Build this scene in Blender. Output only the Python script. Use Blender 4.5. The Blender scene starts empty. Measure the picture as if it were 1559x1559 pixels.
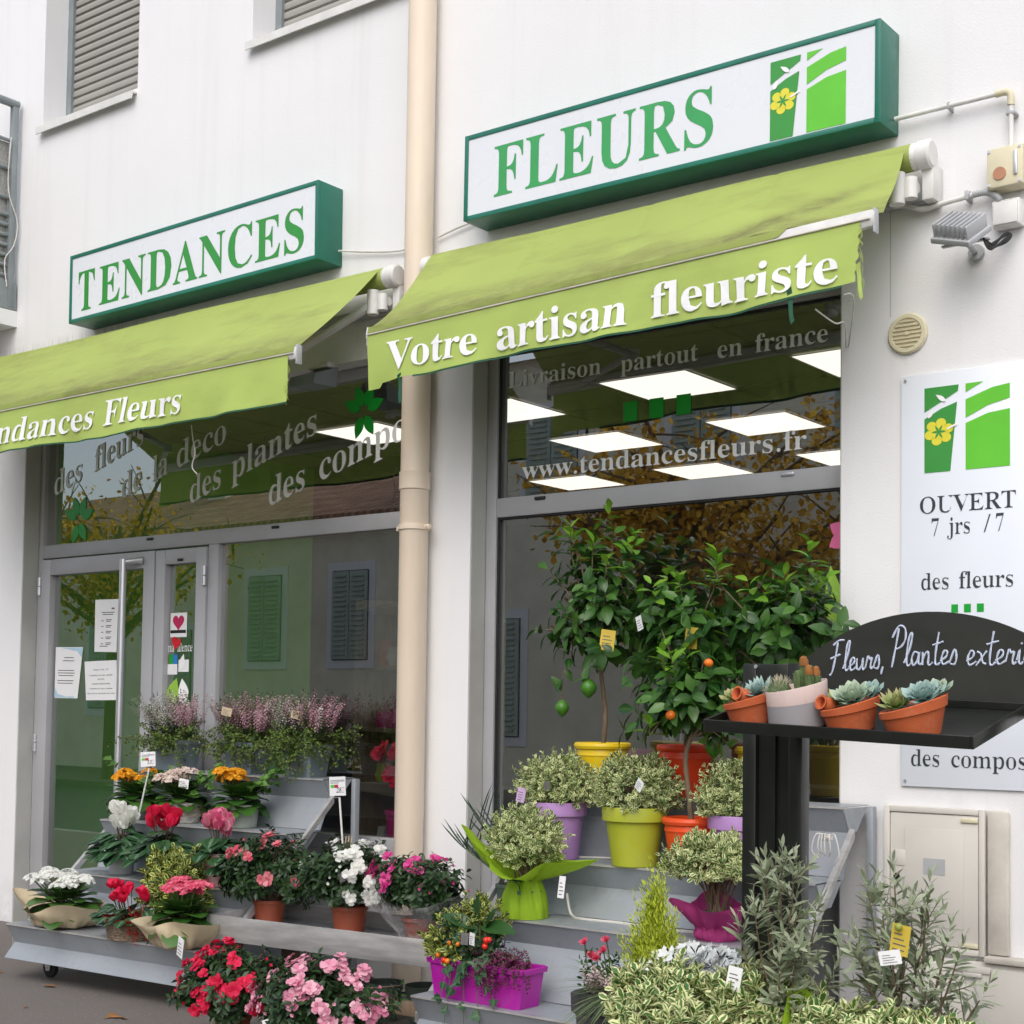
import bpy, bmesh, math, random, json
import numpy as np
from mathutils import Vector, Matrix
from mathutils.geometry import tessellate_polygon

S = bpy.context.scene
COL = S.collection
PI = math.pi
R = math.radians

# ------------------------------------------------------------------ camera
def camera():
    yaw, pit, rol = -0.66019227, 0.04858697, -0.01383605
    f = Vector((math.sin(yaw)*math.cos(pit), math.cos(yaw)*math.cos(pit), math.sin(pit)))
    r = Vector((math.cos(yaw), -math.sin(yaw), 0))
    d = -r.cross(f)
    c, s = math.cos(rol), math.sin(rol)
    r2 = c*r + s*d
    d2 = -s*r + c*d
    cam = bpy.data.cameras.new('camera')
    o = bpy.data.objects.new('camera', cam)
    COL.objects.link(o)
    m = Matrix.Identity(4)
    for i in range(3):
        m[i][0] = r2[i]; m[i][1] = -d2[i]; m[i][2] = -f[i]
    m[0][3], m[1][3], m[2][3] = 0.0, -5.4, 1.34
    o.matrix_world = m
    cam.sensor_width = 36
    cam.lens = 36*2252.68/1559
    cam.shift_y = (974.82-779.5)/1559
    cam.clip_start = 0.05
    cam.clip_end = 2000
    S.camera = o
camera()

# ------------------------------------------------------------------ world, sun, exposure
SUN_DIR = Vector((0.25, -0.60, 0.70)).normalized()
w = bpy.data.worlds.new('World')
S.world = w
w.use_nodes = True
nt = w.node_tree
sky = nt.nodes.new('ShaderNodeTexSky')
sky.sky_type = 'NISHITA'
sky.sun_disc = False
sky.sun_elevation = math.asin(SUN_DIR.z)
sky.sun_rotation = math.atan2(SUN_DIR.x, SUN_DIR.y)
sky.air_density = 1.0
sky.dust_density = 3.0
hs = nt.nodes.new('ShaderNodeHueSaturation')          # an overcast sky: greyer than the clear one
hs.inputs['Saturation'].default_value = 0.55
nt.links.new(sky.outputs[0], hs.inputs['Color'])
nt.links.new(hs.outputs[0], nt.nodes['Background'].inputs[0])
nt.nodes['Background'].inputs[1].default_value = 0.15

sl = bpy.data.lights.new('sun', 'SUN')
sl.energy = 0.5
sl.angle = R(60)
sl.color = (1.0, 0.99, 0.985)
so = bpy.data.objects.new('sun', sl)
so.rotation_euler = SUN_DIR.to_track_quat('Z', 'Y').to_euler()
so.location = (4, -12, 14)
COL.objects.link(so)

S.view_settings.view_transform = 'Standard'
S.view_settings.look = 'None'
S.view_settings.exposure = 0.66
S.view_settings.gamma = 1
S.render.engine = 'CYCLES'
S.cycles.use_denoising = True
S.cycles.max_bounces = 8
S.cycles.transparent_max_bounces = 12
S.cycles.sample_clamp_indirect = 4

# ------------------------------------------------------------------ materials
def srgb(r, g, b):
    f = lambda c: (c/255/12.92) if c/255 <= 0.04045 else ((c/255+0.055)/1.055)**2.4
    return (f(r), f(g), f(b))

def new_mat(name):
    m = bpy.data.materials.new(name)
    m.use_nodes = True
    n = m.node_tree
    return m, n, n.nodes['Principled BSDF'], (lambda a, b: n.links.new(a, b))

def mixrgb(n, fac, a, b, mode='MIX'):
    x = n.nodes.new('ShaderNodeMix')
    x.data_type = 'RGBA'
    x.blend_type = mode
    for i, v in ((0, fac), (6, a), (7, b)):
        if hasattr(v, 'links') or hasattr(v, 'is_linked'):
            n.links.new(v, x.inputs[i])
        else:
            x.inputs[i].default_value = v if i == 0 else (*v[:3], 1)
    return x.outputs[2]

def noise(n, scale, detail=4, rough=.55, stretch=(1, 1, 1), coord='Object'):
    tc = n.nodes.new('ShaderNodeTexCoord')
    mp = n.nodes.new('ShaderNodeMapping')
    mp.inputs['Scale'].default_value = stretch
    n.links.new(tc.outputs[coord], mp.inputs[0])
    t = n.nodes.new('ShaderNodeTexNoise')
    t.inputs['Scale'].default_value = scale
    t.inputs['Detail'].default_value = detail
    t.inputs['Roughness'].default_value = rough
    n.links.new(mp.outputs[0], t.inputs['Vector'])
    return t.outputs['Fac']

def ramp(n, fac, a, b, ca=(0, 0, 0), cb=(1, 1, 1)):
    r = n.nodes.new('ShaderNodeValToRGB')
    r.color_ramp.elements[0].position = a
    r.color_ramp.elements[1].position = b
    r.color_ramp.elements[0].color = (*ca, 1)
    r.color_ramp.elements[1].color = (*cb, 1)
    n.links.new(fac, r.inputs[0])
    return r.outputs[0]

def math_n(n, op, a, b=None):
    x = n.nodes.new('ShaderNodeMath')
    x.operation = op
    for i, v in ((0, a), (1, b)):
        if v is None:
            continue
        if isinstance(v, (int, float)):
            x.inputs[i].default_value = v
        else:
            n.links.new(v, x.inputs[i])
    return x.outputs[0]

def bump(n, p, h, strength, dist=.002):
    b = n.nodes.new('ShaderNodeBump')
    b.inputs['Strength'].default_value = strength
    b.inputs['Distance'].default_value = dist
    n.links.new(h, b.inputs['Height'])
    n.links.new(b.outputs[0], p.inputs['Normal'])

def mat(name, col, rough=.5, metal=0, var=.12, vs=7, bmp=0, bs=90, spec=.5, stretch=(1, 1, 1), trans=0, coat=0):
    m, n, p, L = new_mat(name)
    f = noise(n, vs, 5, .6, stretch)
    c2 = tuple(c*(1-var*1.6) for c in col)
    c1 = tuple(min(1, c*(1+var*.5)) for c in col)
    L(mixrgb(n, ramp(n, f, .3, .7), c2, c1), p.inputs['Base Color'])
    p.inputs['Roughness'].default_value = rough
    p.inputs['Metallic'].default_value = metal
    p.inputs['Specular IOR Level'].default_value = spec
    p.inputs['Coat Weight'].default_value = coat
    f2 = noise(n, vs*4, 3)
    L(ramp(n, f2, .2, .8, (max(.02, rough-.1),)*3, (min(1, rough+.1),)*3), p.inputs['Roughness'])
    if bmp:
        bump(n, p, noise(n, bs, 4), bmp)
    if trans:
        out = n.nodes['Material Output']
        t = n.nodes.new('ShaderNodeBsdfTranslucent')
        t.inputs[0].default_value = (*col, 1)
        mx = n.nodes.new('ShaderNodeMixShader')
        mx.inputs[0].default_value = trans
        L(p.outputs[0], mx.inputs[1]); L(t.outputs[0], mx.inputs[2]); L(mx.outputs[0], out.inputs[0])
    return m

def worn_mat(name, col, rough, metal, dirt, amount, vs=6):
    """a painted or moulded surface with splashes, water marks and scuffs"""
    m, n, p, L = new_mat(name)
    c = mixrgb(n, ramp(n, noise(n, vs*.5, 5), .3, .7), tuple(x*.84 for x in col), col)
    s = ramp(n, noise(n, vs, 9, .78), .54, .74)
    c = mixrgb(n, math_n(n, 'MULTIPLY', s, amount*.6), c, dirt)
    k = ramp(n, noise(n, vs*7, 5, .7), .66, .74)
    c = mixrgb(n, math_n(n, 'MULTIPLY', k, amount), c, tuple(x*.7 for x in dirt))
    d = ramp(n, noise(n, vs*1.5, 7, .7, (3, 3, .3)), .58, .75)
    c = mixrgb(n, math_n(n, 'MULTIPLY', d, amount*.45), c, dirt)
    L(c, p.inputs['Base Color'])
    p.inputs['Metallic'].default_value = metal
    L(ramp(n, noise(n, vs*2, 6), .3, .7, (max(.05, rough-.12),)*3, (min(1, rough+.2),)*3), p.inputs['Roughness'])
    bump(n, p, noise(n, vs*3, 5), .12, .004)
    return m

def leaf_mat(name, dark, light, edge=None, edge_at=.55, vein=None, rough=.45, trans=.25, tip=None):
    m, n, p, L = new_mat(name)
    at = n.nodes.new('ShaderNodeAttribute'); at.attribute_name = 'rnd'
    uv = n.nodes.new('ShaderNodeUVMap'); uv.uv_map = 'UVMap'
    sp = n.nodes.new('ShaderNodeSeparateXYZ'); L(uv.outputs[0], sp.inputs[0])
    u = math_n(n, 'ABSOLUTE', math_n(n, 'MULTIPLY', math_n(n, 'SUBTRACT', sp.outputs[0], .5), 2))
    c = mixrgb(n, at.outputs['Fac'], dark, light)
    if tip:
        c = mixrgb(n, ramp(n, sp.outputs[1], .35, 1.0), c, tip)
    if vein:
        v = ramp(n, u, .05, .3, (1, 1, 1), (0, 0, 0))
        c = mixrgb(n, math_n(n, 'MULTIPLY', v, .6), c, vein)
    if edge:
        nz = noise(n, 90, 2)
        e = math_n(n, 'ADD', u, math_n(n, 'MULTIPLY', math_n(n, 'SUBTRACT', nz, .5), .6))
        e = math_n(n, 'ADD', e, math_n(n, 'MULTIPLY', math_n(n, 'SUBTRACT', at.outputs['Fac'], .5), .5))
        c = mixrgb(n, ramp(n, e, edge_at-.1, edge_at+.1), c, edge)
    L(c, p.inputs['Base Color'])
    p.inputs['Roughness'].default_value = rough
    p.inputs['Specular IOR Level'].default_value = .4
    t = n.nodes.new('ShaderNodeBsdfTranslucent'); L(c, t.inputs[0])
    mx = n.nodes.new('ShaderNodeMixShader'); mx.inputs[0].default_value = trans
    L(p.outputs[0], mx.inputs[1]); L(t.outputs[0], mx.inputs[2])
    L(mx.outputs[0], n.nodes['Material Output'].inputs[0])
    return m

def wall_mat(name, base, streak=.12):
    m, n, p, L = new_mat(name)
    c = mixrgb(n, ramp(n, noise(n, .9, 5), .3, .75), tuple(b*.95 for b in base), base)
    st = ramp(n, noise(n, 1.0, 6, .65, (9, 9, .35)), .52, .78)
    c = mixrgb(n, math_n(n, 'MULTIPLY', st, streak), c, (.42, .39, .34))
    sp = ramp(n, noise(n, 5.5, 8, .78), .65, .76)
    c = mixrgb(n, math_n(n, 'MULTIPLY', sp, .5), c, (.33, .31, .28))
    # grey run-off below the larger sign box and damp at the foot of the wall
    tc = n.nodes.new('ShaderNodeTexCoord'); xyz = n.nodes.new('ShaderNodeSeparateXYZ')
    L(tc.outputs['Object'], xyz.inputs[0])
    zb = math_n(n, 'MULTIPLY', ramp(n, math_n(n, 'MULTIPLY', math_n(n, 'SUBTRACT', xyz.outputs[2], 3.2), 2.6), .1, .75),
                ramp(n, math_n(n, 'MULTIPLY', math_n(n, 'SUBTRACT', xyz.outputs[2], 3.5), 4), .2, .5, (1, 1, 1), (0, 0, 0)))
    xb = math_n(n, 'MULTIPLY', math_n(n, 'GREATER_THAN', xyz.outputs[0], -4.4), math_n(n, 'LESS_THAN', xyz.outputs[0], -2.3))
    run = ramp(n, noise(n, 3.0, 6, .7, (14, 1, .12)), .42, .62)
    run = math_n(n, 'MULTIPLY', math_n(n, 'MULTIPLY', zb, xb), run)
    c = mixrgb(n, math_n(n, 'MULTIPLY', run, .55), c, (.30, .27, .22))
    ft = ramp(n, xyz.outputs[2], .02, .30, (1, 1, 1), (0, 0, 0))
    ft = math_n(n, 'MULTIPLY', ft, ramp(n, noise(n, 6, 6, .7), .35, .7))
    c = mixrgb(n, math_n(n, 'MULTIPLY', ft, .6), c, (.28, .26, .23))
    L(c, p.inputs['Base Color'])
    p.inputs['Roughness'].default_value = .85
    p.inputs['Specular IOR Level'].default_value = .25
    bump(n, p, noise(n, 110, 6, .75), .40, .004)
    return m

def glass_mat(name, tint=.80, boost=9.5):
    m, n, p, L = new_mat(name)
    out = n.nodes['Material Output']
    n.nodes.remove(p)
    tr = n.nodes.new('ShaderNodeBsdfTransparent'); tr.inputs[0].default_value = (tint*.97, tint, tint*.96, 1)
    gl = n.nodes.new('ShaderNodeBsdfGlossy'); gl.inputs['Roughness'].default_value = .006
    gl.inputs['Color'].default_value = (.95, .97, .97, 1)
    fr = n.nodes.new('ShaderNodeFresnel'); fr.inputs['IOR'].default_value = 1.5
    f = math_n(n, 'MINIMUM', math_n(n, 'MULTIPLY', fr.outputs[0], boost), .32)
    mx = n.nodes.new('ShaderNodeMixShader')
    L(f, mx.inputs[0]); L(tr.outputs[0], mx.inputs[1]); L(gl.outputs[0], mx.inputs[2]); L(mx.outputs[0], out.inputs[0])
    return m

def emit_mat(name, col, strength):
    m, n, p, L = new_mat(name)
    p.inputs['Base Color'].default_value = (*col, 1)
    p.inputs['Emission Color'].default_value = (*col, 1)
    p.inputs['Emission Strength'].default_value = strength
    return m

def canvas_mat(name, col, dirt, amount):
    m, n, p, L = new_mat(name)
    c = mixrgb(n, ramp(n, noise(n, 1.6, 5), .3, .7), tuple(x*.88 for x in col), col)
    d = ramp(n, noise(n, 1.4, 7, .7, (1.0, 3.0, 3.0)), .50, .78)
    c = mixrgb(n, math_n(n, 'MULTIPLY', d, amount), c, dirt)
    at = n.nodes.new('ShaderNodeAttribute'); at.attribute_name = 'dirt'
    e = math_n(n, 'MULTIPLY', at.outputs['Fac'], ramp(n, noise(n, 5, 6, .7, (1, 2, 2)), .25, .65))
    c = mixrgb(n, e, c, dirt)
    L(c, p.inputs['Base Color'])
    p.inputs['Roughness'].default_value = .8
    p.inputs['Specular IOR Level'].default_value = .2
    bump(n, p, noise(n, 400, 3), .15, .001)
    t = n.nodes.new('ShaderNodeBsdfTranslucent'); L(c, t.inputs[0])
    mx = n.nodes.new('ShaderNodeMixShader'); mx.inputs[0].default_value = .07
    L(p.outputs[0], mx.inputs[1]); L(t.outputs[0], mx.inputs[2])
    L(mx.outputs[0], n.nodes['Material Output'].inputs[0])
    return m

def asphalt_mat(name, col):
    m, n, p, L = new_mat(name)
    c = mixrgb(n, ramp(n, noise(n, 1.2, 6), .3, .7), tuple(x*.8 for x in col), tuple(x*1.1 for x in col))
    sp = noise(n, 110, 4, .85)
    c = mixrgb(n, ramp(n, sp, .35, .7), tuple(x*.62 for x in col), c)
    pale = ramp(n, noise(n, 55, 2, .6), .64, .70)
    c = mixrgb(n, math_n(n, 'MULTIPLY', pale, .6), c, (.34, .31, .28))
    L(c, p.inputs['Base Color'])
    p.inputs['Roughness'].default_value = .9
    bump(n, p, sp, .6, .004)
    return m

def tile_mat(name):
    m, n, p, L = new_mat(name)
    tc = n.nodes.new('ShaderNodeTexCoord')
    wv = n.nodes.new('ShaderNodeTexWave'); wv.inputs['Scale'].default_value = 1.6
    wv.bands_direction = 'X'; wv.inputs['Distortion'].default_value = .4
    L(tc.outputs['Object'], wv.inputs['Vector'])
    wz = n.nodes.new('ShaderNodeTexWave'); wz.inputs['Scale'].default_value = 1.5
    wz.bands_direction = 'Z'; wz.wave_profile = 'SAW'
    L(tc.outputs['Object'], wz.inputs['Vector'])
    c = mixrgb(n, ramp(n, noise(n, 3, 5), .3, .7), (.26, .13, .07), (.55, .32, .19))
    c = mixrgb(n, math_n(n, 'MULTIPLY', ramp(n, wv.outputs['Fac'], .1, .5, (1, 1, 1), (0, 0, 0)), .6), c, (.07, .035, .02))
    c = mixrgb(n, math_n(n, 'MULTIPLY', ramp(n, wz.outputs['Fac'], .8, .95), .5), c, (.06, .03, .02))
    L(c, p.inputs['Base Color']); p.inputs['Roughness'].default_value = .85
    bump(n, p, wv.outputs['Fac'], .8, .05)
    return m

M = {}
def setup_materials():
    M['wall'] = wall_mat('white_render', (.82, .815, .82))
    M['reveal'] = mat('grey_painted_reveal', (.50, .50, .47), .7, var=.1, vs=3)
    M['alu'] = mat('grey_lacquered_aluminium', (.40, .40, .415), .38, .0, var=.06, vs=3)
    M['alu_dark'] = mat('dark_rubber_gasket', (.02, .02, .022), .6)
    M['steel'] = mat('brushed_steel', (.66, .67, .70), .34, .8, var=.02, vs=2)
    M['galv'] = worn_mat('galvanised_grey_sheet', (.36, .39, .42), .42, .25, (.13, .105, .085), .55)
    M['galv_highlight'] = mat('sheet_edge_highlight', (.62, .60, .58), .4, .5, var=.2)
    M['alu_raw'] = mat('scuffed_raw_aluminium', (.52, .51, .50), .42, .45, var=.22, vs=4, stretch=(1, 2, 6))
    M['glass'] = glass_mat('shop_glass')
    M['pipe'] = mat('beige_pvc', srgb(231, 214, 193), .45, var=.07, vs=2, stretch=(3, 3, .6))
    M['sign_green'] = mat('teal_green_metal', (.012, .17, .115), .38, var=.14, vs=5)
    M['sign_white'] = mat('pale_sign_acrylic', (.74, .76, .80), .3, var=.015, vs=1.5, stretch=(2, 2, .4))
    M['let_a'] = mat('leaf_green_vinyl', (.03, .28, .04), .35, var=.04)
    M['let_b'] = mat('fresh_green_vinyl', (.045, .35, .10), .35, var=.06)
    M['logo_d'] = mat('mid_green_vinyl', (.045, .30, .05), .4, var=.05)
    M['logo_l'] = mat('lime_green_vinyl', (.13, .56, .035), .4, var=.05)
    M['logo_y'] = mat('yellow_vinyl', (.75, .68, .05), .4, var=.03)
    M['vin_white'] = mat('white_vinyl', (.90, .90, .90), .45, var=.05)
    M['vin_grey'] = mat('light_grey_vinyl', (.84, .84, .83), .5, var=.1)
    M['vin_grn'] = mat('bright_green_vinyl', (.005, .34, .03), .4, var=.05)
    M['txt'] = mat('dark_slate_vinyl', (.035, .045, .05), .45, var=.05)
    M['board_pale'] = mat('pale_blue_white_board', (.78, .82, .88), .35, var=.03, vs=1.2)
    M['canvas'] = canvas_mat('lime_green_canvas', (.385, .465, .130), (.15, .135, .065), .55)
    M['valance'] = canvas_mat('lime_green_valance_canvas', (.45, .575, .150), (.24, .27, .10), .35)  # same fabric as the canopy, colour lightened to offset the weaker light there
    M['cover'] = canvas_mat('dirty_bar_canvas', (.30, .36, .10), (.10, .085, .045), .9)
    M['trim'] = mat('dark_green_tape', (.01, .09, .045), .7)
    M['white_paint'] = mat('white_lacquer', (.74, .73, .70), .4, var=.1)
    M['ivory'] = mat('ivory_plastic', (.72, .66, .46), .5, var=.08)
    M['grey_pl'] = mat('grey_plastic', (.45, .46, .47), .5, var=.1)
    M['cab'] = mat('cream_cabinet_polyester', (.66, .63, .57), .55, var=.06, vs=3)
    M['cement'] = mat('pale_rough_cement', (.62, .58, .51), .9, var=.15, vs=6, bmp=.5, bs=60)
    M['shutter'] = mat('grey_roller_slats', (.33, .32, .29), .6, var=.06, vs=2)
    M['greymetal'] = mat('grey_painted_metal', (.25, .28, .29), .5, var=.15, vs=5)
    M['mesh_cloth'] = mat('grey_woven_screen', (.42, .41, .39), .9, var=.25, vs=60)
    M['asphalt'] = asphalt_mat('pavement_asphalt', (.20, .175, .158))
    M['road'] = asphalt_mat('road_asphalt', (.09, .088, .086))
    M['kerbst'] = mat('granite_kerb', (.36, .35, .33), .85, var=.2, bmp=.3)
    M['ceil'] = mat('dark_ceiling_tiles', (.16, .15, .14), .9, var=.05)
    M['ceil_grid'] = mat('ceiling_grid', (.09, .085, .08), .7)
    M['lamp'] = emit_mat('lit_diffuser', (1.0, .93, .87), 1.3)
    M['tan'] = mat('tan_plastic', srgb(186, 132, 102), .6)
    M['spot'] = emit_mat('lit_spot_lens', (1.0, .95, .88), 160)
    M['in_green'] = mat('lime_green_wall_paint', (.22, .78, .08), .7, var=.05)
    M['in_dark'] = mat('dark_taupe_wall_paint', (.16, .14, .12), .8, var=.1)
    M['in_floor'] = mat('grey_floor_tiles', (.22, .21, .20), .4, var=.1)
    M['wood'] = mat('weathered_wood', (.24, .17, .11), .8, var=.25, vs=5, stretch=(8, 8, 1))
    M['paper'] = mat('white_paper', (.80, .80, .80), .7, var=.03)
    M['paper_b'] = mat('pale_blue_paper', (.45, .64, .78), .7, var=.1)
    M['black_pt'] = mat('black_green_lacquer', (.012, .014, .011), .35, var=.2, vs=4, bmp=.05)
    M['board'] = mat('dusty_blackboard', (.022, .023, .018), .5, var=.3, vs=3, stretch=(1, 1, 2))
    M['chalk'] = mat('pale_blue_chalk', (.60, .66, .80), .9, var=.25, vs=200)
    M['terra'] = worn_mat('terracotta', srgb(198, 98, 54), .85, 0, srgb(206, 160, 135), .6, 14)
    M['terra_pl'] = worn_mat('brown_plastic_pot', (.30, .062, .026), .5, 0, (.22, .13, .09), .6, 10)
    M['soil'] = mat('potting_soil', (.035, .024, .017), .95, var=.5, vs=60, bmp=1, bs=120)
    M['pebble'] = mat('reddish_grit', (.22, .13, .11), .9, var=.5, vs=90, bmp=1, bs=110)
    M['zinc'] = mat('blue_grey_zinc', (.20, .245, .27), .45, .3, var=.12, vs=5)
    M['white_cable'] = mat('white_cable_sheath', (.66, .64, .60), .5, var=.1)
    M['black_rub'] = mat('black_rubber', (.02, .02, .02), .7)
    M['bark'] = mat('grey_brown_bark', (.17, .12, .075), .85, var=.3, vs=18, stretch=(4, 4, 1), bmp=.4)
    M['stem'] = mat('green_stem', (.10, .14, .04), .6, var=.2)
    M['redstem'] = mat('reddish_wiry_stem', (.10, .06, .035), .7, var=.2)
    M['kraft'] = mat('kraft_paper', srgb(214, 196, 164), .8, var=.1, vs=9, trans=.2)
    M['wrap_g'] = mat('lime_green_fibre_paper', (.36, .58, .02), .75, var=.12, vs=14, trans=.3, stretch=(3, 3, 1))
    M['wrap_p'] = mat('magenta_fibre_paper', (.48, .045, .22), .75, var=.12, vs=14, trans=.3)
    M['wick'] = mat('wicker', (.27, .20, .14), .8, var=.45, vs=50, stretch=(1, 1, 3))
    M['reddish'] = mat('red_raffia', (.62, .015, .012), .6, var=.2, trans=.2)
    def pot(k, c, r=.42): M[k] = worn_mat(k, c, r, 0, tuple(.35*x+.12 for x in c), .5, 9)
    pot('yellow_pot_plastic', (.80, .56, .012)); pot('red_pot_plastic', (.80, .055, .010)); pot('orange_pot_plastic', (.84, .085, .012))
    pot('lilac_pot_plastic', (.46, .25, .56)); pot('olive_green_pot_plastic', (.43, .47, .035)); pot('fuchsia_trough_plastic', (.42, .012, .33))
    pot('dark_grey_trough_plastic', (.055, .055, .06)); pot('silver_pot', (.50, .52, .54), .25); pot('pale_green_pot', (.40, .44, .37))
    pot('pale_grey_pot', (.42, .42, .40)); pot('pink_striped_pot', (.52, .30, .30)); pot('white_pot', (.6, .6, .58)); pot('magenta_bucket', (.50, .015, .20))
    pot('rose_beige_glaze', srgb(214, 192, 184), .6); pot('grey_glaze', srgb(160, 156, 158), .6); pot('green_nursery_pot', (.11, .15, .12))
    # foliage
    M['lf_azalea'] = leaf_mat('azalea_leaf', (.010, .028, .010), (.032, .075, .020), rough=.4, trans=.12, vein=(.05, .10, .035))
    M['lf_euo'] = leaf_mat('cream_edged_leaf', (.055, .15, .028), (.14, .28, .07), edge=(.82, .81, .44), edge_at=.50, rough=.5, trans=.28)
    M['lf_euo_y'] = leaf_mat('yellow_edged_leaf', (.030, .08, .018), (.06, .13, .03), edge=(.54, .55, .13), edge_at=.56, rough=.4, trans=.15)
    M['lf_citrus'] = leaf_mat('citrus_leaf', (.012, .055, .010), (.075, .185, .028), rough=.33, trans=.2, vein=(.07, .15, .04))
    M['lf_citrus_new'] = leaf_mat('young_citrus_leaf', (.10, .28, .02), (.22, .42, .035), rough=.38, trans=.35, vein=(.25, .45, .08))
    M['lf_olive'] = leaf_mat('olive_leaf', (.18, .225, .13), (.44, .49, .34), rough=.5, trans=.12, vein=(.24, .28, .17))
    M['lf_cyc'] = leaf_mat('marbled_cyclamen_leaf', (.012, .050, .018), (.03, .09, .03), edge=(.035, .10, .035), edge_at=.72, vein=(.20, .32, .21), rough=.4, trans=.12)
    M['lf_kal'] = leaf_mat('fleshy_green_leaf', (.025, .085, .014), (.07, .17, .03), rough=.35, trans=.15)
    M['lf_ivy'] = leaf_mat('ivy_leaf', (.012, .055, .022), (.035, .10, .035), vein=(.10, .18, .08), rough=.38, trans=.15)
    M['lf_ivy_l'] = leaf_mat('light_ivy_leaf', (.05, .13, .02), (.12, .25, .05), rough=.4, trans=.2)
    M['lf_tiny'] = leaf_mat('tiny_round_leaf', (.03, .07, .010), (.15, .22, .04), rough=.5, trans=.2)
    M['lf_heath'] = leaf_mat('heather_green', (.03, .055, .018), (.08, .12, .04), rough=.6, trans=.1)
    M['fl_hw'] = leaf_mat('white_heather_bell', (.36, .36, .30), (.66, .64, .58), rough=.7)
    M['fl_hp'] = leaf_mat('pink_heather_bell', (.30, .14, .18), (.56, .36, .40), rough=.7)
    M['fl_hw2'] = leaf_mat('blush_heather_bell', (.40, .28, .28), (.64, .52, .50), rough=.7)
    M['fl_hd'] = leaf_mat('purple_heather_bell', (.09, .012, .05), (.24, .03, .12), rough=.7)
    M['lf_conifer'] = leaf_mat('lime_conifer_needle', (.28, .36, .015), (.60, .68, .06), rough=.6, trans=.2)
    M['lf_dusty'] = leaf_mat('silver_felt_leaf', (.66, .70, .70), (.92, .94, .94), rough=.9, trans=.3)
    M['lf_grass'] = leaf_mat('grey_green_grass', (.08, .14, .05), (.24, .31, .15), rough=.55, trans=.2)
    M['lf_succ'] = leaf_mat('glaucous_leaf', (.15, .26, .19), (.30, .41, .30), rough=.6, trans=.05, tip=(.42, .50, .36))
    M['lf_succ_b'] = leaf_mat('blue_green_leaf', (.13, .25, .23), (.27, .42, .38), rough=.6, trans=.05, tip=(.36, .48, .44))
    M['lf_succ_g'] = leaf_mat('fresh_green_succulent_leaf', (.14, .25, .07), (.28, .40, .13), rough=.6, trans=.05, tip=(.40, .34, .16))
    M['lf_aucuba'] = leaf_mat('spotted_leaf', (.015, .055, .015), (.03, .09, .02), rough=.35, trans=.12)
    M['lf_palm'] = leaf_mat('dark_palm_leaflet', (.010, .028, .018), (.03, .065, .035), rough=.4, trans=.1)
    M['lf_rose'] = leaf_mat('rose_leaf', (.015, .06, .015), (.04, .12, .03), rough=.45)
    M['lf_autumn'] = leaf_mat('autumn_leaf', (.38, .19, .012), (.85, .56, .07), rough=.7, trans=.35)
    M['spine'] = leaf_mat('pale_spine', (.50, .45, .30), (.70, .66, .50), rough=.7)
    M['cactus'] = mat('cactus_skin', (.09, .15, .05), .7, var=.3, vs=40)
    M['cactus_t'] = mat('rusty_cactus_tip', (.36, .14, .03), .8, var=.3, vs=50)
    def fl(k, a, b, tr=.3): M[k] = leaf_mat(k, a, b, rough=.6, trans=tr)
    fl('coral_pink_petal', (.62, .07, .12), (.80, .30, .33)); fl('white_petal', (.86, .86, .80), (.95, .95, .92), .45); fl('magenta_petal', (.60, .02, .22), (.82, .16, .42))
    fl('red_petal', (.62, .010, .05), (.86, .025, .11), .35); fl('pale_pink_petal', (.72, .22, .36), (.86, .52, .60)); fl('orange_petal', (.76, .28, .008), (.86, .45, .02))
    fl('rose_pink_petal', (.66, .05, .13), (.82, .20, .28)); fl('cream_pink_petal', (.62, .48, .42), (.78, .66, .58)); fl('pink_petal', (.72, .10, .25), (.86, .36, .46))
    M['berry_r'] = mat('red_berry', (.72, .03, .012), .25, var=.1); M['berry_o'] = mat('orange_berry', (.78, .20, .01), .25, var=.1)
    M['berry_g'] = mat('green_berry', (.30, .34, .06), .3, var=.1)
    M['lemon_g'] = mat('unripe_lemon_rind', (.055, .19, .015), .4, var=.15, vs=30, bmp=.2, bs=160)
    M['mandarin'] = mat('mandarin_rind', (.75, .17, .01), .4, var=.1, bmp=.2, bs=150)
    M['tag_y'] = mat('yellow_card', (.62, .46, .06), .5); M['tag_l'] = mat('lilac_card', (.55, .38, .60), .5); M['tag_g'] = mat('grey_card', (.16, .15, .15), .5)
    M['cello'] = cello_mat()
    M['far_wall'] = mat('cream_house_render', (.84, .77, .60), .9, var=.12, vs=1.5)
    M['far_wall2'] = mat('pale_house_render', (.86, .79, .62), .9, var=.1, vs=1.5)
    M['far_shut'] = mat('sage_shutter_paint', (.44, .50, .43), .7, var=.1)
    M['tiles'] = tile_mat('clay_roof_tiles')
    M['dark_in'] = mat('dark_window_pane', (.03, .035, .04), .15)
    M['pinkvin'] = mat('pink_vinyl', (.68, .13, .30), .5, var=.04)
    M['leafvin'] = mat('light_green_vinyl', (.30, .52, .06), .5, var=.1)
    M['leaf_fall'] = mat('fallen_brown_leaf', (.36, .16, .05), .8, var=.3, vs=30)
    M['blackline'] = mat('printed_ink', (.12, .12, .14), .7)
    M['redvin'] = mat('red_vinyl', (.62, .01, .02), .5); M['pinkd'] = mat('raspberry_vinyl', (.50, .012, .09), .5)
    M['bluevin'] = mat('blue_vinyl', (.03, .20, .60), .5); M['blackvin'] = mat('black_vinyl', (.01, .01, .01), .5)

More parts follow.
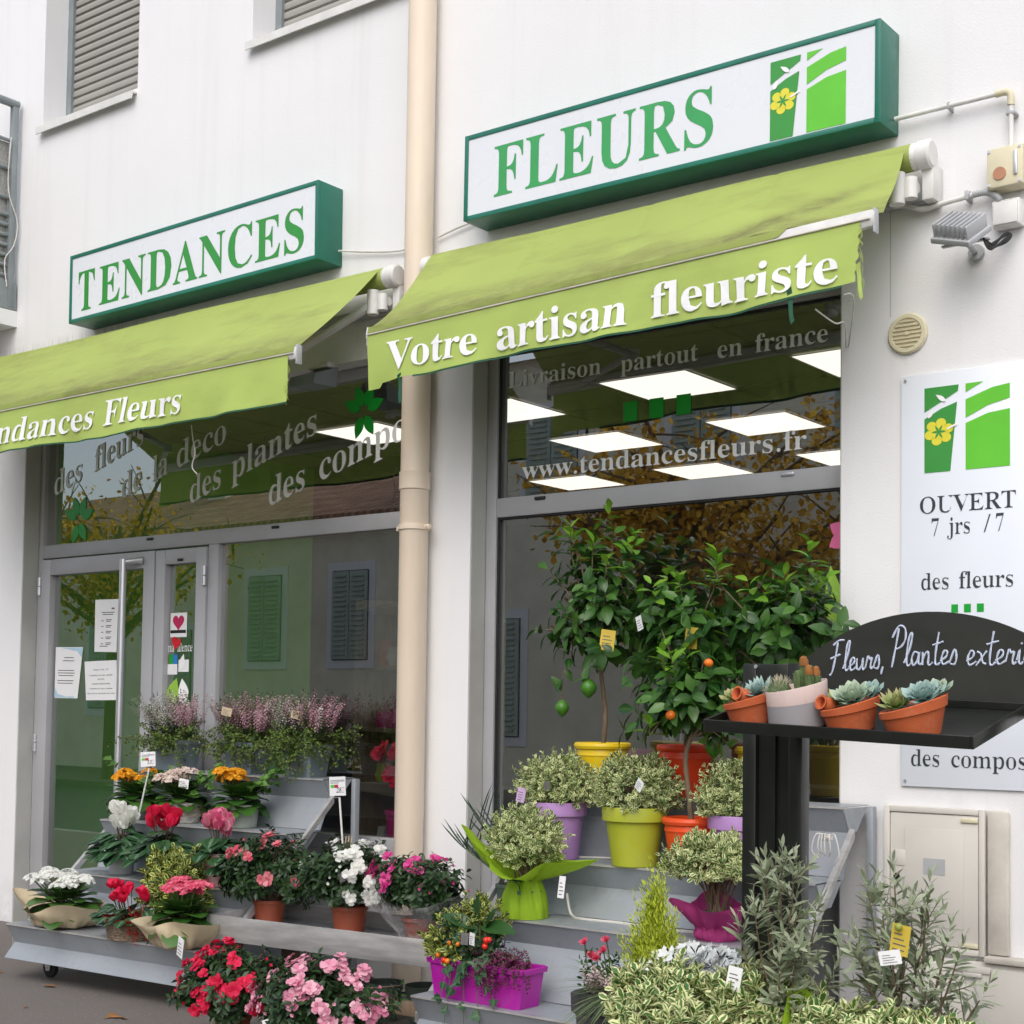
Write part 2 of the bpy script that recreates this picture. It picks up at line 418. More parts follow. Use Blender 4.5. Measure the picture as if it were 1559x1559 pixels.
def cello_mat():
    m, n, p, L = new_mat('crinkled_cellophane')
    p.inputs['Base Color'].default_value = (.45, .44, .44, 1)
    p.inputs['Roughness'].default_value = .2
    t = n.nodes.new('ShaderNodeBsdfTransparent')
    mx = n.nodes.new('ShaderNodeMixShader')
    L(ramp(n, noise(n, 22, 4), .35, .7, (.15,)*3, (.6,)*3), mx.inputs[0])
    L(t.outputs[0], mx.inputs[1]); L(p.outputs[0], mx.inputs[2]); L(mx.outputs[0], n.nodes['Material Output'].inputs[0])
    bump(n, p, noise(n, 30, 5), .8, .01)
    return m
setup_materials()

# ------------------------------------------------------------------ mesh helpers
class MB:
    def __init__(s):
        s.v = []; s.f = []; s.m = []
    def add(s, verts, faces, mi=0):
        o = len(s.v)
        s.v += [tuple(v) for v in verts]
        s.f += [tuple(o+i for i in f) for f in faces]
        s.m += [mi]*len(faces)
        return s
    def box(s, x0, x1, y0, y1, z0, z1, bev=0, mi=0):
        if bev <= 0:
            v = [(x, y, z) for x in (x0, x1) for y in (y0, y1) for z in (z0, z1)]
            return s.add(v, [(0, 1, 3, 2), (4, 6, 7, 5), (0, 4, 5, 1), (2, 3, 7, 6), (0, 2, 6, 4), (1, 5, 7, 3)], mi)
        bm = bmesh.new()
        bmesh.ops.create_cube(bm, size=1)
        for q in bm.verts:
            q.co = Vector(((x0+x1)/2+q.co.x*(x1-x0), (y0+y1)/2+q.co.y*(y1-y0), (z0+z1)/2+q.co.z*(z1-z0)))
        bmesh.ops.bevel(bm, geom=list(bm.edges), offset=bev, segments=2, affect='EDGES', profile=.5)
        bm.verts.ensure_lookup_table()
        for i, q in enumerate(bm.verts): q.index = i
        s.add([q.co[:] for q in bm.verts], [tuple(q.index for q in f.verts) for f in bm.faces], mi)
        bm.free()
        return s
    def tube(s, pts, r, n=8, mi=0, cap=True):
        pts = [Vector(p) for p in pts]
        k = len(pts)
        rr = r if hasattr(r, '__len__') else [r]*k
        vs = []; fs = []
        up = None
        for i, p in enumerate(pts):
            t = (pts[min(i+1, k-1)]-pts[max(i-1, 0)])
            if t.length < 1e-9: t = Vector((0, 0, 1))
            t.normalize()
            if up is None:
                up = Vector((0, 0, 1)) if abs(t.z) < .9 else Vector((1, 0, 0))
            a = t.cross(up)
            if a.length < 1e-6: a = t.cross(Vector((1, .3, .1)))
            a.normalize(); b = a.cross(t).normalized(); up = b
            for j in range(n):
                q = 2*PI*j/n
                vs.append(p+(a*math.cos(q)+b*math.sin(q))*rr[i])
        for i in range(k-1):
            for j in range(n):
                fs.append((i*n+j, i*n+(j+1) % n, (i+1)*n+(j+1) % n, (i+1)*n+j))
        if cap:
            fs.append(tuple(range(n-1, -1, -1))); fs.append(tuple((k-1)*n+j for j in range(n)))
        return s.add(vs, fs, mi)
    def lathe(s, prof, c=(0, 0, 0), n=32, mi=0, fn=None, ax=None):
        vs = []; fs = []
        for i, (r, z) in enumerate(prof):
            for j in range(n):
                q = 2*PI*j/n
                x, y, zz = r*math.cos(q), r*math.sin(q), z
                if fn: x, y, zz = fn(x, y, zz, q, i)
                p = Vector((x, y, zz))
                if ax is not None: p = ax @ p
                vs.append(p+Vector(c))
        for i in range(len(prof)-1):
            for j in range(n):
                fs.append((i*n+j, i*n+(j+1) % n, (i+1)*n+(j+1) % n, (i+1)*n+j))
        if prof[0][0] > 1e-6: fs.append(tuple(range(n-1, -1, -1)))
        if prof[-1][0] > 1e-6: fs.append(tuple((len(prof)-1)*n+j for j in range(n)))
        return s.add(vs, fs, mi)
    def ball(s, c, r, n=12, k=8, sz=1, mi=0):
        return s.lathe([(max(1e-7, r*math.sin(PI*i/k)), -r*sz*math.cos(PI*i/k)) for i in range(k+1)], c, n, mi)
    def grid(s, fn, nu, nv, mi=0):
        vs = [fn(i/nu, j/nv) for j in range(nv+1) for i in range(nu+1)]
        fs = [(j*(nu+1)+i, j*(nu+1)+i+1, (j+1)*(nu+1)+i+1, (j+1)*(nu+1)+i) for j in range(nv) for i in range(nu)]
        return s.add(vs, fs, mi)
    def prism(s, poly, fn, t0, t1, mi=0):      # poly of (a,b); fn(a,b,t)->xyz
        n = len(poly)
        vs = [fn(a, b, t0) for a, b in poly]+[fn(a, b, t1) for a, b in poly]
        fs = [tuple(range(n)), tuple(range(2*n-1, n-1, -1))]+[(i, n+i, n+(i+1) % n, (i+1) % n) for i in range(n)]
        return s.add(vs, fs, mi)
    def xf(s, mtx, start=0):
        for i in range(start, len(s.v)):
            s.v[i] = tuple(mtx @ Vector(s.v[i]))
        return s
    def build(s, name, mats, parent=None, smooth=True, ang=35, fix=True):
        o = make_mesh(name, np.array(s.v, float).reshape(-1, 3), s.f, mats, s.m, parent)
        me = o.data
        if fix:
            bm = bmesh.new(); bm.from_mesh(me); bmesh.ops.recalc_face_normals(bm, faces=bm.faces); bm.to_mesh(me); bm.free()
        if smooth:
            me.polygons.foreach_set('use_smooth', [True]*len(me.polygons))
            me.set_sharp_from_angle(angle=R(ang))
        return o

def make_mesh(name, v, faces, mats, mi, parent):
    me = bpy.data.meshes.new(name)
    me.from_pydata(v.tolist(), [], faces)
    if not isinstance(mats, (list, tuple)): mats = [mats]
    for q in mats: me.materials.append(M[q] if isinstance(q, str) else q)
    if mi and len(mats) > 1: me.polygons.foreach_set('material_index', mi)
    o = bpy.data.objects.new(name, me)
    COL.objects.link(o)
    if parent is not None: o.parent = parent
    return o

def tag(o, label=None, cat=None, group=None, kind=None):
    if label: o['label'] = label
    if cat: o['category'] = cat
    if group: o['group'] = group
    if kind: o['kind'] = kind
    return o

BASE = {}                                    # things whose parts are written in world coordinates
def thing(name, label, cat, loc=(0, 0, 0), rz=0, group=None, world=False):
    """an Empty at the base of a thing"""
    o = bpy.data.objects.new(name, None)
    COL.objects.link(o)
    o.location = loc
    o.rotation_euler = (0, 0, rz)
    o.empty_display_size = .1
    tag(o, label, cat, group)
    if world: BASE[o.name] = Vector(loc)
    return o

def P(mb, name, mats, parent, root=None, **k):
    """a part (or, with root, a sub-part) in the coordinates its thing is written in"""
    l = BASE.get((root or parent).name)
    if l is not None:
        mb.v = [(a-l[0], b-l[1], c-l[2]) for a, b, c in mb.v]
    return mb.build(name, mats, parent, **k)

def solo(mb, name, mats, base, label, cat, group=None, kind=None, **k):
    """a thing that is one mesh, written in world coordinates, origin at its base"""
    mb.v = [(a-base[0], b-base[1], c-base[2]) for a, b, c in mb.v]
    o = mb.build(name, mats, None, **k)
    o.location = base
    return tag(o, label, cat, group, kind)

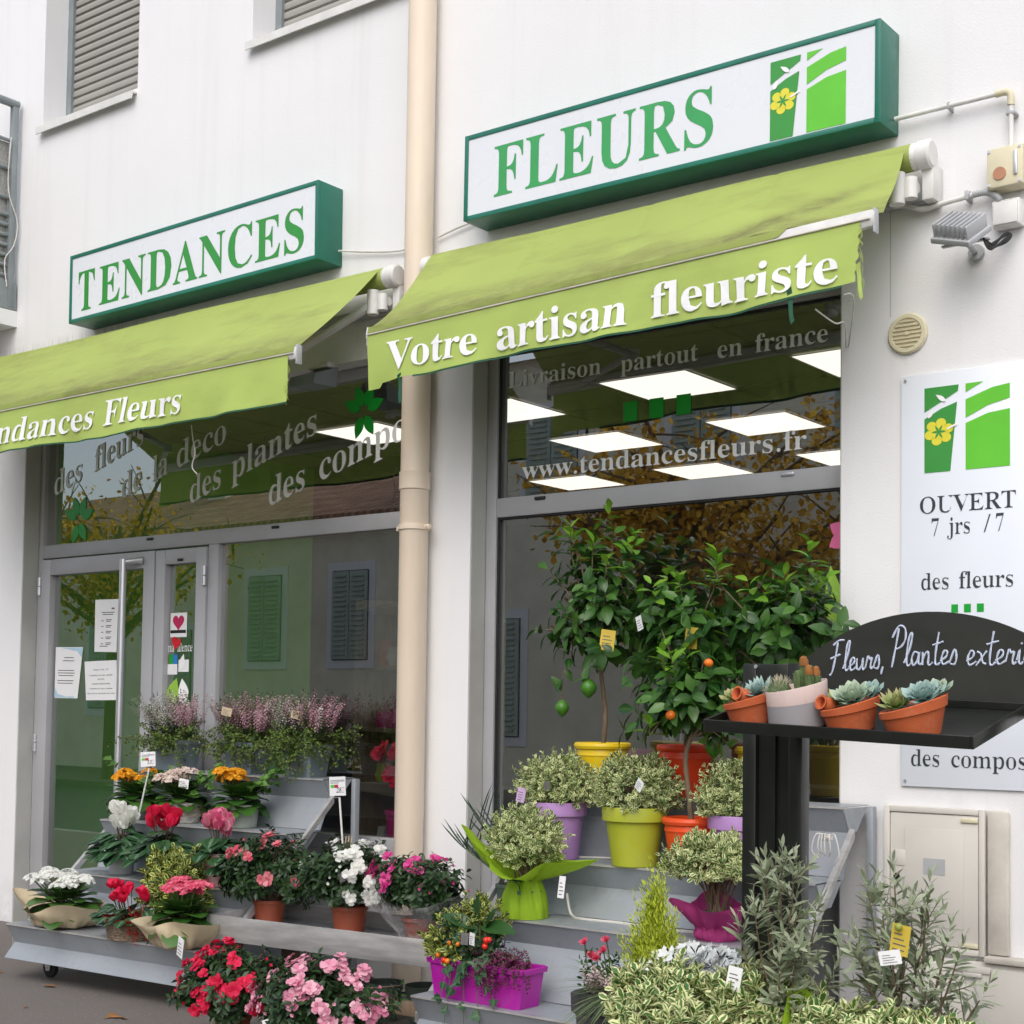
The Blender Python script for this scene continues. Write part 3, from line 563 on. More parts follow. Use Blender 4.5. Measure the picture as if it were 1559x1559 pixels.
# ------------------------------------------------------------------ lettering
GLYPHS = json.loads(r'''{"0":[375,[[[188,-7],[133,1],[91,24],[60,61],[39,111],[27,171],[23,241],[27,311],[39,371],[60,420],[91,456],[133,479],[189,486],[242,479],[283,456],[314,419],[336,370],[348,310],[353,240],[348,171],[336,110],[314,61],[283,24],[241,1]],[[188,37],[219,50],[237,91],[246,155],[248,240],[246,326],[237,390],[219,429],[189,443],[157,429],[139,390],[130,326],[127,240],[130,155],[139,91],[157,50]]]],"1":[375,[[[65,0],[65,36],[120,36],[135,38],[146,45],[154,79],[154,416],[108,365],[87,351],[67,346],[52,349],[40,359],[31,375],[28,396],[74,412],[132,447],[179,482],[254,482],[254,79],[261,47],[271,38],[288,36],[343,36],[343,0]]]],"2":[375,[[[24,0],[24,69],[123,171],[187,245],[218,307],[226,371],[223,405],[212,427],[196,441],[174,445],[145,438],[126,416],[116,380],[112,329],[77,333],[50,344],[32,365],[26,396],[30,419],[43,441],[63,459],[92,474],[129,483],[174,486],[240,479],[288,456],[318,421],[328,375],[319,329],[291,281],[238,220],[154,138],[87,74],[244,74],[263,77],[279,86],[292,101],[300,120],[305,141],[345,141],[341,0]]]],"3":[375,[[[163,-7],[117,-4],[81,5],[53,18],[34,35],[23,54],[19,74],[23,96],[36,113],[54,123],[76,126],[82,89],[99,62],[125,46],[158,40],[199,49],[216,61],[230,79],[238,105],[241,139],[234,174],[214,202],[181,221],[137,227],[95,227],[95,269],[140,269],[178,275],[204,296],[220,327],[225,367],[221,400],[211,424],[193,440],[169,445],[148,441],[133,430],[116,391],[111,341],[75,345],[47,356],[30,374],[24,401],[34,434],[62,461],[108,480],[173,486],[237,479],[286,458],[317,423],[328,377],[320,335],[298,301],[265,275],[225,256],[279,238],[305,222],[326,201],[340,174],[345,138],[341,101],[329,70],[312,44],[288,25],[230,1]]]],"4":[375,[[[121,0],[121,36],[140,36],[179,44],[191,58],[195,84],[195,125],[9,125],[9,166],[199,480],[293,480],[293,169],[363,169],[363,125],[293,125],[293,84],[297,58],[309,44],[348,36],[357,36],[357,0]],[[56,169],[195,169],[195,287],[196,351],[199,416],[189,394],[174,366],[158,338],[146,319]]]],"5":[375,[[[165,-7],[119,-4],[84,5],[58,18],[40,35],[30,54],[27,75],[31,95],[42,109],[59,118],[81,121],[88,83],[111,52],[130,43],[154,40],[195,50],[212,63],[226,83],[234,111],[237,148],[231,192],[213,223],[184,241],[146,247],[103,243],[71,235],[40,247],[62,480],[316,480],[319,357],[281,357],[275,380],[267,399],[244,406],[105,406],[94,281],[126,288],[168,291],[238,282],[293,256],[328,211],[340,148],[336,108],[324,75],[306,48],[282,27],[226,1]]]],"6":[375,[[[197,-7],[150,-1],[109,18],[76,49],[51,93],[35,151],[30,222],[33,275],[42,325],[57,370],[77,409],[104,441],[137,466],[176,481],[222,486],[261,484],[291,476],[313,464],[329,449],[338,431],[340,412],[336,393],[322,376],[298,364],[260,360],[256,400],[243,434],[232,443],[216,447],[180,435],[152,401],[134,345],[125,269],[161,286],[218,294],[273,285],[315,258],[343,214],[352,155],[342,90],[313,38],[264,5]],[[199,38],[222,44],[239,64],[251,98],[255,148],[250,196],[238,228],[219,247],[193,253],[154,243],[125,221],[131,138],[147,81],[170,48]]]],"7":[375,[[[111,0],[289,406],[113,406],[86,398],[74,372],[70,338],[30,338],[33,480],[353,480],[353,447],[168,0]]]],"8":[375,[[[183,-7],[132,-2],[91,11],[60,31],[38,57],[25,88],[20,122],[27,162],[47,193],[79,219],[119,242],[83,267],[57,296],[41,327],[36,364],[39,395],[50,423],[70,449],[99,469],[140,482],[191,486],[254,478],[299,453],[325,415],[334,369],[328,333],[310,305],[244,260],[296,230],[330,199],[349,166],[355,127],[344,71],[310,29],[256,2]],[[203,283],[224,298],[239,317],[247,340],[250,370],[243,407],[222,436],[206,444],[187,447],[163,442],[145,426],[134,402],[130,372],[135,341],[149,318]],[[187,32],[218,37],[241,55],[257,82],[262,116],[256,146],[239,170],[208,192],[164,216],[126,178],[115,152],[111,120],[116,84],[132,56],[156,38]]]],"9":[375,[[[152,-7],[116,-4],[88,4],[67,17],[53,33],[42,69],[50,94],[75,107],[87,80],[103,56],[126,41],[156,36],[223,84],[251,230],[212,198],[186,188],[155,185],[103,194],[60,220],[33,264],[24,324],[28,369],[42,409],[64,441],[95,466],[133,481],[177,486],[223,480],[264,463],[298,433],[323,390],[340,332],[345,261],[334,157],[321,111],[301,72],[274,39],[241,14],[200,-2]],[[184,233],[206,236],[224,245],[251,278],[245,352],[231,403],[209,432],[181,441],[156,434],[137,413],[125,377],[121,328],[137,257]]]],"A":[437,[[[-9,0],[-9,18],[9,21],[24,30],[49,75],[206,466],[224,465],[384,87],[411,34],[425,22],[443,18],[443,0],[229,0],[229,18],[270,25],[283,46],[273,81],[253,132],[103,132],[79,71],[76,59],[75,48],[87,26],[124,18],[128,18],[128,0]],[[113,161],[242,161],[177,319]]]],"B":[443,[[[16,0],[16,17],[45,22],[62,32],[72,51],[75,82],[75,369],[69,412],[51,433],[15,439],[15,455],[220,455],[318,444],[377,409],[396,351],[369,283],[287,247],[385,206],[418,132],[407,76],[371,35],[314,9],[238,0]],[[182,252],[188,252],[234,257],[263,272],[279,301],[285,345],[281,385],[269,412],[248,428],[216,434],[198,432],[188,425],[182,391]],[[222,24],[259,30],[283,49],[296,81],[301,128],[295,176],[277,208],[245,225],[197,231],[182,231],[182,65],[190,33],[202,26]]]],"C":[468,[[[257,-11],[193,-3],[137,20],[91,56],[56,104],[34,162],[26,228],[34,294],[56,351],[92,399],[139,435],[195,458],[259,465],[309,459],[367,440],[388,435],[408,443],[419,465],[437,465],[437,308],[420,308],[392,364],[356,407],[313,434],[265,443],[198,419],[157,347],[144,226],[159,114],[203,46],[278,24],[318,29],[358,45],[395,71],[428,106],[447,89],[365,14]]]],"D":[496,[[[20,0],[20,17],[47,21],[63,30],[71,46],[74,75],[74,374],[71,407],[61,426],[43,435],[15,439],[15,455],[222,455],[328,441],[405,396],[452,325],[468,228],[441,101],[362,25],[228,0]],[[222,24],[279,37],[319,75],[343,139],[351,229],[336,342],[294,410],[223,433],[202,431],[190,423],[182,385],[182,72],[190,34],[202,27]]]],"E":[442,[[[14,0],[14,17],[44,20],[62,30],[72,48],[75,78],[75,369],[72,405],[62,425],[44,435],[16,439],[16,455],[399,455],[399,320],[383,320],[369,373],[340,406],[295,424],[232,430],[200,428],[186,417],[183,388],[183,246],[193,246],[232,252],[259,269],[277,300],[288,345],[304,345],[304,118],[287,118],[273,181],[259,201],[241,213],[185,222],[183,222],[183,67],[185,47],[192,35],[230,28],[276,30],[313,39],[345,53],[371,75],[393,105],[411,143],[430,143],[402,0]]]],"F":[404,[[[15,0],[15,17],[45,23],[62,34],[72,53],[75,84],[75,375],[71,405],[61,423],[43,433],[14,439],[14,455],[394,455],[394,320],[377,320],[369,357],[355,385],[336,406],[310,420],[275,428],[230,431],[200,429],[186,421],[182,398],[182,247],[190,247],[229,253],[256,270],[274,301],[284,347],[302,347],[302,118],[285,118],[274,168],[257,200],[229,218],[189,224],[182,224],[182,81],[188,43],[196,31],[210,24],[257,17],[257,0]]]],"G":[508,[[[268,-10],[200,-3],[141,19],[93,55],[57,103],[35,161],[28,229],[35,295],[57,352],[93,399],[139,435],[195,458],[257,465],[311,459],[369,441],[388,436],[406,443],[419,465],[437,465],[437,308],[420,308],[403,346],[382,379],[357,406],[329,426],[299,439],[267,443],[200,419],[159,347],[146,228],[154,135],[180,67],[221,26],[275,13],[308,16],[328,27],[339,45],[343,71],[343,128],[339,154],[329,170],[309,179],[275,182],[275,198],[500,198],[500,182],[473,179],[457,171],[449,155],[446,128],[446,29],[357,0]]]],"H":[523,[[[15,0],[15,17],[45,22],[62,32],[72,50],[75,81],[75,379],[71,406],[62,424],[44,434],[16,439],[16,455],[242,455],[242,439],[204,432],[187,415],[182,379],[182,251],[342,251],[342,379],[337,415],[320,432],[282,439],[282,455],[507,455],[507,439],[478,434],[461,424],[452,407],[449,379],[449,81],[452,52],[461,33],[478,22],[507,17],[507,0],[282,0],[282,17],[311,21],[329,31],[339,49],[342,81],[342,221],[182,221],[182,81],[185,50],[194,32],[212,22],[242,17],[242,0]]]],"I":[261,[[[13,0],[13,17],[42,23],[61,32],[72,49],[75,75],[75,387],[72,412],[63,427],[45,435],[13,439],[13,455],[244,455],[244,439],[214,435],[196,427],[186,412],[183,387],[183,77],[187,44],[206,26],[246,17],[246,0]]]],"J":[330,[[[109,-65],[78,-62],[51,-54],[29,-40],[11,-22],[0,-1],[-3,23],[0,44],[11,61],[26,71],[44,75],[64,71],[79,62],[89,47],[93,28],[85,-1],[77,-19],[84,-35],[105,-40],[126,-36],[139,-25],[148,21],[148,367],[142,409],[135,422],[122,430],[79,439],[79,455],[314,455],[314,439],[277,431],[266,423],[260,411],[255,367],[255,89],[239,3],[190,-48]]]],"L":[426,[[[15,0],[15,17],[45,22],[62,32],[72,50],[75,81],[75,379],[71,407],[62,425],[44,434],[16,439],[16,455],[250,455],[250,439],[208,434],[196,427],[188,416],[182,379],[182,83],[185,47],[200,31],[234,28],[278,31],[315,40],[345,56],[370,80],[391,112],[409,154],[427,154],[402,0]]]],"M":[634,[[[14,0],[14,17],[43,22],[61,32],[72,50],[75,79],[75,382],[71,416],[53,432],[15,439],[15,455],[185,455],[317,142],[449,455],[617,455],[617,439],[590,433],[573,423],[563,405],[560,378],[560,85],[565,43],[582,23],[617,17],[617,0],[396,0],[396,17],[433,25],[450,44],[455,83],[455,399],[288,0],[270,0],[105,389],[105,80],[109,48],[120,30],[139,20],[169,17],[169,0]]]],"N":[494,[[[403,-11],[107,350],[107,79],[110,49],[119,31],[136,21],[167,17],[167,0],[18,0],[18,17],[54,23],[71,41],[76,79],[76,388],[36,433],[18,439],[18,455],[156,455],[391,169],[391,377],[386,414],[369,431],[331,439],[331,455],[480,455],[480,439],[450,434],[433,425],[425,407],[422,377],[422,-11]]]],"O":[525,[[[261,-11],[213,-6],[169,7],[129,29],[94,58],[66,93],[45,134],[32,179],[28,228],[32,276],[45,321],[66,362],[95,397],[130,426],[170,448],[216,462],[265,466],[313,462],[357,448],[397,427],[431,399],[459,364],[481,323],[494,277],[498,228],[494,179],[481,134],[459,93],[430,58],[395,29],[355,7],[310,-6]],[[265,12],[328,36],[367,108],[379,228],[371,321],[348,389],[310,430],[260,443],[196,419],[158,347],[145,228],[153,135],[177,67],[215,26]]]],"P":[418,[[[15,0],[15,17],[45,22],[62,32],[72,50],[75,81],[75,379],[71,406],[62,424],[44,434],[16,439],[16,455],[214,455],[287,452],[336,440],[366,422],[390,398],[404,367],[409,332],[398,280],[367,240],[314,214],[242,206],[182,206],[182,81],[185,50],[194,32],[212,22],[242,17],[242,0]],[[182,230],[201,230],[244,235],[272,253],[287,283],[292,329],[288,375],[275,406],[252,425],[216,431],[189,424],[182,398]]]],"Q":[525,[[[378,-116],[262,-87],[187,-1],[141,21],[101,50],[70,86],[47,129],[32,176],[28,228],[32,276],[45,321],[66,362],[95,397],[130,426],[170,448],[216,462],[265,466],[313,462],[357,448],[397,427],[431,399],[459,364],[481,323],[494,277],[498,228],[487,152],[454,86],[401,34],[330,0],[378,-60],[445,-81],[492,-73],[495,-92],[435,-110]],[[265,12],[329,36],[367,108],[380,228],[372,321],[348,389],[310,430],[260,443],[196,419],[158,347],[145,228],[153,135],[178,67],[216,26]]]],"R":[473,[[[15,0],[15,17],[45,22],[62,32],[72,50],[75,81],[75,379],[71,406],[62,424],[44,434],[16,439],[16,455],[217,455],[305,448],[367,426],[405,388],[417,334],[392,265],[315,224],[432,50],[452,26],[478,17],[480,17],[480,0],[338,0],[201,212],[182,212],[182,81],[185,50],[194,32],[212,22],[242,17],[242,0]],[[182,234],[203,234],[249,240],[280,258],[298,290],[304,336],[284,407],[224,431],[202,429],[190,422],[182,385]]]],"S":[390,[[[43,-11],[43,158],[62,158],[83,94],[111,50],[149,24],[197,15],[231,20],[257,36],[273,60],[279,89],[265,129],[225,160],[163,191],[112,221],[77,253],[56,289],[50,332],[54,370],[67,403],[88,429],[115,449],[148,462],[185,466],[229,461],[282,448],[291,446],[300,445],[313,450],[320,466],[339,466],[339,319],[322,319],[310,354],[293,385],[272,410],[248,429],[222,441],[194,445],[163,440],[140,426],[125,406],[120,380],[124,356],[137,336],[189,303],[253,273],[317,233],[337,211],[350,188],[359,133],[354,93],[339,58],[314,29],[281,8],[240,-6],[192,-10],[158,-8],[126,1],[98,9],[85,12],[69,7],[61,-11]]]],"T":[423,[[[92,0],[92,17],[123,21],[142,31],[152,50],[156,81],[156,433],[149,433],[102,426],[65,403],[41,367],[29,318],[11,318],[11,455],[410,455],[410,317],[394,317],[357,404],[269,433],[263,433],[263,81],[267,49],[276,30],[296,21],[328,17],[328,0]]]],"U":[492,[[[248,-13],[168,-2],[114,29],[83,81],[73,155],[73,379],[70,406],[61,424],[43,434],[15,439],[15,455],[240,455],[240,439],[202,432],[185,415],[181,379],[181,140],[186,88],[203,51],[232,29],[275,22],[363,56],[392,159],[392,378],[389,406],[379,423],[360,433],[328,439],[328,455],[474,455],[474,439],[448,432],[433,421],[425,404],[422,378],[422,181],[412,92],[380,32],[325,-2]]]],"V":[428,[[[212,-13],[44,381],[22,420],[8,432],[-14,439],[-14,455],[211,455],[211,439],[166,432],[156,423],[152,410],[161,378],[259,143],[348,377],[355,409],[351,423],[342,432],[299,439],[299,455],[442,455],[442,439],[423,436],[408,427],[382,383],[230,-13]]]],"a":[344,[[[255,-10],[216,1],[200,35],[151,2],[95,-9],[64,-4],[40,11],[25,34],[20,63],[31,104],[63,136],[119,164],[199,190],[199,241],[196,266],[187,282],[171,292],[148,296],[115,290],[104,274],[113,257],[123,231],[120,215],[110,202],[95,194],[77,191],[59,194],[45,203],[36,218],[33,236],[37,259],[49,278],[69,295],[95,308],[126,316],[162,318],[223,312],[263,292],[285,259],[293,210],[293,62],[295,40],[304,34],[320,42],[329,28],[294,-1]],[[151,34],[174,41],[199,63],[199,169],[138,139],[118,84],[126,46]]]],"b":[361,[[[43,-11],[43,388],[37,428],[8,439],[8,455],[138,455],[138,279],[175,308],[221,318],[254,313],[284,299],[308,276],[326,245],[338,208],[342,166],[337,118],[323,75],[300,40],[270,13],[233,-4],[192,-10],[148,-1],[105,28],[53,-11]],[[183,14],[213,23],[232,49],[242,95],[245,160],[242,213],[231,251],[212,273],[184,280],[155,270],[144,257],[138,242],[138,69],[149,28]]]],"c":[293,[[[156,-10],[119,-5],[87,11],[59,35],[38,68],[24,106],[19,150],[25,196],[40,237],[64,271],[96,297],[133,313],[175,319],[218,314],[250,298],[271,275],[277,245],[275,228],[266,215],[253,207],[236,204],[206,216],[196,251],[197,261],[197,271],[190,290],[169,297],[126,269],[112,187],[118,123],[137,76],[166,48],[204,38],[239,47],[271,72],[285,60],[227,8]]]],"d":[370,[[[140,-10],[107,-5],[78,10],[53,35],[35,66],[23,104],[19,147],[24,196],[36,237],[55,272],[81,297],[112,313],[146,318],[189,309],[223,280],[223,401],[220,419],[212,430],[176,439],[176,455],[319,455],[319,75],[325,41],[335,32],[353,28],[353,11],[294,6],[223,-10],[223,39],[188,2]],[[171,28],[187,31],[202,41],[215,56],[223,76],[223,242],[217,257],[206,270],[174,281],[147,273],[130,250],[121,210],[118,153],[120,98],[130,58],[146,36]]]],"e":[301,[[[154,-10],[117,-5],[85,10],[58,35],[37,69],[24,109],[19,157],[24,201],[38,240],[59,273],[87,298],[120,313],[157,318],[209,309],[249,280],[274,234],[283,173],[283,166],[117,166],[138,73],[199,42],[237,53],[270,86],[285,73],[228,11]],[[116,192],[201,192],[201,215],[193,277],[181,292],[161,297],[127,274],[116,203]]]],"f":[214,[[[15,0],[15,16],[40,22],[50,35],[52,73],[52,277],[16,277],[16,310],[52,310],[52,353],[60,400],[85,436],[123,457],[174,465],[212,460],[240,446],[257,425],[263,400],[260,381],[252,367],[239,358],[224,355],[195,365],[187,376],[185,391],[193,420],[196,426],[197,433],[193,441],[180,443],[163,440],[153,430],[148,390],[148,310],[203,310],[203,277],[148,277],[148,65],[150,40],[158,26],[173,18],[199,16],[199,0]]]],"g":[327,[[[146,-140],[89,-136],[48,-122],[22,-100],[14,-75],[28,-46],[69,-26],[35,-1],[24,30],[28,54],[42,74],[67,92],[102,110],[42,150],[22,212],[27,242],[40,268],[60,289],[88,305],[120,315],[157,318],[196,315],[233,304],[317,304],[317,268],[268,268],[286,237],[291,203],[288,176],[276,151],[258,131],[234,116],[205,106],[172,103],[157,103],[142,104],[112,94],[104,84],[101,71],[111,55],[141,49],[175,49],[259,40],[285,29],[303,13],[312,-9],[316,-37],[305,-80],[272,-113],[219,-133]],[[157,124],[178,130],[190,146],[197,173],[199,211],[197,249],[190,276],[178,292],[157,297],[137,292],[124,276],[117,249],[114,211],[117,173],[124,146],[137,130]],[[161,-116],[238,-104],[263,-66],[260,-51],[249,-41],[205,-34],[97,-34],[79,-52],[73,-73],[79,-89],[95,-103],[122,-113]]]],"h":[381,[[[18,0],[18,16],[45,26],[52,56],[52,399],[46,429],[36,437],[19,440],[19,455],[148,455],[148,267],[190,305],[243,318],[309,292],[330,212],[330,56],[337,26],[347,19],[363,16],[363,0],[202,0],[202,16],[207,16],[228,26],[235,56],[235,217],[229,258],[219,268],[203,271],[173,262],[148,235],[148,56],[154,26],[164,19],[180,16],[180,0]]]],"i":[198,[[[101,362],[81,366],[65,376],[54,393],[50,412],[54,432],[65,449],[81,460],[101,463],[120,460],[137,449],[147,432],[151,412],[147,393],[136,376],[120,366]],[[18,0],[18,16],[45,26],[52,56],[52,252],[47,285],[20,293],[21,310],[148,310],[148,56],[154,26],[180,16],[180,0]]]],"j":[210,[[[106,363],[86,367],[70,378],[59,394],[56,414],[59,434],[71,450],[87,461],[106,465],[126,461],[142,450],[153,434],[157,414],[153,394],[142,378],[126,367]],[[36,-140],[-11,-131],[-44,-105],[-53,-88],[-56,-70],[-53,-53],[-45,-40],[-32,-32],[-15,-29],[15,-39],[23,-51],[26,-66],[19,-87],[11,-103],[16,-113],[31,-117],[49,-113],[58,-100],[64,-54],[64,250],[56,284],[43,291],[22,294],[22,310],[159,310],[159,-21],[151,-73],[127,-110],[88,-133]]]],"k":[359,[[[17,0],[17,16],[45,26],[52,56],[52,398],[47,429],[38,436],[20,439],[21,455],[148,455],[148,169],[227,248],[240,264],[244,278],[235,290],[209,293],[206,293],[206,310],[345,310],[345,293],[308,284],[275,260],[222,209],[346,34],[360,21],[376,16],[376,0],[211,0],[211,16],[217,16],[234,20],[239,32],[232,49],[163,147],[148,134],[148,56],[154,26],[180,16],[180,0]]]],"l":[199,[[[18,0],[18,16],[45,26],[52,56],[52,398],[47,429],[38,436],[20,439],[20,455],[148,455],[148,56],[154,26],[180,16],[180,0]]]],"m":[554,[[[18,0],[18,16],[45,26],[52,56],[52,253],[46,284],[36,291],[19,294],[19,310],[146,310],[146,265],[188,305],[237,318],[292,304],[320,261],[364,304],[418,318],[482,292],[504,212],[504,56],[510,26],[520,19],[536,16],[536,0],[377,0],[377,16],[393,19],[403,26],[410,56],[410,217],[404,258],[394,268],[377,271],[349,263],[324,237],[324,56],[331,26],[340,19],[356,16],[356,0],[199,0],[199,16],[215,19],[225,26],[232,56],[232,217],[226,258],[216,268],[199,271],[170,262],[146,235],[146,56],[152,27],[162,19],[177,16],[177,0]]]],"n":[381,[[[18,0],[18,16],[45,26],[52,56],[52,253],[46,284],[36,291],[19,294],[19,310],[148,310],[148,267],[190,306],[243,318],[309,292],[330,212],[330,56],[337,26],[347,19],[363,16],[363,0],[202,0],[202,16],[207,16],[228,26],[235,56],[235,217],[229,258],[219,268],[203,271],[173,262],[148,235],[148,56],[154,26],[164,19],[180,16],[180,0]]]],"o":[336,[[[169,-10],[127,-5],[90,11],[60,37],[38,70],[24,110],[19,154],[24,199],[38,239],[60,272],[90,297],[127,313],[168,318],[209,313],[245,298],[275,273],[298,240],[312,200],[317,154],[312,108],[298,69],[275,36],[245,11],[210,-5]],[[169,11],[193,18],[209,39],[217,81],[220,154],[217,227],[208,271],[192,292],[169,299],[144,292],[128,271],[120,227],[117,154],[120,82],[128,39],[144,18]]]],"p":[371,[[[17,-139],[17,-124],[40,-117],[50,-101],[52,-64],[52,243],[46,283],[19,295],[19,310],[143,310],[143,263],[180,305],[230,319],[264,314],[293,298],[317,274],[335,241],[346,203],[350,160],[346,113],[334,72],[316,38],[291,12],[261,-5],[227,-10],[183,1],[148,32],[148,-58],[152,-99],[167,-118],[197,-123],[197,-139]],[[195,28],[222,36],[239,59],[249,99],[253,154],[250,208],[241,248],[225,270],[199,278],[171,267],[148,235],[148,69],[167,38]]]],"q":[364,[[[175,-139],[175,-123],[214,-114],[221,-102],[224,-83],[224,29],[187,0],[142,-9],[108,-5],[79,10],[54,33],[36,64],[24,101],[20,144],[25,192],[40,234],[63,270],[93,297],[129,313],[170,319],[215,310],[257,281],[309,320],[320,320],[320,-83],[326,-113],[337,-120],[354,-123],[354,-139]],[[179,30],[208,40],[218,52],[224,67],[224,241],[213,281],[179,295],[150,286],[131,261],[120,218],[117,156],[120,100],[131,60],[150,37]]]],"r":[287,[[[18,0],[18,16],[45,26],[52,56],[52,252],[46,285],[20,293],[21,310],[146,310],[146,252],[165,280],[187,301],[210,314],[233,318],[258,315],[275,304],[286,287],[289,266],[287,248],[278,234],[265,225],[248,222],[222,231],[207,250],[189,260],[175,255],[162,241],[152,220],[149,192],[149,56],[152,37],[159,25],[197,16],[197,0]]]],"s":[288,[[[151,-10],[122,-6],[87,6],[73,9],[60,4],[51,-9],[36,-9],[36,105],[53,105],[66,68],[87,39],[112,21],[140,15],[162,18],[179,27],[189,40],[192,58],[183,84],[156,105],[107,130],[76,148],[54,169],[41,193],[37,220],[44,259],[65,291],[98,312],[141,319],[166,316],[199,308],[206,306],[213,305],[223,308],[230,319],[244,319],[244,222],[228,222],[215,254],[196,277],[174,291],[149,296],[130,294],[116,286],[108,274],[105,259],[115,232],[146,212],[191,189],[221,172],[241,151],[253,127],[257,95],[250,51],[228,18],[194,-3]]]],"t":[228,[[[124,-9],[89,-4],[66,10],[53,36],[48,71],[48,279],[20,279],[20,300],[88,369],[129,424],[144,424],[144,310],[208,310],[208,279],[144,279],[144,82],[149,51],[157,43],[168,40],[189,49],[206,75],[222,66],[182,9]]]],"u":[375,[[[131,-10],[91,-3],[65,17],[51,51],[46,97],[46,248],[39,282],[29,291],[11,294],[11,310],[142,310],[142,74],[151,46],[162,38],[177,36],[205,43],[228,66],[228,248],[221,283],[209,291],[189,294],[189,310],[324,310],[324,70],[331,39],[360,30],[360,13],[300,7],[228,-10],[228,40],[209,19],[186,3],[160,-7]]]],"v":[306,[[[142,-10],[38,248],[22,281],[12,290],[-3,293],[-3,310],[164,310],[164,294],[156,294],[136,290],[129,276],[130,268],[185,122],[236,253],[241,272],[232,289],[203,294],[203,310],[305,310],[305,295],[289,289],[278,279],[260,243],[160,-10]]]],"w":[435,[[[122,-10],[17,265],[6,284],[-11,293],[-11,310],[138,310],[138,293],[120,289],[114,276],[116,266],[120,253],[167,127],[211,235],[201,266],[190,288],[168,295],[168,310],[323,310],[323,293],[302,288],[296,276],[296,269],[298,262],[336,141],[382,256],[387,275],[380,289],[356,295],[356,310],[445,310],[445,295],[425,284],[412,258],[304,-10],[289,-10],[223,197],[140,-10]]]],"x":[319,[[[5,0],[5,15],[34,29],[62,56],[123,136],[43,263],[24,285],[4,293],[4,310],[169,310],[169,294],[147,291],[140,280],[149,260],[183,206],[224,257],[234,279],[227,290],[201,294],[201,310],[311,310],[311,296],[283,283],[254,254],[198,184],[291,36],[303,21],[319,15],[319,0],[155,0],[155,16],[178,19],[185,30],[173,59],[138,114],[97,61],[85,34],[92,20],[114,15],[118,15],[118,0]]]],"y":[300,[[[52,-140],[29,-137],[10,-125],[-3,-107],[-7,-84],[-4,-67],[5,-53],[18,-43],[36,-40],[64,-49],[72,-61],[75,-76],[74,-81],[74,-87],[77,-96],[86,-99],[99,-92],[114,-74],[129,-44],[140,-5],[36,251],[25,275],[15,287],[-3,293],[-5,293],[-5,310],[162,310],[162,293],[136,289],[128,275],[130,267],[133,257],[185,119],[230,241],[236,260],[238,274],[229,289],[203,293],[203,310],[300,310],[300,293],[287,290],[277,281],[259,242],[162,-24],[129,-96],[113,-117],[95,-131]]]],"z":[293,[[[13,0],[13,14],[168,287],[128,287],[96,283],[72,272],[55,250],[44,216],[26,216],[32,310],[275,310],[275,291],[126,25],[152,25],[194,30],[223,44],[244,69],[260,107],[276,107],[268,0]]]],".":[180,[[[89,-9],[60,1],[51,15],[48,36],[51,57],[60,71],[89,81],[119,71],[129,57],[132,36],[129,15],[119,1]]]],",":[180,[[[28,-87],[47,-3],[61,78],[124,78],[129,71],[104,-8],[71,-87]]]],"/":[250,[[[7,0],[185,480],[243,480],[64,0]]]],"-":[216,[[[27,154],[27,206],[189,206],[189,154]]]],"'":[151,[[[57,306],[44,480],[107,480],[94,306]]]],"\u20ac":[403,[[[64,0],[64,480],[339,480],[339,0]],[[98,34],[306,34],[306,445],[98,445]]]]}''')
def glyph(c, thin):
    g = GLYPHS[c]
    out = []
    for poly in g[1]:
        n = len(poly)
        if n < 3: continue
        q = []
        for i in range(n):
            a, b, d = poly[i-1], poly[i], poly[(i+1) % n]
            e1 = Vector((b[0]-a[0], b[1]-a[1])); e2 = Vector((d[0]-b[0], d[1]-b[1]))
            n1 = Vector((e1.y, -e1.x)); n2 = Vector((e2.y, -e2.x))
            if n1.length > 0: n1.normalize()
            if n2.length > 0: n2.normalize()
            nn = n1+n2
            if nn.length > 1e-6: nn.normalize()
            q.append((b[0]+nn.x*thin, b[1]))
        out.append(q)
    return g[0], out

def text(mb, s, fn, x0, x1, z0, h, thin=0, track=None, mi=0, capscale=455, shear=0):
    """letters of cap height h, squeezed between x0 and x1, laid on fn(x, z) -> xyz"""
    lay = []
    x = 0
    if track is None: track = -1.3*thin
    for c in s:
        if c == ' ':
            x += 300+track; continue
        wd, polys = glyph(c, thin)
        lay.append((x, polys)); x += wd+track
    tot = x-track
    sx = (x1-x0)/tot
    sz = h/capscale
    for ox, polys in lay:
        bb = [(min(a for a, b in p), max(a for a, b in p), min(b for a, b in p), max(b for a, b in p)) for p in polys]
        inside = lambda i, j: i != j and bb[j][0] <= bb[i][0] and bb[i][1] <= bb[j][1] and bb[j][2] <= bb[i][2] and bb[i][3] <= bb[j][3]
        for j in range(len(polys)):                       # an outline with its own counters
            if any(inside(j, k) for k in range(len(polys))): continue
            grp = [polys[j]]+[polys[i] for i in range(len(polys)) if inside(i, j)]
            tri = tessellate_polygon([[Vector((a, b, 0)) for a, b in p] for p in grp])
            mb.add([fn(x0+(ox+a+shear*b)*sx, z0+b*sz) for p in grp for a, b in p], list(tri), mi)
    return mb

def smoothline(pts, k=4):
    pts = [Vector(p) for p in pts]
    out = []
    n = len(pts)
    for i in range(n-1):
        p0, p1, p2, p3 = pts[max(i-1, 0)], pts[i], pts[i+1], pts[min(i+2, n-1)]
        for j in range(k):
            t = j/k
            out.append(.5*((2*p1)+(p2-p0)*t+(2*p0-5*p1+4*p2-p3)*t*t+(3*p1-p0-3*p2+p3)*t**3))
    out.append(pts[-1])
    return out

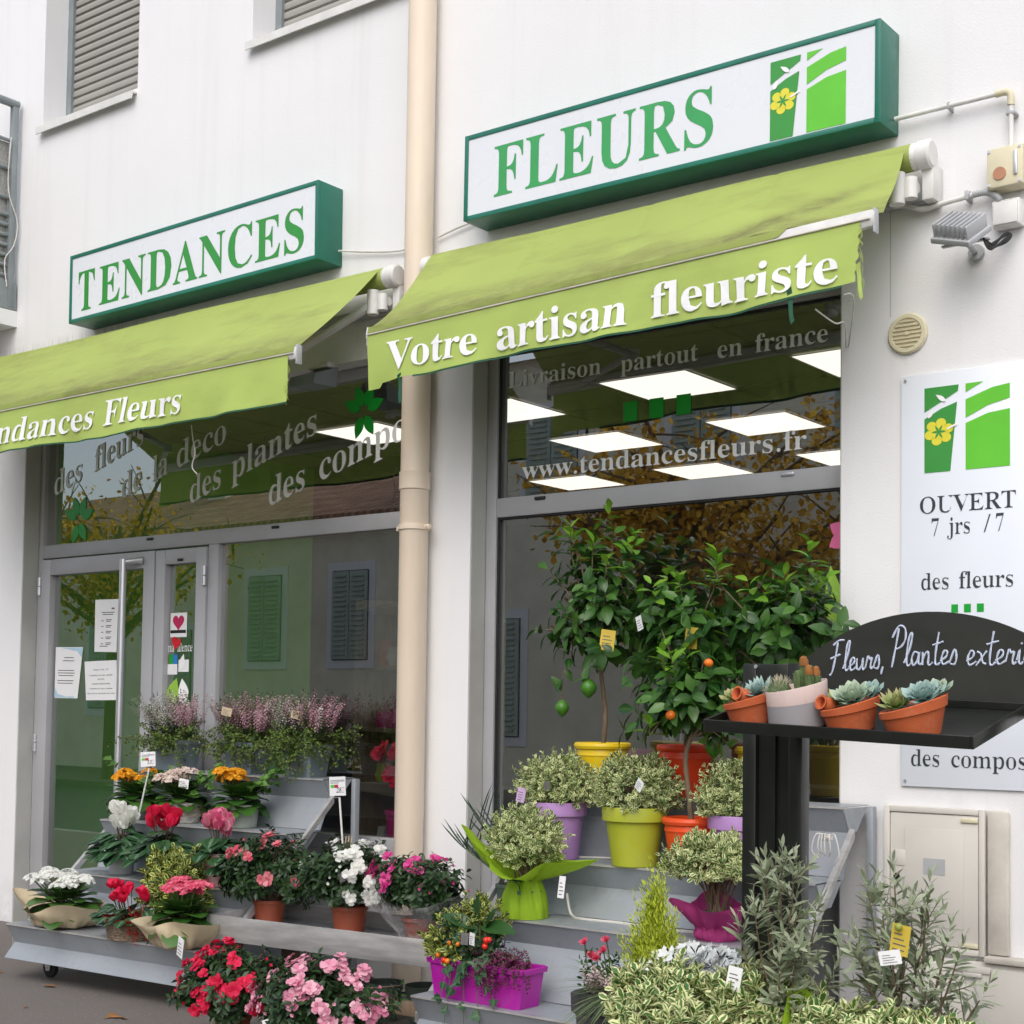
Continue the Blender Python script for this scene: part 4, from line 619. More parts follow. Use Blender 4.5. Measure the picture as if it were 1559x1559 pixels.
# ------------------------------------------------------------------ foliage: many small leaf meshes in one mesh
def tpl(rows, fold=.15, curl=.15, wav=0):
    v = []; uv = []
    for i, (t, wd) in enumerate(rows):
        z = -curl*t*t
        v += [(-wd, t, z+fold*wd+wav*math.sin(i*2.1)), (0, t, z), (wd, t, z+fold*wd-wav*math.sin(i*2.1))]
        uv += [(0, t), (.5, t), (1, t)]
    f = []
    for i in range(len(rows)-1):
        a = 3*i
        f += [(a, a+1, a+4, a+3), (a+1, a+2, a+5, a+4)]
    return np.array(v), f, np.array(uv)

def tpl_out(outline, fold=.1, curl=.15):      # lobed leaf: a half outline of (w,t), mirrored
    pts = [(w_, t) for w_, t in outline]+[(-w_, t) for w_, t in reversed(outline[1:-1])]
    v = [(0, .35, 0)]; uv = [(.5, .35)]
    for w_, t in pts:
        v.append((w_, t, fold*abs(w_)-curl*t*t)); uv.append((.5+.5*np.sign(w_)*min(1, abs(w_)*2) if abs(w_) > 1e-6 else .5, t))
    n = len(pts)
    return np.array(v), [(0, 1+i, 1+(i+1) % n) for i in range(n)], np.array(uv)

T = dict(
    ov=tpl([(0, .03), (.3, .19), (.65, .23), (1, .03)], .3, .2),
    euo=tpl([(0, .06), (.4, .26), (.75, .25), (1, .05)], .35, .15),
    cit=tpl([(0, .02), (.25, .20), (.55, .27), (.85, .14), (1, .01)], .25, .28),
    lance=tpl([(0, .03), (.35, .125), (.7, .115), (1, .01)], .2, .10),
    tiny=tpl([(0, .05), (.5, .36), (1, .05)], .1, .05),
    round=tpl([(-.12, .20), (.15, .46), (.55, .48), (.85, .26), (1, .04)], .12, .22, .01),
    petal=tpl([(0, .08), (.45, .34), (.85, .42), (1, .24)], .15, .25, .06),
    cpetal=tpl([(0, .12), (.4, .30), (.8, .26), (1, .08)], .2, -.15, .03),
    floret=tpl([(0, .12), (.6, .32), (1, .06)], .1, .1),
    bell=tpl([(0, .2), (.5, .42), (1, .15)], .6, .1),
    needle=tpl([(0, .08), (.5, .10), (1, .01)], .1, .05),
    kal=tpl([(0, .12), (.2, .36), (.55, .50), (.85, .34), (1, .10)], .12, .40, .012),
    succ=tpl([(0, .10), (.45, .20), (.78, .21), (.92, .10), (1, .01)], -.25, -.25),
    succp=tpl([(0, .14), (.35, .20), (.7, .12), (1, .005)], -.35, -.30),
    spine=tpl([(0, .035), (1, .01)], 0, 0),
    auc=tpl([(0, .02), (.2, .13), (.5, .19), (.8, .12), (1, .01)], .3, .25),
    palm=tpl([(0, .02), (.3, .045), (.7, .035), (1, .003)], .4, .10),
    grass=tpl([(0, .012), (.25, .014), (.5, .013), (.7, .012), (.88, .009), (1, .002)], .3, .9),
    ivy=tpl_out([(0, -.05), (.30, -.12), (.52, .10), (.36, .30), (.34, .48), (.14, .55), (0, 1.0)]),
    dusty=tpl_out([(0, 0), (.035, .18), (.26, .20), (.34, .31), (.22, .36), (.05, .30), (.05, .44), (.34, .50), (.42, .64), (.26, .66), (.06, .55), (.06, .70), (.24, .76), (.26, .90), (.10, .88), (0, 1.0)], .15, .35),
)

class Fol:
    def __init__(s, seed=0):
        s.d = {}; s.r = random.Random(seed)
    def add(s, t, p, d, n, L, ws=1, mi=0, rnd=None):
        s.d.setdefault(t, []).append((*p, *d, *n, L, ws, mi, s.r.random() if rnd is None else rnd))
    def build(s, name, mats, parent, origin=None):
        V = []; F = []; UV = []; RN = []; MI = []
        off = 0
        for t, lst in s.d.items():
            tv, tf, tuv = T[t]
            a = np.array(lst, float)
            p, d, nn, Ls, ws, mi, rn = a[:, 0:3], a[:, 3:6], a[:, 6:9], a[:, 9], a[:, 10], a[:, 11], a[:, 12]
            d = d/np.maximum(np.linalg.norm(d, axis=1, keepdims=True), 1e-9)
            x = np.cross(d, nn)
            bad = np.linalg.norm(x, axis=1) < 1e-5
            x[bad] = np.cross(d[bad], np.array([.31, .57, .2]))
            x /= np.linalg.norm(x, axis=1, keepdims=True)
            z = np.cross(x, d)
            v = p[:, None, :]+Ls[:, None, None]*(tv[None, :, 0, None]*ws[:, None, None]*x[:, None, :]+tv[None, :, 1, None]*d[:, None, :]+tv[None, :, 2, None]*z[:, None, :])
            k = len(tv); N = len(a)
            V.append(v.reshape(-1, 3))
            RN.append(np.repeat(rn, k)); UV.append(np.tile(tuv, (N, 1)))
            base = off+np.arange(N)*k
            fa = np.array(tf)
            F.append((base[:, None, None]+fa[None]).reshape(-1, fa.shape[1]))
            MI.append(np.repeat(mi, len(tf)))
            off += N*k
        V = np.concatenate(V); RN = np.concatenate(RN); UV = np.concatenate(UV); MI = np.concatenate(MI).astype(np.int32)
        if origin is not None: V = V-np.array(origin)
        me = bpy.data.meshes.new(name)
        me.vertices.add(len(V)); me.vertices.foreach_set('co', V.ravel())
        loops = np.concatenate([f.ravel() for f in F]).astype(np.int32)
        sizes = np.concatenate([np.full(len(f), f.shape[1]) for f in F])
        starts = np.concatenate([[0], np.cumsum(sizes)[:-1]]).astype(np.int32)
        me.loops.add(len(loops)); me.loops.foreach_set('vertex_index', loops)
        me.polygons.add(len(sizes)); me.polygons.foreach_set('loop_start', starts)
        me.update(calc_edges=True)
        me.polygons.foreach_set('material_index', MI)
        me.polygons.foreach_set('use_smooth', [True]*len(sizes))
        uvl = me.uv_layers.new(name='UVMap')
        uvl.data.foreach_set('uv', UV[loops].astype(np.float32).ravel())
        at = me.attributes.new('rnd', 'FLOAT', 'POINT'); at.data.foreach_set('value', RN.astype(np.float32))
        if not isinstance(mats, (list, tuple)): mats = [mats]
        for q in mats: me.materials.append(M[q])
        me.validate()
        o = bpy.data.objects.new(name, me); COL.objects.link(o)
        if parent is not None: o.parent = parent
        elif origin is not None: o.location = origin
        return o

def perp(d, phi):
    d = Vector(d).normalized()
    a = d.cross(Vector((0, 0, 1)) if abs(d.z) < .95 else Vector((1, 0, 0))).normalized()
    b = d.cross(a)
    return a*math.cos(phi)+b*math.sin(phi)

def shoot(F, t, p, d, L, n, ll, a0=75, a1=30, mi=0, bend=0, mitip=None, ws=1, jit=.25):
    p = Vector(p); d = Vector(d).normalized(); r = F.r
    ph0 = r.random()*6.28
    for i in range(n):
        k = i/max(1, n-1)
        q = p+d*(L*k)
        ph = ph0+i*2.4
        an = R(a0+(a1-a0)*k)+r.uniform(-jit, jit)
        pe = perp(d, ph)
        ld = d*math.cos(an)+pe*math.sin(an)
        ld.z -= bend
        F.add(t, q, ld, d*math.sin(an)-pe*math.cos(an)+Vector((0, 0, .001)), ll*r.uniform(.75, 1.15)*(1-.25*k), ws,
              mitip if (mitip is not None and k > .6) else mi)
    return p+d*L

def sph(r, zmin=-1, zmax=1):
    z = r.uniform(zmin, zmax); a = r.uniform(0, 2*PI); q = math.sqrt(max(0, 1-z*z))
    return Vector((q*math.cos(a), q*math.sin(a), z))

def crown(F, t, c, rad, ns, L, nl, ll, up=.3, shell=(.5, 1), zmin=-.35, a0=75, a1=30, mi=0, mitip=None, lump=.18, bend=0, ws=1, ptip=1.0):
    r = F.r; c = Vector(c)
    ph = [r.uniform(0, 6.28) for _ in range(4)]
    ends = []
    for i in range(ns):
        u = sph(r, zmin, 1)
        lf = 1+lump*(math.sin(3*math.atan2(u.y, u.x)+ph[0])+math.sin(5*u.z+ph[1])*.7+.6*math.sin(7*u.x+ph[2]))
        f = r.uniform(*shell)**.6*lf
        p = c+Vector((u.x*rad[0], u.y*rad[1], u.z*rad[2]))*f
        d = Vector((u.x/rad[0], u.y/rad[1], u.z/rad[2])).normalized()*(1-up)+Vector((r.uniform(-.25, .25), r.uniform(-.25, .25), up+.15))
        e = shoot(F, t, p-d.normalized()*L*.6, d, L*r.uniform(.7, 1.25), nl, ll, a0, a1, mi, bend, mitip if r.random() < ptip else None, ws)
        ends.append((e, d.normalized()))
    return ends

def blossom(F, p, ax, size, petals=7, layers=2, t='petal', mi=0, open_=60):
    r = F.r; ax = Vector(ax).normalized(); ph = r.uniform(0, 6)
    for l in range(layers):
        an0 = open_-28*l
        for i in range(petals-l):
            pe = perp(ax, ph+2*PI*i/(petals-l)+l*.5)
            an = R(an0+r.uniform(-12, 12))
            d = ax*math.cos(an)+pe*math.sin(an)
            F.add(t, Vector(p), d, ax*math.sin(an)-pe*math.cos(an), size*r.uniform(.42, .58)*(1-.15*l), 1.1, mi)

# ------------------------------------------------------------------ ground
GY = .14          # glass plane
FY = .11          # front face of the window frames
def ground():
    g = MB().grid(lambda u, v: (-150+300*u, -150+300*v, -.14), 2, 2); tag(g.build('ground', 'road'), kind='structure')
    m = MB()
    m.box(-60, 40, -4.05, .13, -.2, 0); tag(m.build('pavement', 'asphalt'), kind='structure')
    m = MB(); m.box(-60, 40, -4.2, -4.053, -.25, -.004, .012); tag(m.build('kerb', 'kerbst'), kind='structure')
    m = MB(); m.box(-60, 40, -14.9, -11.0, -.25, -.02); tag(m.build('far_pavement', 'asphalt'), kind='structure')
ground()

# ------------------------------------------------------------------ the shop building
def wall_mesh(x0, x1, z0, z1, ops, y0, y1):
    m = MB()
    xs = sorted({x0, x1, *[o[0] for o in ops], *[o[1] for o in ops]})
    zs = sorted({z0, z1, *[o[2] for o in ops], *[o[3] for o in ops]})
    inside = lambda x, z: any(o[0] < x < o[1] and o[2] < z < o[3] for o in ops)
    for i in range(len(xs)-1):
        for j in range(len(zs)-1):
            a, b, c, d = xs[i], xs[i+1], zs[j], zs[j+1]
            if inside((a+b)/2, (c+d)/2): continue
            m.add([(a, y0, c), (b, y0, c), (b, y0, d), (a, y0, d)], [(0, 1, 2, 3)])
            m.add([(a, y1, c), (b, y1, c), (b, y1, d), (a, y1, d)], [(3, 2, 1, 0)])
    for a, b, c, d in ops:
        for q in ([(a, c), (a, d)], [(b, d), (b, c)], [(a, d), (b, d)], [(b, c), (a, c)]):
            (xa, za), (xb, zb) = q
            m.add([(xa, y0, za), (xa, y1, za), (xb, y1, zb), (xb, y0, zb)], [(0, 1, 2, 3)])
    for q in ([(x0, z0), (x0, z1)], [(x1, z1), (x1, z0)], [(x0, z1), (x1, z1)]):
        (xa, za), (xb, zb) = q
        m.add([(xa, y0, za), (xa, y1, za), (xb, y1, zb), (xb, y0, zb)], [(0, 1, 2, 3)])
    return m

BLD = thing('shop_building', 'white rendered two storey building with the glazed florist shop at street level', 'building', (-4.6, 0, 0), world=True)
def building():
    t = BLD
    LW, RW = (-8.075, -4.800, -.05, 3.12), (-4.452, -2.551, -.05, 3.12)
    U1, U2, U3 = (-7.996, -7.056, 5.0, 6.45), (-6.06, -4.87, 5.02, 6.45), (-10.3, -8.79, 4.05, 6.45)
    fm = wall_mesh(-13, 3, -.3, 7.6, [LW, RW, U1, U2, U3], 0, .24)
    wl = P(fm, 'facade_wall', 'wall', t, smooth=False, fix=False)
    for a, b in ((-8.073, 1), (-4.802, -1), (-4.450, 1), (-2.553, -1)):      # grey painted linings of the shop openings
        P(MB().box(min(a, a+.004*b), max(a, a+.004*b), .004, FY-.002, 0, 3.115), 'reveal_lining', 'reveal', wl, root=t, smooth=False)
    m = MB().box(-13.1, 3.1, -.25, .4, 7.601, 7.72).box(-13, 3, .241, 9, 7.4, 7.6); P(m, 'roof', 'cement', t)
    # seam in the render right of the awning
    m = MB().box(-2.3465, -2.344, -.0012, .001, 2.90, 3.33); P(m, 'wall_seam', 'grey_pl', wl, root=t)
    # upper windows with lowered roller shutters
    for (a, b, c, d) in (U1, U2, U3):
        fr = MB().box(a, a+.05, .165, .22, c, d).box(b-.05, b, .165, .22, c, d).box(a+.05, b-.05, .201, .219, c, d)
        fo = P(fr, 'window', 'greymetal', t)
        sh = MB()
        n = int((d-c)/.052)
        for i in range(n):
            z = c+.008+i*(d-c)/n
            sh.prism([(.198, z), (.184, z+.006), (.182, z+.026), (.190, z+.046), (.199, z+.050)], lambda p, q, x: (x, p, q), a+.051, b-.051)
        P(sh, 'shutter', 'shutter', fo, root=t, smooth=False)
        if c > 4.5:
            si = MB().prism([(.16, c-.002), (-.045, c-.028), (-.045, c-.072), (-.037, c-.072), (-.030, c-.036), (.16, c-.02)], lambda p, q, x: (x, p, q), a-.012, b-.002)
            P(si, 'sill', 'white_paint', fo, root=t, smooth=False)
    # interior
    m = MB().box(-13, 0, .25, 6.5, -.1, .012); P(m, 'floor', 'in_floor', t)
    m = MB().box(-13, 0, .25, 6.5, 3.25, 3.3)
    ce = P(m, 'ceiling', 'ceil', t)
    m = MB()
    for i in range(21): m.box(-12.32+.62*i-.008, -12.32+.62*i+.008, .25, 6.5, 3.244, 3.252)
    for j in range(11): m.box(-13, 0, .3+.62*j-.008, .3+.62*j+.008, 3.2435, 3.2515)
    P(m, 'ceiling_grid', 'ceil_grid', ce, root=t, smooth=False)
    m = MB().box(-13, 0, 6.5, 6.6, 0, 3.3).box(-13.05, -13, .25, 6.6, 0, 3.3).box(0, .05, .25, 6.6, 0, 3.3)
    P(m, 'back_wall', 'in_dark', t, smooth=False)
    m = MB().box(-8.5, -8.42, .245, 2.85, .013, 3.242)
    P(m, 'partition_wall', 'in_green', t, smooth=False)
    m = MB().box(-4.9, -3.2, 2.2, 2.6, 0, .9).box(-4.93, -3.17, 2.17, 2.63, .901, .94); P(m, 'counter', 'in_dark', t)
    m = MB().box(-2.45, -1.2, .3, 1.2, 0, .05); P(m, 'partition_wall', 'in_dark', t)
building()

def bars(m, x0, x1, z0, z1, w, y0, y1):
    """a rectangular frame of four bars mitred by butting"""
    m.box(x0, x0+w, y0, y1, z0, z1, .003).box(x1-w, x1, y0, y1, z0, z1, .003)
    m.box(x0+w+.0005, x1-w-.0005, y0+.001, y1-.001, z0, z0+w, .003).box(x0+w+.0005, x1-w-.0005, y0+.001, y1-.001, z1-w, z1, .003)

def pane(x0, x1, z0, z1):
    return MB().add([(x0, GY, z0), (x1, GY, z0), (x1, GY, z1), (x0, GY, z1)], [(0, 1, 2, 3)])

on = lambda y: (lambda x, z: (x, y, z))
def on_tilt(y, x0, z0, k): return lambda x, z: (x, y, z+(x-x0)*k)

def leafshape(cx, cz, L, W, ang, n=14):
    p = []
    for i in range(n+1):
        t = i/n; p.append((L*t, W*math.sin(PI*t**.8)))
    for i in range(n-1, 0, -1):
        t = i/n; p.append((L*t, -W*math.sin(PI*t**.8)))
    c, s = math.cos(ang), math.sin(ang)
    return [(cx+a*c-b*s, cz+a*s+b*c) for a, b in p]

def flat(m, poly, y, mi=0, fn=None):
    tri = tessellate_polygon([[Vector((a, b, 0)) for a, b in poly]])
    m.add([(fn(a, b) if fn else (a, y, b)) for a, b in poly], tri, mi)

def heart(cx, cz, s, n=40, rot=0):
    p = []
    for i in range(n):
        t = 2*PI*i/n
        x = 16*math.sin(t)**3; z = 13*math.cos(t)-5*math.cos(2*t)-2*math.cos(3*t)-math.cos(4*t)
        x, z = x*s/32, z*s/32
        p.append((cx+x*math.cos(rot)-z*math.sin(rot), cz+x*math.sin(rot)+z*math.cos(rot)))
    return p

def logo(m, x0, z0, w, h, fn):
    """the branch emblem: two green fields cut by a pale trunk and boughs, with a yellow flower; slots 0 mid green, 1 lime, 2 yellow, 3 white"""
    f = lambda a, b: fn(x0+a*w, z0+b*h)
    flat(m, [(0, .715), (.40, .925), (.41, 1.0), (0, 1.0)], 0, 0, f)
    flat(m, [(0, 0), (.30, 0), (.395, .74), (0, .655)][:1]+[(.31, 0), (.39, .80), (.20, .74), (0, .635)], 0, 0, f)
    flat(m, [(.49, .90), (.70, 1.0), (.49, 1.0)], 0, 1, f)
    flat(m, [(.49, .60), (.75, .72), (1, .775), (1, .945), (.80, .92), (.49, .815)], 0, 1, f)
    flat(m, [(.49, 0), (1, 0), (1, .655), (.75, .63), (.49, .54)], 0, 1, f)
    for i in range(6):
        a = i*PI/3+.3
        flat(m, [(.175+.115*math.cos(a)+.062*math.cos(t), .47+.105*math.sin(a)+.056*math.sin(t)) for t in [k*2*PI/12 for k in range(12)]], 0, 2, lambda p, q: (lambda v: (v[0], v[1]-.0012, v[2]))(f(p, q)))
    flat(m, [(.175+.095*math.cos(t), .47+.085*math.sin(t)) for t in [k*2*PI/14 for k in range(14)]], 0, 2, lambda p, q: (lambda v: (v[0], v[1]-.0018, v[2]))(f(p, q)))
    for i in range(6):
        a = i*PI/3
        flat(m, leafshape(.175, .47, .09, .014, a, 5), 0, 0, lambda p, q: (lambda v: (v[0], v[1]-.0024, v[2]))(f(p, q)))
    for p in (leafshape(.26, .82, .15, .026, 2.5, 8), leafshape(.05, .64, .12, .028, 1.1, 8), [(.27, .50), (.40, .56), (.40, .53), (.275, .485)]):
        flat(m, p, 0, 3, lambda a, b: (lambda v: (v[0], v[1]-.0032, v[2]))(f(a, b)))

# ---------------- right shop window
def right_window():
    t = BLD
    m = MB()
    x0, x1 = -4.446, -2.557
    m.box(x0, -4.385, FY, .19, .0, 3.118, .004).box(-2.607, x1, FY, .19, .0, 3.118, .004)
    m.box(-4.3845, -2.6075, FY+.002, .188, 2.268, 2.360, .004)
    m.box(-4.3845, -2.6075, FY+.002, .188, 3.06, 3.117, .004).box(-4.3845, -2.6075, FY+.002, .188, .62, .70, .004)
    m.box(-4.3845, -2.6075, FY+.006, .18, 0, .6195)
    f = P(m, 'shop_window', 'alu', t)
    g = MB()
    for a, b in ((.70, 2.268), (2.36, 3.06)):
        g.box(-4.386, -4.376, FY+.012, FY+.024, a, b).box(-4.376, -2.6, FY+.012, FY+.024, b-.008, b)
    P(g, 'gasket', 'alu_dark', f, root=t, smooth=False)
    for x in (-4.123, -2.842):
        P(MB().box(x-.03, x+.03, FY-.008, FY+.004, 2.334, 2.350, .004), 'drain_cap', 'alu_dark' if x < -3 else 'steel', f, root=t)
    P(pane(-4.385, -2.607, .70, 2.268), 'pane', 'glass', f, root=t, smooth=False, fix=False)
    P(pane(-4.385, -2.607, 2.36, 3.06), 'pane', 'glass', f, root=t, smooth=False, fix=False)
    y = GY-.004
    for wd, a, b, z in (('Livraison', -4.345, -3.80, 2.893), ('partout', -3.70, -3.29, 2.886), ('en france', -3.20, -2.672, 2.880)):
        P(text(MB(), wd, on(y), a, b, z, .078, thin=6), 'lettering', 'vin_grey', f, root=t, smooth=False, fix=False)
    m = text(MB(), 'www.tendancesfleurs.fr', on(y), -4.251, -2.769, 2.446, .082, thin=6)
    P(m, 'lettering', 'vin_white', f, root=t, smooth=False, fix=False)
    for x in (-3.678, -3.540, -3.400):
        m = MB().add([(x, y, 2.656), (x+.074, y, 2.656), (x+.074, y, 2.745), (x, y, 2.745)], [(0, 1, 2, 3)])
        P(m, 'square_mark', 'vin_grn', f, root=t, smooth=False, fix=False)
    m = MB()
    for a in range(6): flat(m, leafshape(-2.585+.018*math.cos(a*PI/3+.5), 2.075+.018*math.sin(a*PI/3+.5), .075, .030, a*PI/3+.5), y-.0004*a)
    P(m, 'flower_decal', 'pinkvin', f, root=t, smooth=False, fix=False)
    m = MB(); flat(m, leafshape(-2.625, 1.66, .30, .045, R(97)), y); P(m, 'leaf_decal', 'leafvin', f, root=t, smooth=False, fix=False)
right_window()

# ---------------- left shop window and door
def left_window():
    t = BLD
    m = MB()
    m.box(-8.070, -8.028, FY, .19, 0, 3.118, .004).box(-4.850, -4.806, FY, .19, 0, 3.118, .004)
    m.box(-8.0275, -4.8505, FY+.002, .188, 2.262, 2.345, .004)
    m.box(-8.0275, -4.8505, FY+.002, .188, 3.06, 3.117, .004)
    m.box(-6.455, -6.370, FY+.001, .189, .0, 2.2615, .004)
    m.box(-6.3695, -4.8505, FY+.002, .188, .62, .70, .004).box(-6.3695, -4.8505, FY+.006, .18, 0, .6195)
    f = P(m, 'shop_window', 'alu', t)
    for x in (-5.910, -6.972):
        P(MB().box(x-.028, x+.028, FY-.007, FY+.004, 2.316, 2.331, .004), 'drain_cap', 'alu_dark', f, root=t)
    P(pane(-8.03, -4.85, 2.345, 3.06), 'pane', 'glass', f, root=t, smooth=False, fix=False)
    P(pane(-6.37, -4.85, .70, 2.262), 'pane', 'glass', f, root=t, smooth=False, fix=False)
    y = GY-.004
    k = .285
    def line(words, mt):
        for wd, x0, a, b, z, h, kk in words:
          m = text(MB(), wd, on_tilt(y, x0, 0, kk), a, b, z, h, thin=8)
          P(m, 'lettering', mt, f, root=t, smooth=False, fix=False)
    line([('des', -7.968, -7.968, -7.67, 2.655, .15, k), ('fleurs', -7.968, -7.56, -7.08, 2.655, .15, k)], 'vin_grey')
    line([('de', -7.29, -7.29, -7.09, 2.585, .15, .275), ('la', -7.29, -7.00, -6.855, 2.585, .15, .275), ('deco', -7.29, -6.79, -6.35, 2.585, .15, .275)], 'vin_grey')
    line([('des', -6.66, -6.665, -6.385, 2.508, .15, .30), ('plantes', -6.66, -6.31, -5.63, 2.508, .15, .30)], 'vin_white')
    line([('des', -6.0, -6.005, -5.71, 2.445, .155, .275), ('compo', -6.0, -5.62, -4.985, 2.445, .155, .275)], 'vin_white')
    for cx, cz, s in ((-5.296, 2.89, 1.0), (-7.70, 2.49, 1.05)):
        m = MB()
        for a in (20, 65, 110, 155, 250, 300): flat(m, leafshape(cx+.03*math.cos(R(a)), cz+.03*math.sin(R(a)), .12*s, .032*s, R(a)), y-.0003*(a%7))
        P(m, 'leaf_decal', 'vin_grn', f, root=t, smooth=False, fix=False)
    # door: wide leaf and narrow leaf
    dm = MB(); bars(dm, -8.022, -6.912, .015, 2.252, .098, FY-.012, .17)
    d = P(dm, 'door', 'alu', t)
    P(MB().box(-6.9115, -6.9005, FY-.002, .16, .015, 2.252), 'gasket', 'alu_dark', d, root=t, smooth=False)
    P(pane(-7.93, -7.005, .11, 2.16), 'pane', 'glass', d, root=t, smooth=False, fix=False)
    h = MB().tube([(-7.108, .028, .55), (-7.108, .028, 2.205)], .021, 16)
    for z in (2.185, .60): h.tube([(-7.11, .03, z), (-7.045, .07, z+.01), (-7.02, FY-.01, z+.012)], [.017, .016, .024], 10)
    P(h, 'handle', 'steel', d, root=t)
    for x, zz in ((-8.025, (2.087, 1.112)),):
        for z in zz: P(MB().tube([(x, FY-.018, z-.055), (x, FY-.018, z-.003)], .014, 10).tube([(x, FY-.018, z+.003), (x, FY-.018, z+.055)], .014, 10), 'hinge', 'steel', d, root=t)
    nm = MB(); bars(nm, -6.900, -6.458, .015, 2.250, .085, FY-.012, .17)
    n = P(nm, 'side_door', 'alu', t)
    P(pane(-6.816, -6.542, .10, 2.166), 'pane', 'glass', n, root=t, smooth=False, fix=False)
    P(MB().box(-6.70, -6.655, FY-.02, FY-.008, 2.178, 2.193, .003), 'drain_cap', 'alu_dark', n, root=t)
    P(MB().tube([(-6.464, FY-.02, 2.03), (-6.464, FY-.02, 2.082)], .014, 10).tube([(-6.464, FY-.02, 2.088), (-6.464, FY-.02, 2.14)], .014, 10), 'hinge', 'steel', n, root=t)
    # stickers on the narrow leaf
    y = GY-.004
    q = lambda a, b, c, d_: [(a, c), (b, c), (b, d_), (a, d_)]
    m = MB(); flat(m, q(-6.80, -6.655, 1.745, 1.885), y); flat(m, heart(-6.728, 1.832, .100), y-.0015, 1); flat(m, q(-6.797, -6.662, 1.768, 1.786), y-.001, 2)
    P(m, 'sticker', ['paper', 'pinkd', 'blackvin'], n, root=t, smooth=False, fix=False)
    m = MB(); flat(m, heart(-6.745, 1.712, .085, rot=-.25), y-.001, 0)
    text(m, 'ma', on(y), -6.832, -6.76, 1.662, .05, thin=22, mi=1); text(m, 'alence', on(y), -6.735, -6.60, 1.662, .05, thin=22, mi=1)
    P(m, 'sticker', ['redvin', 'vin_white'], n, root=t, smooth=False, fix=False)
    m = MB(); flat(m, q(-6.845, -6.73, 1.53, 1.59), y); flat(m, q(-6.845, -6.812, 1.59, 1.645), y, 1); flat(m, q(-6.805, -6.77, 1.59, 1.645), y, 2); flat(m, q(-6.768, -6.73, 1.59, 1.645), y, 3)
    P(m, 'sticker', ['paper', 'pinkd', 'vin_grn', 'bluevin'], n, root=t, smooth=False, fix=False)
    m = MB(); flat(m, q(-6.72, -6.63, 1.545, 1.615), y); flat(m, leafshape(-6.70, 1.56, .09, .022, 1.3), y-.001, 1); P(m, 'sticker', ['paper', 'vin_white'], n, root=t, smooth=False, fix=False)
    m = MB(); flat(m, leafshape(-6.79, 1.36, .16, .05, 1.2), y); P(m, 'sticker', 'leafvin', n, root=t, smooth=False, fix=False)
    m = MB(); flat(m, leafshape(-6.66, 1.36, .15, .045, 1.75), y); P(m, 'sticker', 'vin_white', n, root=t, smooth=False, fix=False)
left_window()

def ceiling_lights():
    k = 0
    where = ['nearest the left edge of the right shop window', 'second row, behind the three green squares', 'second row, upper right of the web address', 'in the top right corner of the right window',
             'in the left window behind the word plantes', 'low, behind the first letters of the web address', 'low right, behind the end of the web address', 'low, behind the middle of the web address', 'glimpsed at the right window frame']
    for (x, y), wz in zip(((-4.80, 1.56), (-6.10, 2.84), (-4.87, 2.88), (-3.60, 1.61), (-7.25, 1.70), (-7.33, 4.23), (-4.94, 4.29), (-6.16, 4.28), (-6.05, 1.60)), where):
        o = thing('ceiling_light', 'lit square ceiling panel inside the shop, '+wz, 'ceiling light', (x+.29, y+.29, 3.243), group='lit ceiling panels')
        m = MB(); bars(m, -.30, .30, -.30, .30, .012, 0, .006); m.v = [(a, c, -b) for a, b, c in m.v]
        m.build('frame', 'white_paint', o, smooth=False)
        MB().box(-.287, .287, -.287, .287, -.004, -.001).build('diffuser', 'lamp', o, smooth=False)
    o = thing('ceiling_spotlight', 'small bright lit spotlight on the shop ceiling above the word compo', 'ceiling light', (-5.70, .505, 3.2))
    MB().lathe([(.045, .05), (.045, 0), (.038, -.004), (.036, .03)], n=20).build('housing', 'white_paint', o)
    MB().lathe([(0, .004), (.035, .004), (.035, .008), (0, .008)], n=20).build('lens', 'spot', o)
ceiling_lights()

# ---------------- balcony at the upper left
def balcony():
    t = BLD
    s = P(MB().box(-12, -8.21, -1.15, -.001, 3.74, 3.84).box(-11.95, -8.25, -1.1, -.001, 3.841, 4.05), 'balcony', 'wall', t, smooth=False)
    m = MB().box(-8.235, -8.21, -1.14, -.012, 3.845, 4.02)
    P(m, 'edge_plate', 'greymetal', s, root=t, smooth=False)
    m = MB().tube([(-8.225, -1.12, 5.17), (-8.225, -.03, 5.17)], .026, 12).tube([(-11.97, -1.12, 5.171), (-8.2, -1.12, 5.171)], .0255, 12).box(-11.95, -8.246, -1.14, -1.116, 3.845, 4.02).box(-11.99, -11.95, -1.15, -1.1, 3.85, 5.15, .004)
    for z in (4.93, 4.75, 4.56, 4.45, 4.385, 4.32, 4.255, 4.19, 4.125, 4.06, 3.99): m.tube([(-8.235, -1.12, z+.0), (-8.235, -.045, z)], .013, 8).tube([(-11.95, -1.125, z), (-8.24, -1.125, z)], .013, 8)
    for y in (-.045, -1.12): m.box(-8.245, -8.205, y-.03, y+.012, 3.86, 5.15, .004)
    P(m, 'railing', 'greymetal', s, root=t)
    m = MB().grid(lambda u, v: (-8.255+.006*math.sin(u*9), -1.1+1.03*u, 4.0+.92*v), 20, 8); m.grid(lambda u, v: (-11.93+3.66*u, -1.10+.006*math.sin(u*25), 4.0+.92*v), 60, 8); P(m, 'screen', 'mesh_cloth', s, root=t)
    m = MB().tube(smoothline([(-8.20, -.09, 4.94), (-8.205, -.10, 4.7), (-8.2, -.09, 4.56), (-8.195, -.03, 4.4), (-8.2, -.05, 4.25), (-8.215, -.1, 4.15), (-8.2, -.09, 3.98)]), .004, 6)
    P(m, 'tie_cord', 'white_cable', s, root=t)
balcony()

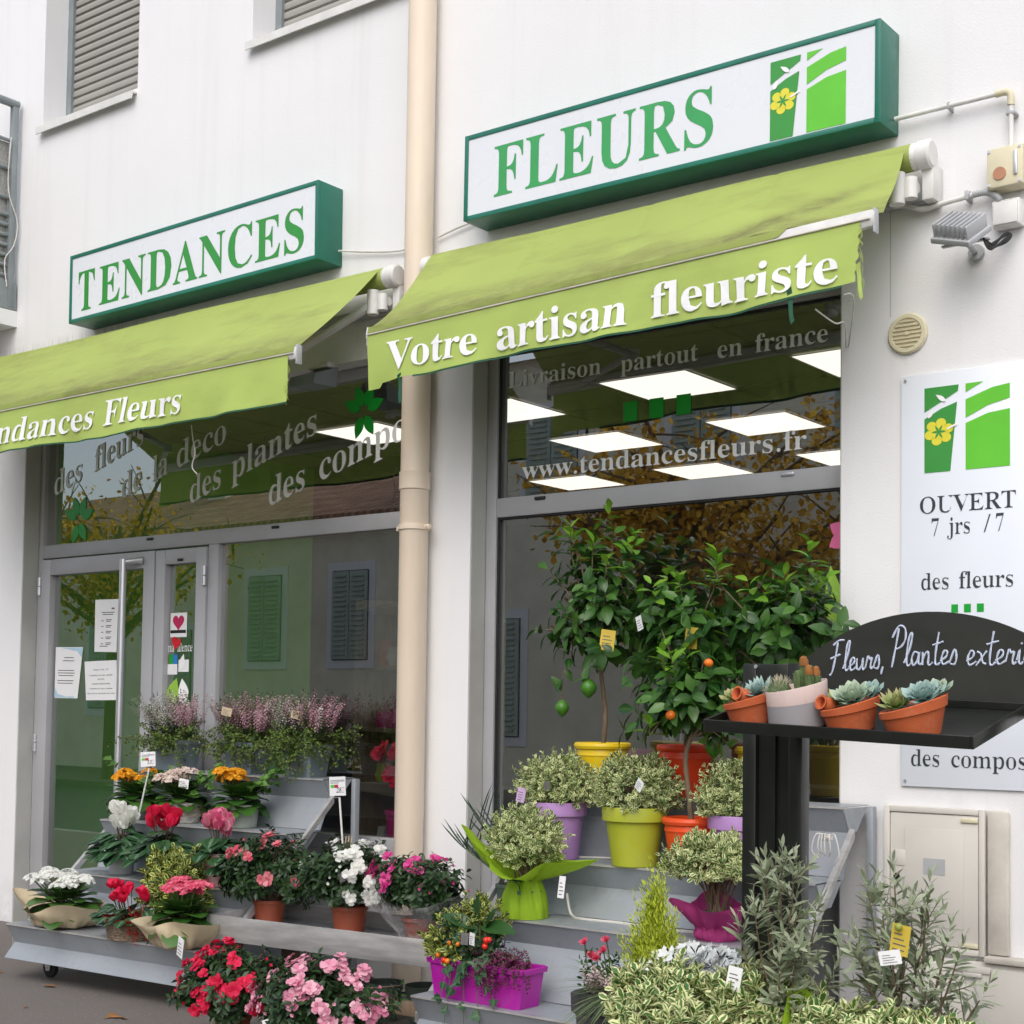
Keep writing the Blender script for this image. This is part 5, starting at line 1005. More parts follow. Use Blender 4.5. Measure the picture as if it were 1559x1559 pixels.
# ---------------- houses and trees across the street (seen only in the shop windows)
def houses():
    def house(label, x0, x1, eave, ridge, wallm, wins, chim=None):
        h = thing('house', label, 'house', ((x0+x1)/2, -15, 0), group='houses across the street', world=True)
        P(MB().box(x0, x1, -22, -15, -.1, eave), 'wall', wallm, h, smooth=False)
        rf = P(MB().prism([(-14.6, eave-.05), (-18.5, ridge), (-22.4, eave-.05), (-22.4, eave-.25), (-18.5, ridge-.2), (-14.6, eave-.25)], lambda p, q, x: (x, p, q+.26), x0-.15, x1+.15), 'roof', 'tiles', h, smooth=False)
        if chim:
            P(MB().box(chim-.3, chim+.3, -17.5, -16.9, eave+.3, ridge+1.2).box(chim-.36, chim+.36, -17.56, -16.84, ridge+1.201, ridge+1.32), 'chimney', 'far_wall2', rf, root=h, smooth=False)
        for x, z, ww, hh in wins:
            wo = P(MB().box(x-ww/2-.16, x+ww/2+.16, -15.02, -14.97, z-.16, z+hh+.16), 'window', 'paper', h, smooth=False)
            P(MB().box(x-ww/2, x+ww/2, -14.975, -14.96, z, z+hh), 'pane', 'dark_in', wo, root=h, smooth=False)
            s = MB()
            for k in (-1, 1):
                c = x+k*ww*.25
                s.box(c-ww*.24, c+ww*.24, -14.955, -14.92, z+.02, z+hh-.02)
                for j in range(int(hh/.09)): s.box(c-ww*.17, c+ww*.17, -14.917, -14.88, z+.10+j*.095, z+.13+j*.095) if z+.14+j*.095 < z+hh-.05 else None
            P(s, 'shutter', 'far_shut', wo, root=h, smooth=False)
    house('low cream house with clay tile roof and chimney, mirrored in the left shop window', -33, -18.6, 4.9, 6.6, 'far_wall', [(-27.6, 1.3, 1.1, 2.0), (-22.4, 2.3, .95, 1.75), (-25.2, .8, 1.1, 2.2), (-20.0, 2.3, .95, 1.75)], -26.2)
    house('taller pale house mirrored in the right shop window', -18.3, -2, 7.6, 9.2, 'far_wall2', [(-12.2, 5.0, 1.1, 1.6), (-9.3, 5.0, 1.1, 1.6), (-15.2, 5.0, 1.1, 1.6), (-8.4, .6, 1.1, 2.1), (-16.4, .9, 1.1, 2.1)])
    def tree(x, y, h, rad, label, n, seed, bare=False):
        t = thing('street_tree', label, 'tree', (x, y, -.02), group='trees across the street')
        r = random.Random(seed); F = Fol(seed)
        m = MB().tube([(0, 0, 0), (.03, .02, h*.3), (-.04, 0, h*.5), (.05, .03, h*.75)], [.19, .16, .13, .07], 10)
        for i in range(26):
            a = r.uniform(0, 6.28); z0 = h*r.uniform(.36, .62)
            e = Vector((math.cos(a)*rad*r.uniform(.6, 1), math.sin(a)*rad*r.uniform(.6, 1), z0+h*r.uniform(.08, .34)))
            pts = smoothline([(0, 0, z0), e*.5+Vector((0, 0, z0*.5+.1)), e], 4)
            m.tube(pts, np.linspace(.07, .015, len(pts)).tolist(), 6)
            for j in range(3):
                q = Vector(pts[r.randrange(4, len(pts))]); d = sph(r, -.2, .9)
                m.tube([q, q+d*.45, q+d*.9+Vector((0, 0, -.1))], [.02, .012, .006], 5)
            if not bare:
                for j in range(n//26):
                    q = Vector(pts[r.randrange(2, len(pts))])+sph(r)*r.uniform(0, .7)
                    F.add('ov', q, sph(r)+Vector((0, 0, -.4)), (r.uniform(-1, 1), r.uniform(-1, 1), 1), r.uniform(.07, .13), 1.6)
        m.build('trunk', 'bark', t)
        if not bare: F.build('crown', ['lf_autumn'], t)
    tree(-10.3, -11.6, 6.2, 2.5, 'autumn tree with dense ochre leaves mirrored in the right shop window', 7500, 5)
    tree(-23.2, -11.9, 6.4, 2.4, 'thin autumn tree with sparse yellow leaves mirrored in the shop door', 3600, 8)
    b = thing('banner', 'long white banner fixed to the pale house, mirrored in the right shop window', 'banner', (-10.3, -14.9, 3.2), world=True)
    P(MB().box(-11.7, -9.3, -14.94, -14.9, 2.9, 3.75), 'cloth', 'paper', b)
    text_m = text(MB(), 'HOTEL', lambda x, z: (-21-x, -14.895, z), -11.55, -9.5, 3.42, .2); P(text_m, 'lettering', 'logo_d', b, smooth=False, fix=False)
houses()

# ------------------------------------------------------------------ sign boxes
def sign(name, label, x0, x1, z0, z1, dep):
    t = thing('sign_box', label, 'shop sign', ((x0+x1)/2, 0, z0), group='illuminated sign boxes', world=True)
    m = MB(); fw = .022
    m.box(x0, x1, -dep+.012, -.002, z0, z1, .003)
    m.box(x0, x0+fw, -dep, -dep+.0125, z0, z1, .002).box(x1-fw, x1, -dep, -dep+.0125, z0, z1, .002)
    m.box(x0+fw+.0005, x1-fw-.0005, -dep+.0005, -dep+.0125, z0, z0+fw, .002).box(x0+fw+.0005, x1-fw-.0005, -dep+.0005, -dep+.0125, z1-fw, z1, .002)
    P(m, 'casing', 'sign_green', t)
    p = P(MB().box(x0+fw, x1-fw, -dep+.005, -dep+.0115, z0+fw, z1-fw), 'panel', 'sign_white', t, smooth=False)
    return t, p, -dep+.0035
def signs():
    t, p, y = sign('t', 'shorter green framed sign box reading TENDANCES above the left awning', -7.412, -5.335, 3.613, 4.020, .18)
    m = MB()
    text(m, 'T', on(y), -7.332, -7.17, 3.672, .235); text(m, 'ENDANCES', on(y), -7.135, -5.425, 3.678, .225, thin=0, track=14)
    P(m, 'lettering', 'let_a', p, root=t, smooth=False, fix=False); t.rotation_euler = (0, R(-.6), 0)
    t, p, y = sign('f', 'longer green framed sign box reading FLEURS with a green tree emblem', -4.376, -2.312, 3.618, 4.022, .18)
    m = MB()
    text(m, 'FLEURS', on(y), -4.205, -3.030, 3.700, .234, thin=0, track=12)
    P(m, 'lettering', 'let_b', p, root=t, smooth=False, fix=False)
    m = MB(); logo(m, -2.782, 3.645, .328, .322, on(y))
    P(m, 'emblem', ['logo_d', 'logo_l', 'logo_y', 'vin_white'], p, root=t, smooth=False, fix=False); t.rotation_euler = (0, R(.4), 0)
signs()

# ------------------------------------------------------------------ awnings
def awning(label, x0, x1, rx0, rx1, yb, zb0, zb1, words, wav_seed, torn):
    t = thing('awning', label, 'awning', ((x0+x1)/2, 0, 2.8), group='lime green awnings', world=True)
    r = random.Random(wav_seed)
    zr, yr, rr = 3.470, -.105, .052
    zb = lambda x: zb0+(zb1-zb0)*(x-x0)/(x1-x0)
    # canopy
    rows = 22; cols = 170
    ph = [r.uniform(0, 6) for _ in range(6)]
    def can(u, v):
        xa = rx0+.02+(rx1-rx0-.10)*u; xb = x0+(x1-x0)*u
        x = xa+(xb-xa)*v
        yt, zt = yr-.025, zr+rr*.93
        ye, ze = yb+.004, zb(x)+.044
        if torn and u > .80:
            k = (u-.80)/.20
            ye += .085*k; ze += .012*k
        y = yt+(ye-yt)*v; z = zt+(ze-zt)*v
        for su in (.27, .52, .77): wr0 = .0035*math.exp(-((u-su-.02*v)/.006)**2) if abs(u-su) < .05 else 0; seam_ = max(0, wr0) if su == .27 else max(seam_, wr0)
        sag = -.022*math.sin(PI*v)-seam_
        wr = .0045*math.sin(9*u+5*v+ph[0])+.003*math.sin(23*u-7*v+ph[1])*v+.002*math.sin(47*u+11*v+ph[2])*v*v
        if torn: wr += .020*math.exp(-((u-.97+.55*v)/.045)**2)*math.sin(PI*min(1, v*1.02))
        else: wr += .010*math.exp(-((u-.99+.35*v)/.05)**2)*math.sin(PI*v)
        return (x, y-.3*(sag+wr), z+.9*(sag+wr))
    m = MB().grid(can, cols, rows)
    o = P(m, 'canopy', 'canvas', t, ang=180)
    at = o.data.attributes.new('dirt', 'FLOAT', 'POINT')
    dv = []
    for j in range(rows+1):
        for i in range(cols+1):
            u, v = i/cols, j/rows
            d = .9*max(0, (v-.5)/.5)**1.5
            if torn: d += .95*math.exp(-((u-.86+.42*(v-.62))/.055)**2)*math.exp(-((v-.62)/.26)**2)
            dv.append(min(.95, d))
    at.data.foreach_set('value', dv)
    # front bar: a white aluminium profile
    m = MB()
    prof = [(-.016, .038), (.006, .046), (.018, .036), (.016, -.016), (.004, -.022), (-.014, -.020), (-.022, -.004), (-.022, .016)]
    vs = []
    for x in (x0-.012, x1+.012):
        vs += [(x, yb+a, zb(x)+b) for a, b in prof]
    n = len(prof)
    m.add(vs, [(i, n+i, n+(i+1) % n, (i+1) % n) for i in range(n)]+[tuple(range(n-1, -1, -1)), tuple(range(n, 2*n))])
    fb = P(m, 'front_bar', 'white_paint', t, ang=30)
    for x in (x0-.014, x1+.006): P(MB().box(x, x+.008, yb-.018, yb+.018, zb(x)-.045, zb(x)+.045, .003), 'end_cap', 'grey_pl', fb, root=t)
    if torn:      # canvas still wrapped over the bar on the left three quarters
        ce = x0+(x1-x0)*.84
        def wrapf(u, v):
            x = x0+(ce-x0+.12*(1-v))*u
            a = [(yb+.021, .030), (yb+.007, .0485), (yb-.018, .0410), (yb-.026, .016), (yb-.026, .010)][int(round(v*4))]
            return (x, a[0], zb(x)+a[1])
        P(MB().grid(wrapf, 40, 4), 'bar_cover', 'cover', t)
    else:
        def wrapf(u, v):
            x = x0+(x1-x0)*u
            a = [(yb+.021, .030), (yb+.007, .0485), (yb-.018, .0410), (yb-.026, .016), (yb-.026, .010)][int(round(v*4))]
            return (x, a[0], zb(x)+a[1])
        P(MB().grid(wrapf, 40, 4), 'bar_cover', 'cover', t)
    P(MB().tube([(x0, yb-.027, zb(x0)+.004), (x1, yb-.027, zb(x1)+.004)], .0035, 6), 'keder_strip', 'cement', fb, root=t)
    # valance
    H = .225
    def vy(x, s):
        k = s/H
        return yb-.024-.004*k+(.012*math.sin(7.3*x+ph[3])+.008*math.sin(17*x+ph[4]))*k*k+.004*math.sin(29*x+5*k+ph[5])*k
    xe = x1-.035
    def hem(u): return .006*math.sin(9*u+ph[0])+.004*math.sin(21*u+ph[1])
    def val(u, v):
        fr = .05*(v**1.5)*(1-u)**18
        x = x0+(xe-x0)*u
        if torn and u > .97: x -= .02*v*((u-.97)/.03)+.008*math.sin(v*31)*((u-.97)/.03)
        s = v*(H+hem(u)+(.02 if u < .03 else 0))
        return (x+fr*0, vy(x, s), zb(x)+.002-s)
    va = P(MB().grid(val, 110, 12), 'valance', 'valance', t, ang=180)
    at = va.data.attributes.new('dirt', 'FLOAT', 'POINT')
    at.data.foreach_set('value', [.35*max(0, 1-j/2) for j in range(13) for i in range(111)])
    def tr(u, v):
        x = x0+.0+(xe-x0)*(.12+.85*u) if torn else x0+(xe-x0)*u
        uu = (x-x0)/(xe-x0)
        s = H+hem(uu)-.004+.012*v
        return (x, vy(x, H)+.002*(1-v), zb(x)+.002-s)
    P(MB().grid(tr, 110, 1), 'hem_tape', 'trim', va, root=t)
    for wd, a, b, z0, h, k, th, sh in words:
        m = text(MB(), wd, (lambda x, z: (x, vy(x, max(0, zb(x)-(z+(x-a)*k)))-.0075, z+(x-a)*k)), a, b, z0, h, thin=th, shear=sh, track=-12)
        P(m, 'lettering', 'vin_white', va, root=t, smooth=False, fix=False)
    # ragged threads at the right end
    m = MB()
    for i in range(16):
        z = zb(xe)-.02-r.uniform(0, .2)
        a = Vector((xe-.01, vy(xe, .1), z))
        m.tube(smoothline([a, a+Vector((r.uniform(.0, .02), r.uniform(-.01, .01), -.02)), a+Vector((r.uniform(-.01, .02), 0, -r.uniform(.03, .07)))]), .0009, 4)
    P(m, 'frayed_edge', 'valance', va, root=t)
    if torn:
        for (a, b, w_, mt) in ((xe-.005, .16, .016, 'valance'), (xe-.27, .20, .02, 'trim'), (x0+.21, .215, .022, 'trim')):
            P(MB().grid(lambda u, v: (a+w_*(u-.5)*(1-.3*v)+.02*v*v, vy(a, H)-.004+.008*math.sin(5*v), zb(a)-b-.13*v+.012*u), 3, 8), 'loose_strip', mt, va, root=t)
    # roller, end plates, arms
    P(MB().tube([(rx0+.05, yr, zr), (rx1-.05, yr, zr)], rr, 24), 'roller', 'canvas', t)
    for x, s in ((rx0, 1), (rx1, -1)):
        m = MB()
        m.tube([(x-.03, yr, zr), (x+.012, yr, zr), (x+.02, yr, zr)], [.056, .056, .046], 24)
        m.tube([(x+s*.03, yr, zr), (x+s*.055, yr, zr)], [.048, .053], 20)
        m.box(x-.028, x+.018, -.10, -.003, zr-.17, zr-.03, .006)
        P(m, 'end_plate', 'white_paint', t)
    for x, s in ((rx0+.10, 1), (rx1-.10, -1)):
        m = MB()
        m.tube([(x, -.16, zr-.07), (x, -.16, zr-.19)], .03, 12).tube([(x+s*.03, -.10, zr-.12), (x-s*.06, -.11, zr-.12)], .022, 10)
        m.tube([(x-s*.045, -.14, zr-.09), (x-s*.045, -.14, zr-.17)], .026, 12)
        P(m, 'arm_bracket', 'white_paint', t)
    for s, xa in ((1, rx0+.10), (-1, rx1-.10)):
        e = Vector((xa+s*.62, yb*.45-.04, zb(xa)+.05)); a = Vector((xa, -.16, zr-.14)); b = Vector((xa+s*.12, yb+.03, zb(xa)-.0))
        P(MB().tube([a, e], .021, 10).tube([e+Vector((0, 0, .02)), e-Vector((0, 0, .03))], .03, 10).tube([e, b], .017, 10), 'folding_arm', 'white_paint', t)
    P(MB().box(rx0+.04, rx1-.04, -.052, -.004, zr-.155, zr-.115, .004), 'mounting_rail', 'grey_pl', t)
    return t
def awnings():
    awning('faded lime awning reading Votre artisan fleuriste, its right end torn off the bar', -4.60, -2.172, -4.63, -2.150, -.55, 3.035, 3.095,
           [('Votre', -4.470, -3.945, 2.858, .128, .010, 0, 0), ('artisan', -3.855, -3.180, 2.862, .135, .012, 0, 0), ('fleuriste', -3.085, -2.285, 2.880, .132, .012, 0, 0)], 3, True)
    awning('lime awning reading Tendances Fleurs above the shop door', -8.05, -4.885, -8.22, -4.862, -.735, 2.948, 2.955,
           [('Tendances', -7.48, -6.335, 2.770, .128, 0, 6, .14), ('Fleurs', -6.272, -5.65, 2.772, .128, 0, 6, .14)], 9, False)
awnings()
def cords():
    solo(MB().tube(smoothline([(-2.42, -.50, 2.83), (-2.38, -.42, 2.79), (-2.42, -.25, 2.83), (-2.57, .08, 2.80)], 5), .003, 5).tube(smoothline([(-2.30, -.52, 2.86), (-2.36, -.30, 2.90), (-2.57, .085, 2.78)], 5), .003, 5),
         'loose_cord', 'white_cable', (-2.42, -.3, 2.8), 'two loose cords hanging from the torn end of the right awning to the window frame', 'cord')
    solo(MB().tube(smoothline([(-5.75, -.62, 2.745), (-5.76, -.60, 2.68), (-5.74, -.60, 2.61), (-5.76, -.60, 2.54), (-5.72, -.60, 2.50)], 5), .003, 5),
         'loose_cord', 'white_cable', (-5.75, -.6, 2.5), 'short white cord dangling from the hem of the left awning', 'cord')
cords()

# ------------------------------------------------------------------ downpipe
def pipe():
    t = thing('downpipe', 'beige plastic rainwater downpipe between the two shop windows', 'drainpipe', (-4.735, -.085, 0), world=True)
    x, y = -4.735, -.085
    P(MB().lathe([(.070, .02), (.070, 2.40), (.0705, 2.401)], (x, y, 0), 28).lathe([(.0695, 2.49), (.0695, 7.5)], (x, y, 0), 28), 'pipe', 'pipe', t)
    P(MB().lathe([(.0705, 2.402), (.0755, 2.406), (.0755, 2.486), (.0765, 2.489), (.0735, 2.4895), (.071, 2.4897)], (x, y, 0), 28), 'sleeve', 'pipe', t)
    for z in (2.222, 5.6):
        P(MB().lathe([(.0712, z-.013), (.0775, z-.012), (.0775, z+.012), (.0712, z+.013)], (x, y, 0), 28).box(x-.105, x-.074, y-.012, y+.012, z-.012, z+.012, .003).box(x+.074, x+.105, y-.012, y+.012, z-.012, z+.012, .003).tube([(x+.09, y-.02, z), (x+.09, y+.02, z)], .005, 6).box(x-.01, x+.01, y+.072, .002, z-.01, z+.01), 'clamp', 'pipe', t)
pipe()

# ------------------------------------------------------------------ name board right of the window
def board():
    t = thing('wall_board', 'tall pale blue board screwed to the wall reading OUVERT 7 jrs /7', 'sign board', (-2.035, 0, 1.08), world=True)
    P(MB().box(-2.296, -1.778, -.012, -.002, 1.080, 2.655, .002), 'panel', 'board_pale', t)
    y = -.0135
    m = MB(); logo(m, -2.202, 2.272, .328, .326, on(y)); P(m, 'emblem', ['logo_d', 'logo_l', 'logo_y', 'vin_white'], t, smooth=False, fix=False)
    for wd, a, b, z in (('OUVERT', -2.226, -1.850, 2.117), ('7', -2.177, -2.142, 2.030), ('jrs', -2.108, -2.020, 2.032), ('/', -1.975, -1.945, 2.032), ('7', -1.930, -1.895, 2.033), ('des', -2.219, -2.102, 1.826), ('fleurs', -2.070, -1.858, 1.826),
                        ('de', -2.21, -2.12, 1.60), ('la', -2.09, -2.03, 1.60), ('deco', -2.0, -1.86, 1.60), ('des', -2.225, -2.11, 1.38), ('plantes', -2.08, -1.845, 1.38), ('des', -2.259, -2.138, 1.158), ('compos', -2.102, -1.812, 1.158)):
        P(text(MB(), wd, on(y), a, b, z, .063, thin=(15 if wd.isalpha() else 12)), 'lettering', 'txt', t, smooth=False, fix=False)
    for zz in (1.736, 1.52, 1.29):
        for x in (-2.097, -2.048, -1.999):
            m = MB().add([(x, y, zz), (x+.026, y, zz), (x+.026, y, zz+.031), (x, y, zz+.031)], [(0, 1, 2, 3)])
            P(m, 'square_mark', 'vin_grn', t, smooth=False, fix=False)
    for x in (-2.278, -1.796):
        for z in (1.10, 2.637): P(MB().tube([(x, -.013, z), (x, -.0165, z)], .006, 10), 'screw', 'steel', t)
board()

# ------------------------------------------------------------------ fittings on the wall
def fittings():
    c = Vector((-2.271, -.003, 2.822))
    t = thing('vent_grille', 'round ivory air vent with horizontal louvres on the wall', 'vent', c, world=True)
    ax = Matrix.Rotation(R(90), 3, 'X')
    P(MB().lathe([(.059, 0), (.080, 0), (.080, .008), (.074, .016), (.060, .017), (.058, .010)], c, 36, ax=ax), 'rim', 'ivory', t)
    P(MB().lathe([(0, .002), (.0585, .002), (.0585, .004), (0, .004)], c, 30, ax=ax), 'backing', 'blackvin', t)
    m = MB()
    for i in range(-3, 4):
        z = i*.0158; hw = math.sqrt(max(0, .0575**2-z*z))
        m.prism([(-.008, z-.001), (-.017, z-.0042), (-.0175, z+.0012), (-.008, z+.0028)], lambda a, b, x: (x, c.y+a, c.z+b), c.x-hw, c.x+hw)
    m.tube([(c.x, c.y-.017, c.z), (c.x, c.y-.0185, c.z)], .008, 10)
    P(m, 'louvre', 'ivory', t, smooth=False)
    # ivory electric box with round brown button
    t = thing('switch_box', 'ivory electrical box with a brown round cover at the end of the white conduit', 'junction box', (-1.87, 0, 3.29), world=True)
    P(MB().box(-1.935, -1.80, -.085, -.002, 3.295, 3.445, .008), 'casing', 'ivory', t)
    P(MB().tube([(-1.885, -.084, 3.345), (-1.885, -.090, 3.345)], .024, 20), 'cover', 'tan', t)
    for x in (-1.925, -1.812):
        for z in (3.307, 3.433): P(MB().tube([(x, -.084, z), (x, -.088, z)], .006, 8), 'screw', 'steel', t)
    P(MB().box(-1.832, -1.818, -.094, -.084, 3.33, 3.42, .003), 'catch', 'steel', t)
    t = thing('conduit', 'white rigid conduit with an elbow from the larger sign box to the ivory box', 'conduit', (-2.08, 0, 3.45), world=True)
    P(MB().tube([(-2.311, -.04, 3.665), (-1.885, -.04, 3.665)], .0095, 12).tube([(-1.858, -.04, 3.64), (-1.858, -.04, 3.446)], .0095, 12), 'tube', 'white_paint', t)
    P(MB().tube(smoothline([(-1.915, -.04, 3.665), (-1.875, -.04, 3.664), (-1.859, -.04, 3.648), (-1.858, -.04, 3.61)], 5), .0135, 12), 'elbow', 'ivory', t)
    P(MB().box(-1.875, -1.841, -.05, -.002, 3.575, 3.587, .002), 'clip', 'grey_pl', t); P(MB().box(-2.1, -2.09, -.05, -.002, 3.652, 3.678, .002), 'clip', 'grey_pl', t)
    t = thing('conduit', 'grey corrugated conduit bending below the awning to the white junction box', 'conduit', (-2.08, 0, 3.25), world=True)
    P(MB().tube(smoothline([(-2.36, -.03, 3.33), (-2.27, -.035, 3.315), (-2.20, -.04, 3.287), (-2.12, -.04, 3.293), (-2.0, -.04, 3.302)], 5), .010, 10), 'tube', 'white_paint', t)
    pts = smoothline([(-2.0, -.042, 3.302), (-1.95, -.045, 3.300), (-1.91, -.05, 3.275), (-1.895, -.05, 3.25)], 12)
    P(MB().tube(pts, [.014 if i % 2 else .0115 for i in range(len(pts))], 10), 'corrugated_hose', 'grey_pl', t)
    P(MB().box(-2.03, -2.015, -.055, -.002, 3.285, 3.32, .003).tube([(-2.022, -.04, 3.302), (-2.01, -.04, 3.302)], .016, 10), 'clip', 'grey_pl', t)
    t = thing('junction_box', 'small square white junction box above the black cable loops', 'junction box', (-1.87, 0, 3.15), world=True)
    P(MB().box(-1.925, -1.82, -.06, -.002, 3.155, 3.255, .007), 'casing', 'white_paint', t)
    P(MB().box(-1.918, -1.827, -.066, -.0605, 3.162, 3.248, .004), 'lid', 'white_paint', t)
    # finned floodlight
    t = thing('floodlight', 'grey finned floodlight tilted downwards on the wall by the junction box', 'floodlight', (-1.98, -.02, 3.09), world=True)
    b = MB()
    b.box(-.085, .085, -.011, .011, -.07, .07, .004)
    for i in range(8): x = -.075+i*.0205; b.box(x, x+.006, .011, .062, -.06, .06, .001)
    b.box(-.07, .07, .0112, .022, -.05, .05)
    mt = Matrix.Translation((-2.0, -.165, 3.118)) @ Matrix.Rotation(R(-12), 4, 'Z') @ Matrix.Rotation(R(18), 4, 'Y') @ Matrix.Rotation(R(128), 4, 'X')
    b.xf(mt); P(b, 'housing', 'grey_pl', t)
    g = MB().box(-.075, .075, -.014, -.0112, -.06, .06); g.xf(mt); P(g, 'front_glass', 'dark_in', t)
    P(MB().tube([(-2.0, -.003, 3.09), (-2.0, -.02, 3.09)], .03, 12).tube([(-2.0, -.02, 3.09), (-2.0, -.12, 3.10)], .010, 8).box(-2.09, -1.91, -.13, -.11, 3.094, 3.102, .002), 'bracket', 'grey_pl', t)
    m = MB()
    for k in range(3):
        m.tube(smoothline([(-1.93, -.13, 3.10), (-1.90, -.10-.02*k, 3.075-.012*k), (-1.865, -.07, 3.09+.008*k), (-1.855, -.05, 3.12), (-1.88, -.05, 3.12+.004*k), (-1.915, -.09, 3.085-.01*k)], 5), .0045, 6)
    P(m, 'cable', 'black_rub', t)
    # small lamp beneath the left awning
    t = thing('floodlight', 'small dark floodlight tucked under the right end of the left awning', 'floodlight', (-5.40, -.02, 3.0), world=True)
    P(MB().prism([(-.04, 3.09), (-.20, 3.03), (-.215, 2.975), (-.05, 2.985)], lambda a, b, x: (x, a, b), -5.49, -5.31), 'housing', 'greymetal', t, smooth=False)
    P(MB().box(-5.43, -5.37, -.06, -.002, 3.05, 3.13, .004).box(-5.47, -5.33, -.10, -.05, 3.085, 3.10, .003), 'bracket', 'white_paint', t)
    # slack cable between the signs
    solo(MB().tube(smoothline([(-5.335, -.03, 3.70), (-5.10, -.02, 3.655), (-4.92, -.02, 3.628), (-4.80, -.02, 3.632)], 6), .0055, 8).tube(smoothline([(-4.67, -.02, 3.648), (-4.55, -.02, 3.67), (-4.45, -.02, 3.683), (-4.37, -.03, 3.687)], 6), .0055, 8),
         'sign_cable', 'white_cable', (-4.9, -.02, 3.63), 'slack white cable on the wall joining the two sign boxes behind the downpipe', 'cable')
    # meter cabinet
    t = thing('meter_cabinet', 'cream electricity meter cabinet set in the wall below the tall board', 'meter cabinet', (-2.15, 0, .48), world=True)
    m = MB(); bars(m, -2.356, -1.965, .47, 1.005, .022, -.032, -.002); P(m, 'frame', 'cab', t)
    dr = P(MB().box(-2.332, -1.990, -.026, -.004, .494, .981, .004), 'door', 'cab', t)
    P(MB().box(-2.275, -2.045, -.0285, -.0255, .56, .925, .002).box(-2.33, -2.27, -.029, -.0255, .78, .84, .002), 'moulding', 'cab', dr, root=t)
    [P(MB().box(-2.055, -1.99, -.034, -.0262, a, a+.016, .003), 'hinge', 'ivory', dr, root=t) for a in (.955, .497)]
    P(MB().box(-2.20, -2.115, -.0298, -.0288, .755, .815), 'sticker', 'grey_pl', dr, root=t, smooth=False)
    P(MB().tube([(-2.305, -.026, .74), (-2.305, -.032, .74)], .012, 12), 'lock', 'blackvin', dr, root=t)
    t = thing('meter_cabinet', 'lower cream cabinet with a recessed catch standing on the ground', 'meter cabinet', (-2.0, 0, 0), world=True)
    P(MB().box(-2.36, -1.55, -.05, -.002, .0, .452, .006), 'body', 'cab', t)
    [P(MB().box(a, b, -.058, -.0505, .03, .435, .003), 'door', 'cab', t) for a, b in ((-2.345, -2.03), (-1.99, -1.57))]
    P(MB().box(-2.07, -1.93, -.064, -.0585, .415, .44, .003).box(-2.035, -1.965, -.066, -.0585, .40, .4145, .002), 'catch', 'cab', t)
    solo(MB().box(-1.958, -1.878, -.032, -.002, .48, 1.005, .012).box(-1.958, -1.50, -.07, -.002, .456, .479, .006), 'cement_ledge', 'cement', (-1.75, -.02, .456), 'rough cream cement upright and ledge right of the meter cabinet', 'ledge')
fittings()

# ------------------------------------------------------------------ notices on the door glass
def notices():
    y = GY-.003
    def note(label, corners, col, lines, edge=None):
        cx = sum(c[0] for c in corners)/4; cz = min(c[1] for c in corners)
        t = thing('paper_notice', label, 'notice', (cx, y, cz), group='notices on the door', world=True)
        (ax, az), (bx, bz), (dx, dz), (ex, ez) = corners      # tl tr br bl
        def f(u, v): return (ax*(1-u)*(1-v)+bx*u*(1-v)+dx*u*v+ex*(1-u)*v, y-.0015-.001*math.sin(6*u), az*(1-u)*(1-v)+bz*u*(1-v)+dz*u*v+ez*(1-u)*v)
        P(MB().grid(f, 8, 8), 'sheet', col, t)
        W = bx-ax; H = az-ez
        m = MB()
        for s, u0, u1, v in lines:
            g = lambda a, b: (lambda p: (p[0], p[1]-.0015, p[2]))(f(a, b))
            if s: text(m, s, lambda a, b: g(a, v-(b)), u0, u1, 0, .035, thin=10)
            else: flat(m, [(u0, v), (u1, v), (u1, v+.014), (u0, v+.014)], 0, 0, lambda a, b: g(a, b))
        P(m, 'printing', 'blackline', t, smooth=False, fix=False)
        if edge:
            m = MB()
            for e in edge: flat(m, e, 0, 0, lambda a, b: (lambda p: (p[0], p[1]-.0015, p[2]))(f(a, b)))
            P(m, 'printed_band', 'paper_b', t, smooth=False, fix=False)
    note('tall white notice in a plastic sleeve taped behind the door handle', [(-7.510, 1.988), (-7.285, 1.985), (-7.292, 1.666), (-7.506, 1.672)], 'paper',
         [(None, .3, .85, .24), (None, .35, .8, .28)]+[(None, .30, .40, .40+.11*i) for i in range(5)]+[(None, .50, .75, .38+.11*i) for i in range(5)]+[(None, .5, .7, .41+.11*i) for i in range(5)]+[(None, .25, .6, .885), (None, .72, .85, .16), (None, .72, .85, .175)])
    note('white notice with blue bands at the lower left of the door glass', [(-7.896, 1.706), (-7.618, 1.702), (-7.661, 1.388), (-7.896, 1.390)], 'paper',
         [(None, .35, .7, .20), (None, .3, .72, .26), (None, .12, .75, .45), (None, .12, .78, .50), (None, .15, .74, .55), (None, .12, .76, .65), (None, .12, .74, .70)],
         [[(.2, .01), (.99, .01), (.99, .2), (.8, .08), (.55, .05)], [(.01, .8), (.15, .92), (.5, .97), (.85, .96), (.85, .99), (.01, .99)]])
    note('white notice with bold lines reading MASQUE OBLIGATOIRE beside the handle', [(-7.600, 1.613), (-7.287, 1.619), (-7.280, 1.380), (-7.575, 1.377)], 'paper',
         [("Mesure Covid - 19", .28, .74, .24), ("L'attention de notre aimable", .14, .88, .38), ("clientele", .40, .62, .48), ("MASQUE OBLIGATOIRE", .22, .80, .60), ("l'interieur de notre boutique", .14, .88, .72), ("Nous vous en remercions par avance", .06, .95, .84)])
notices()

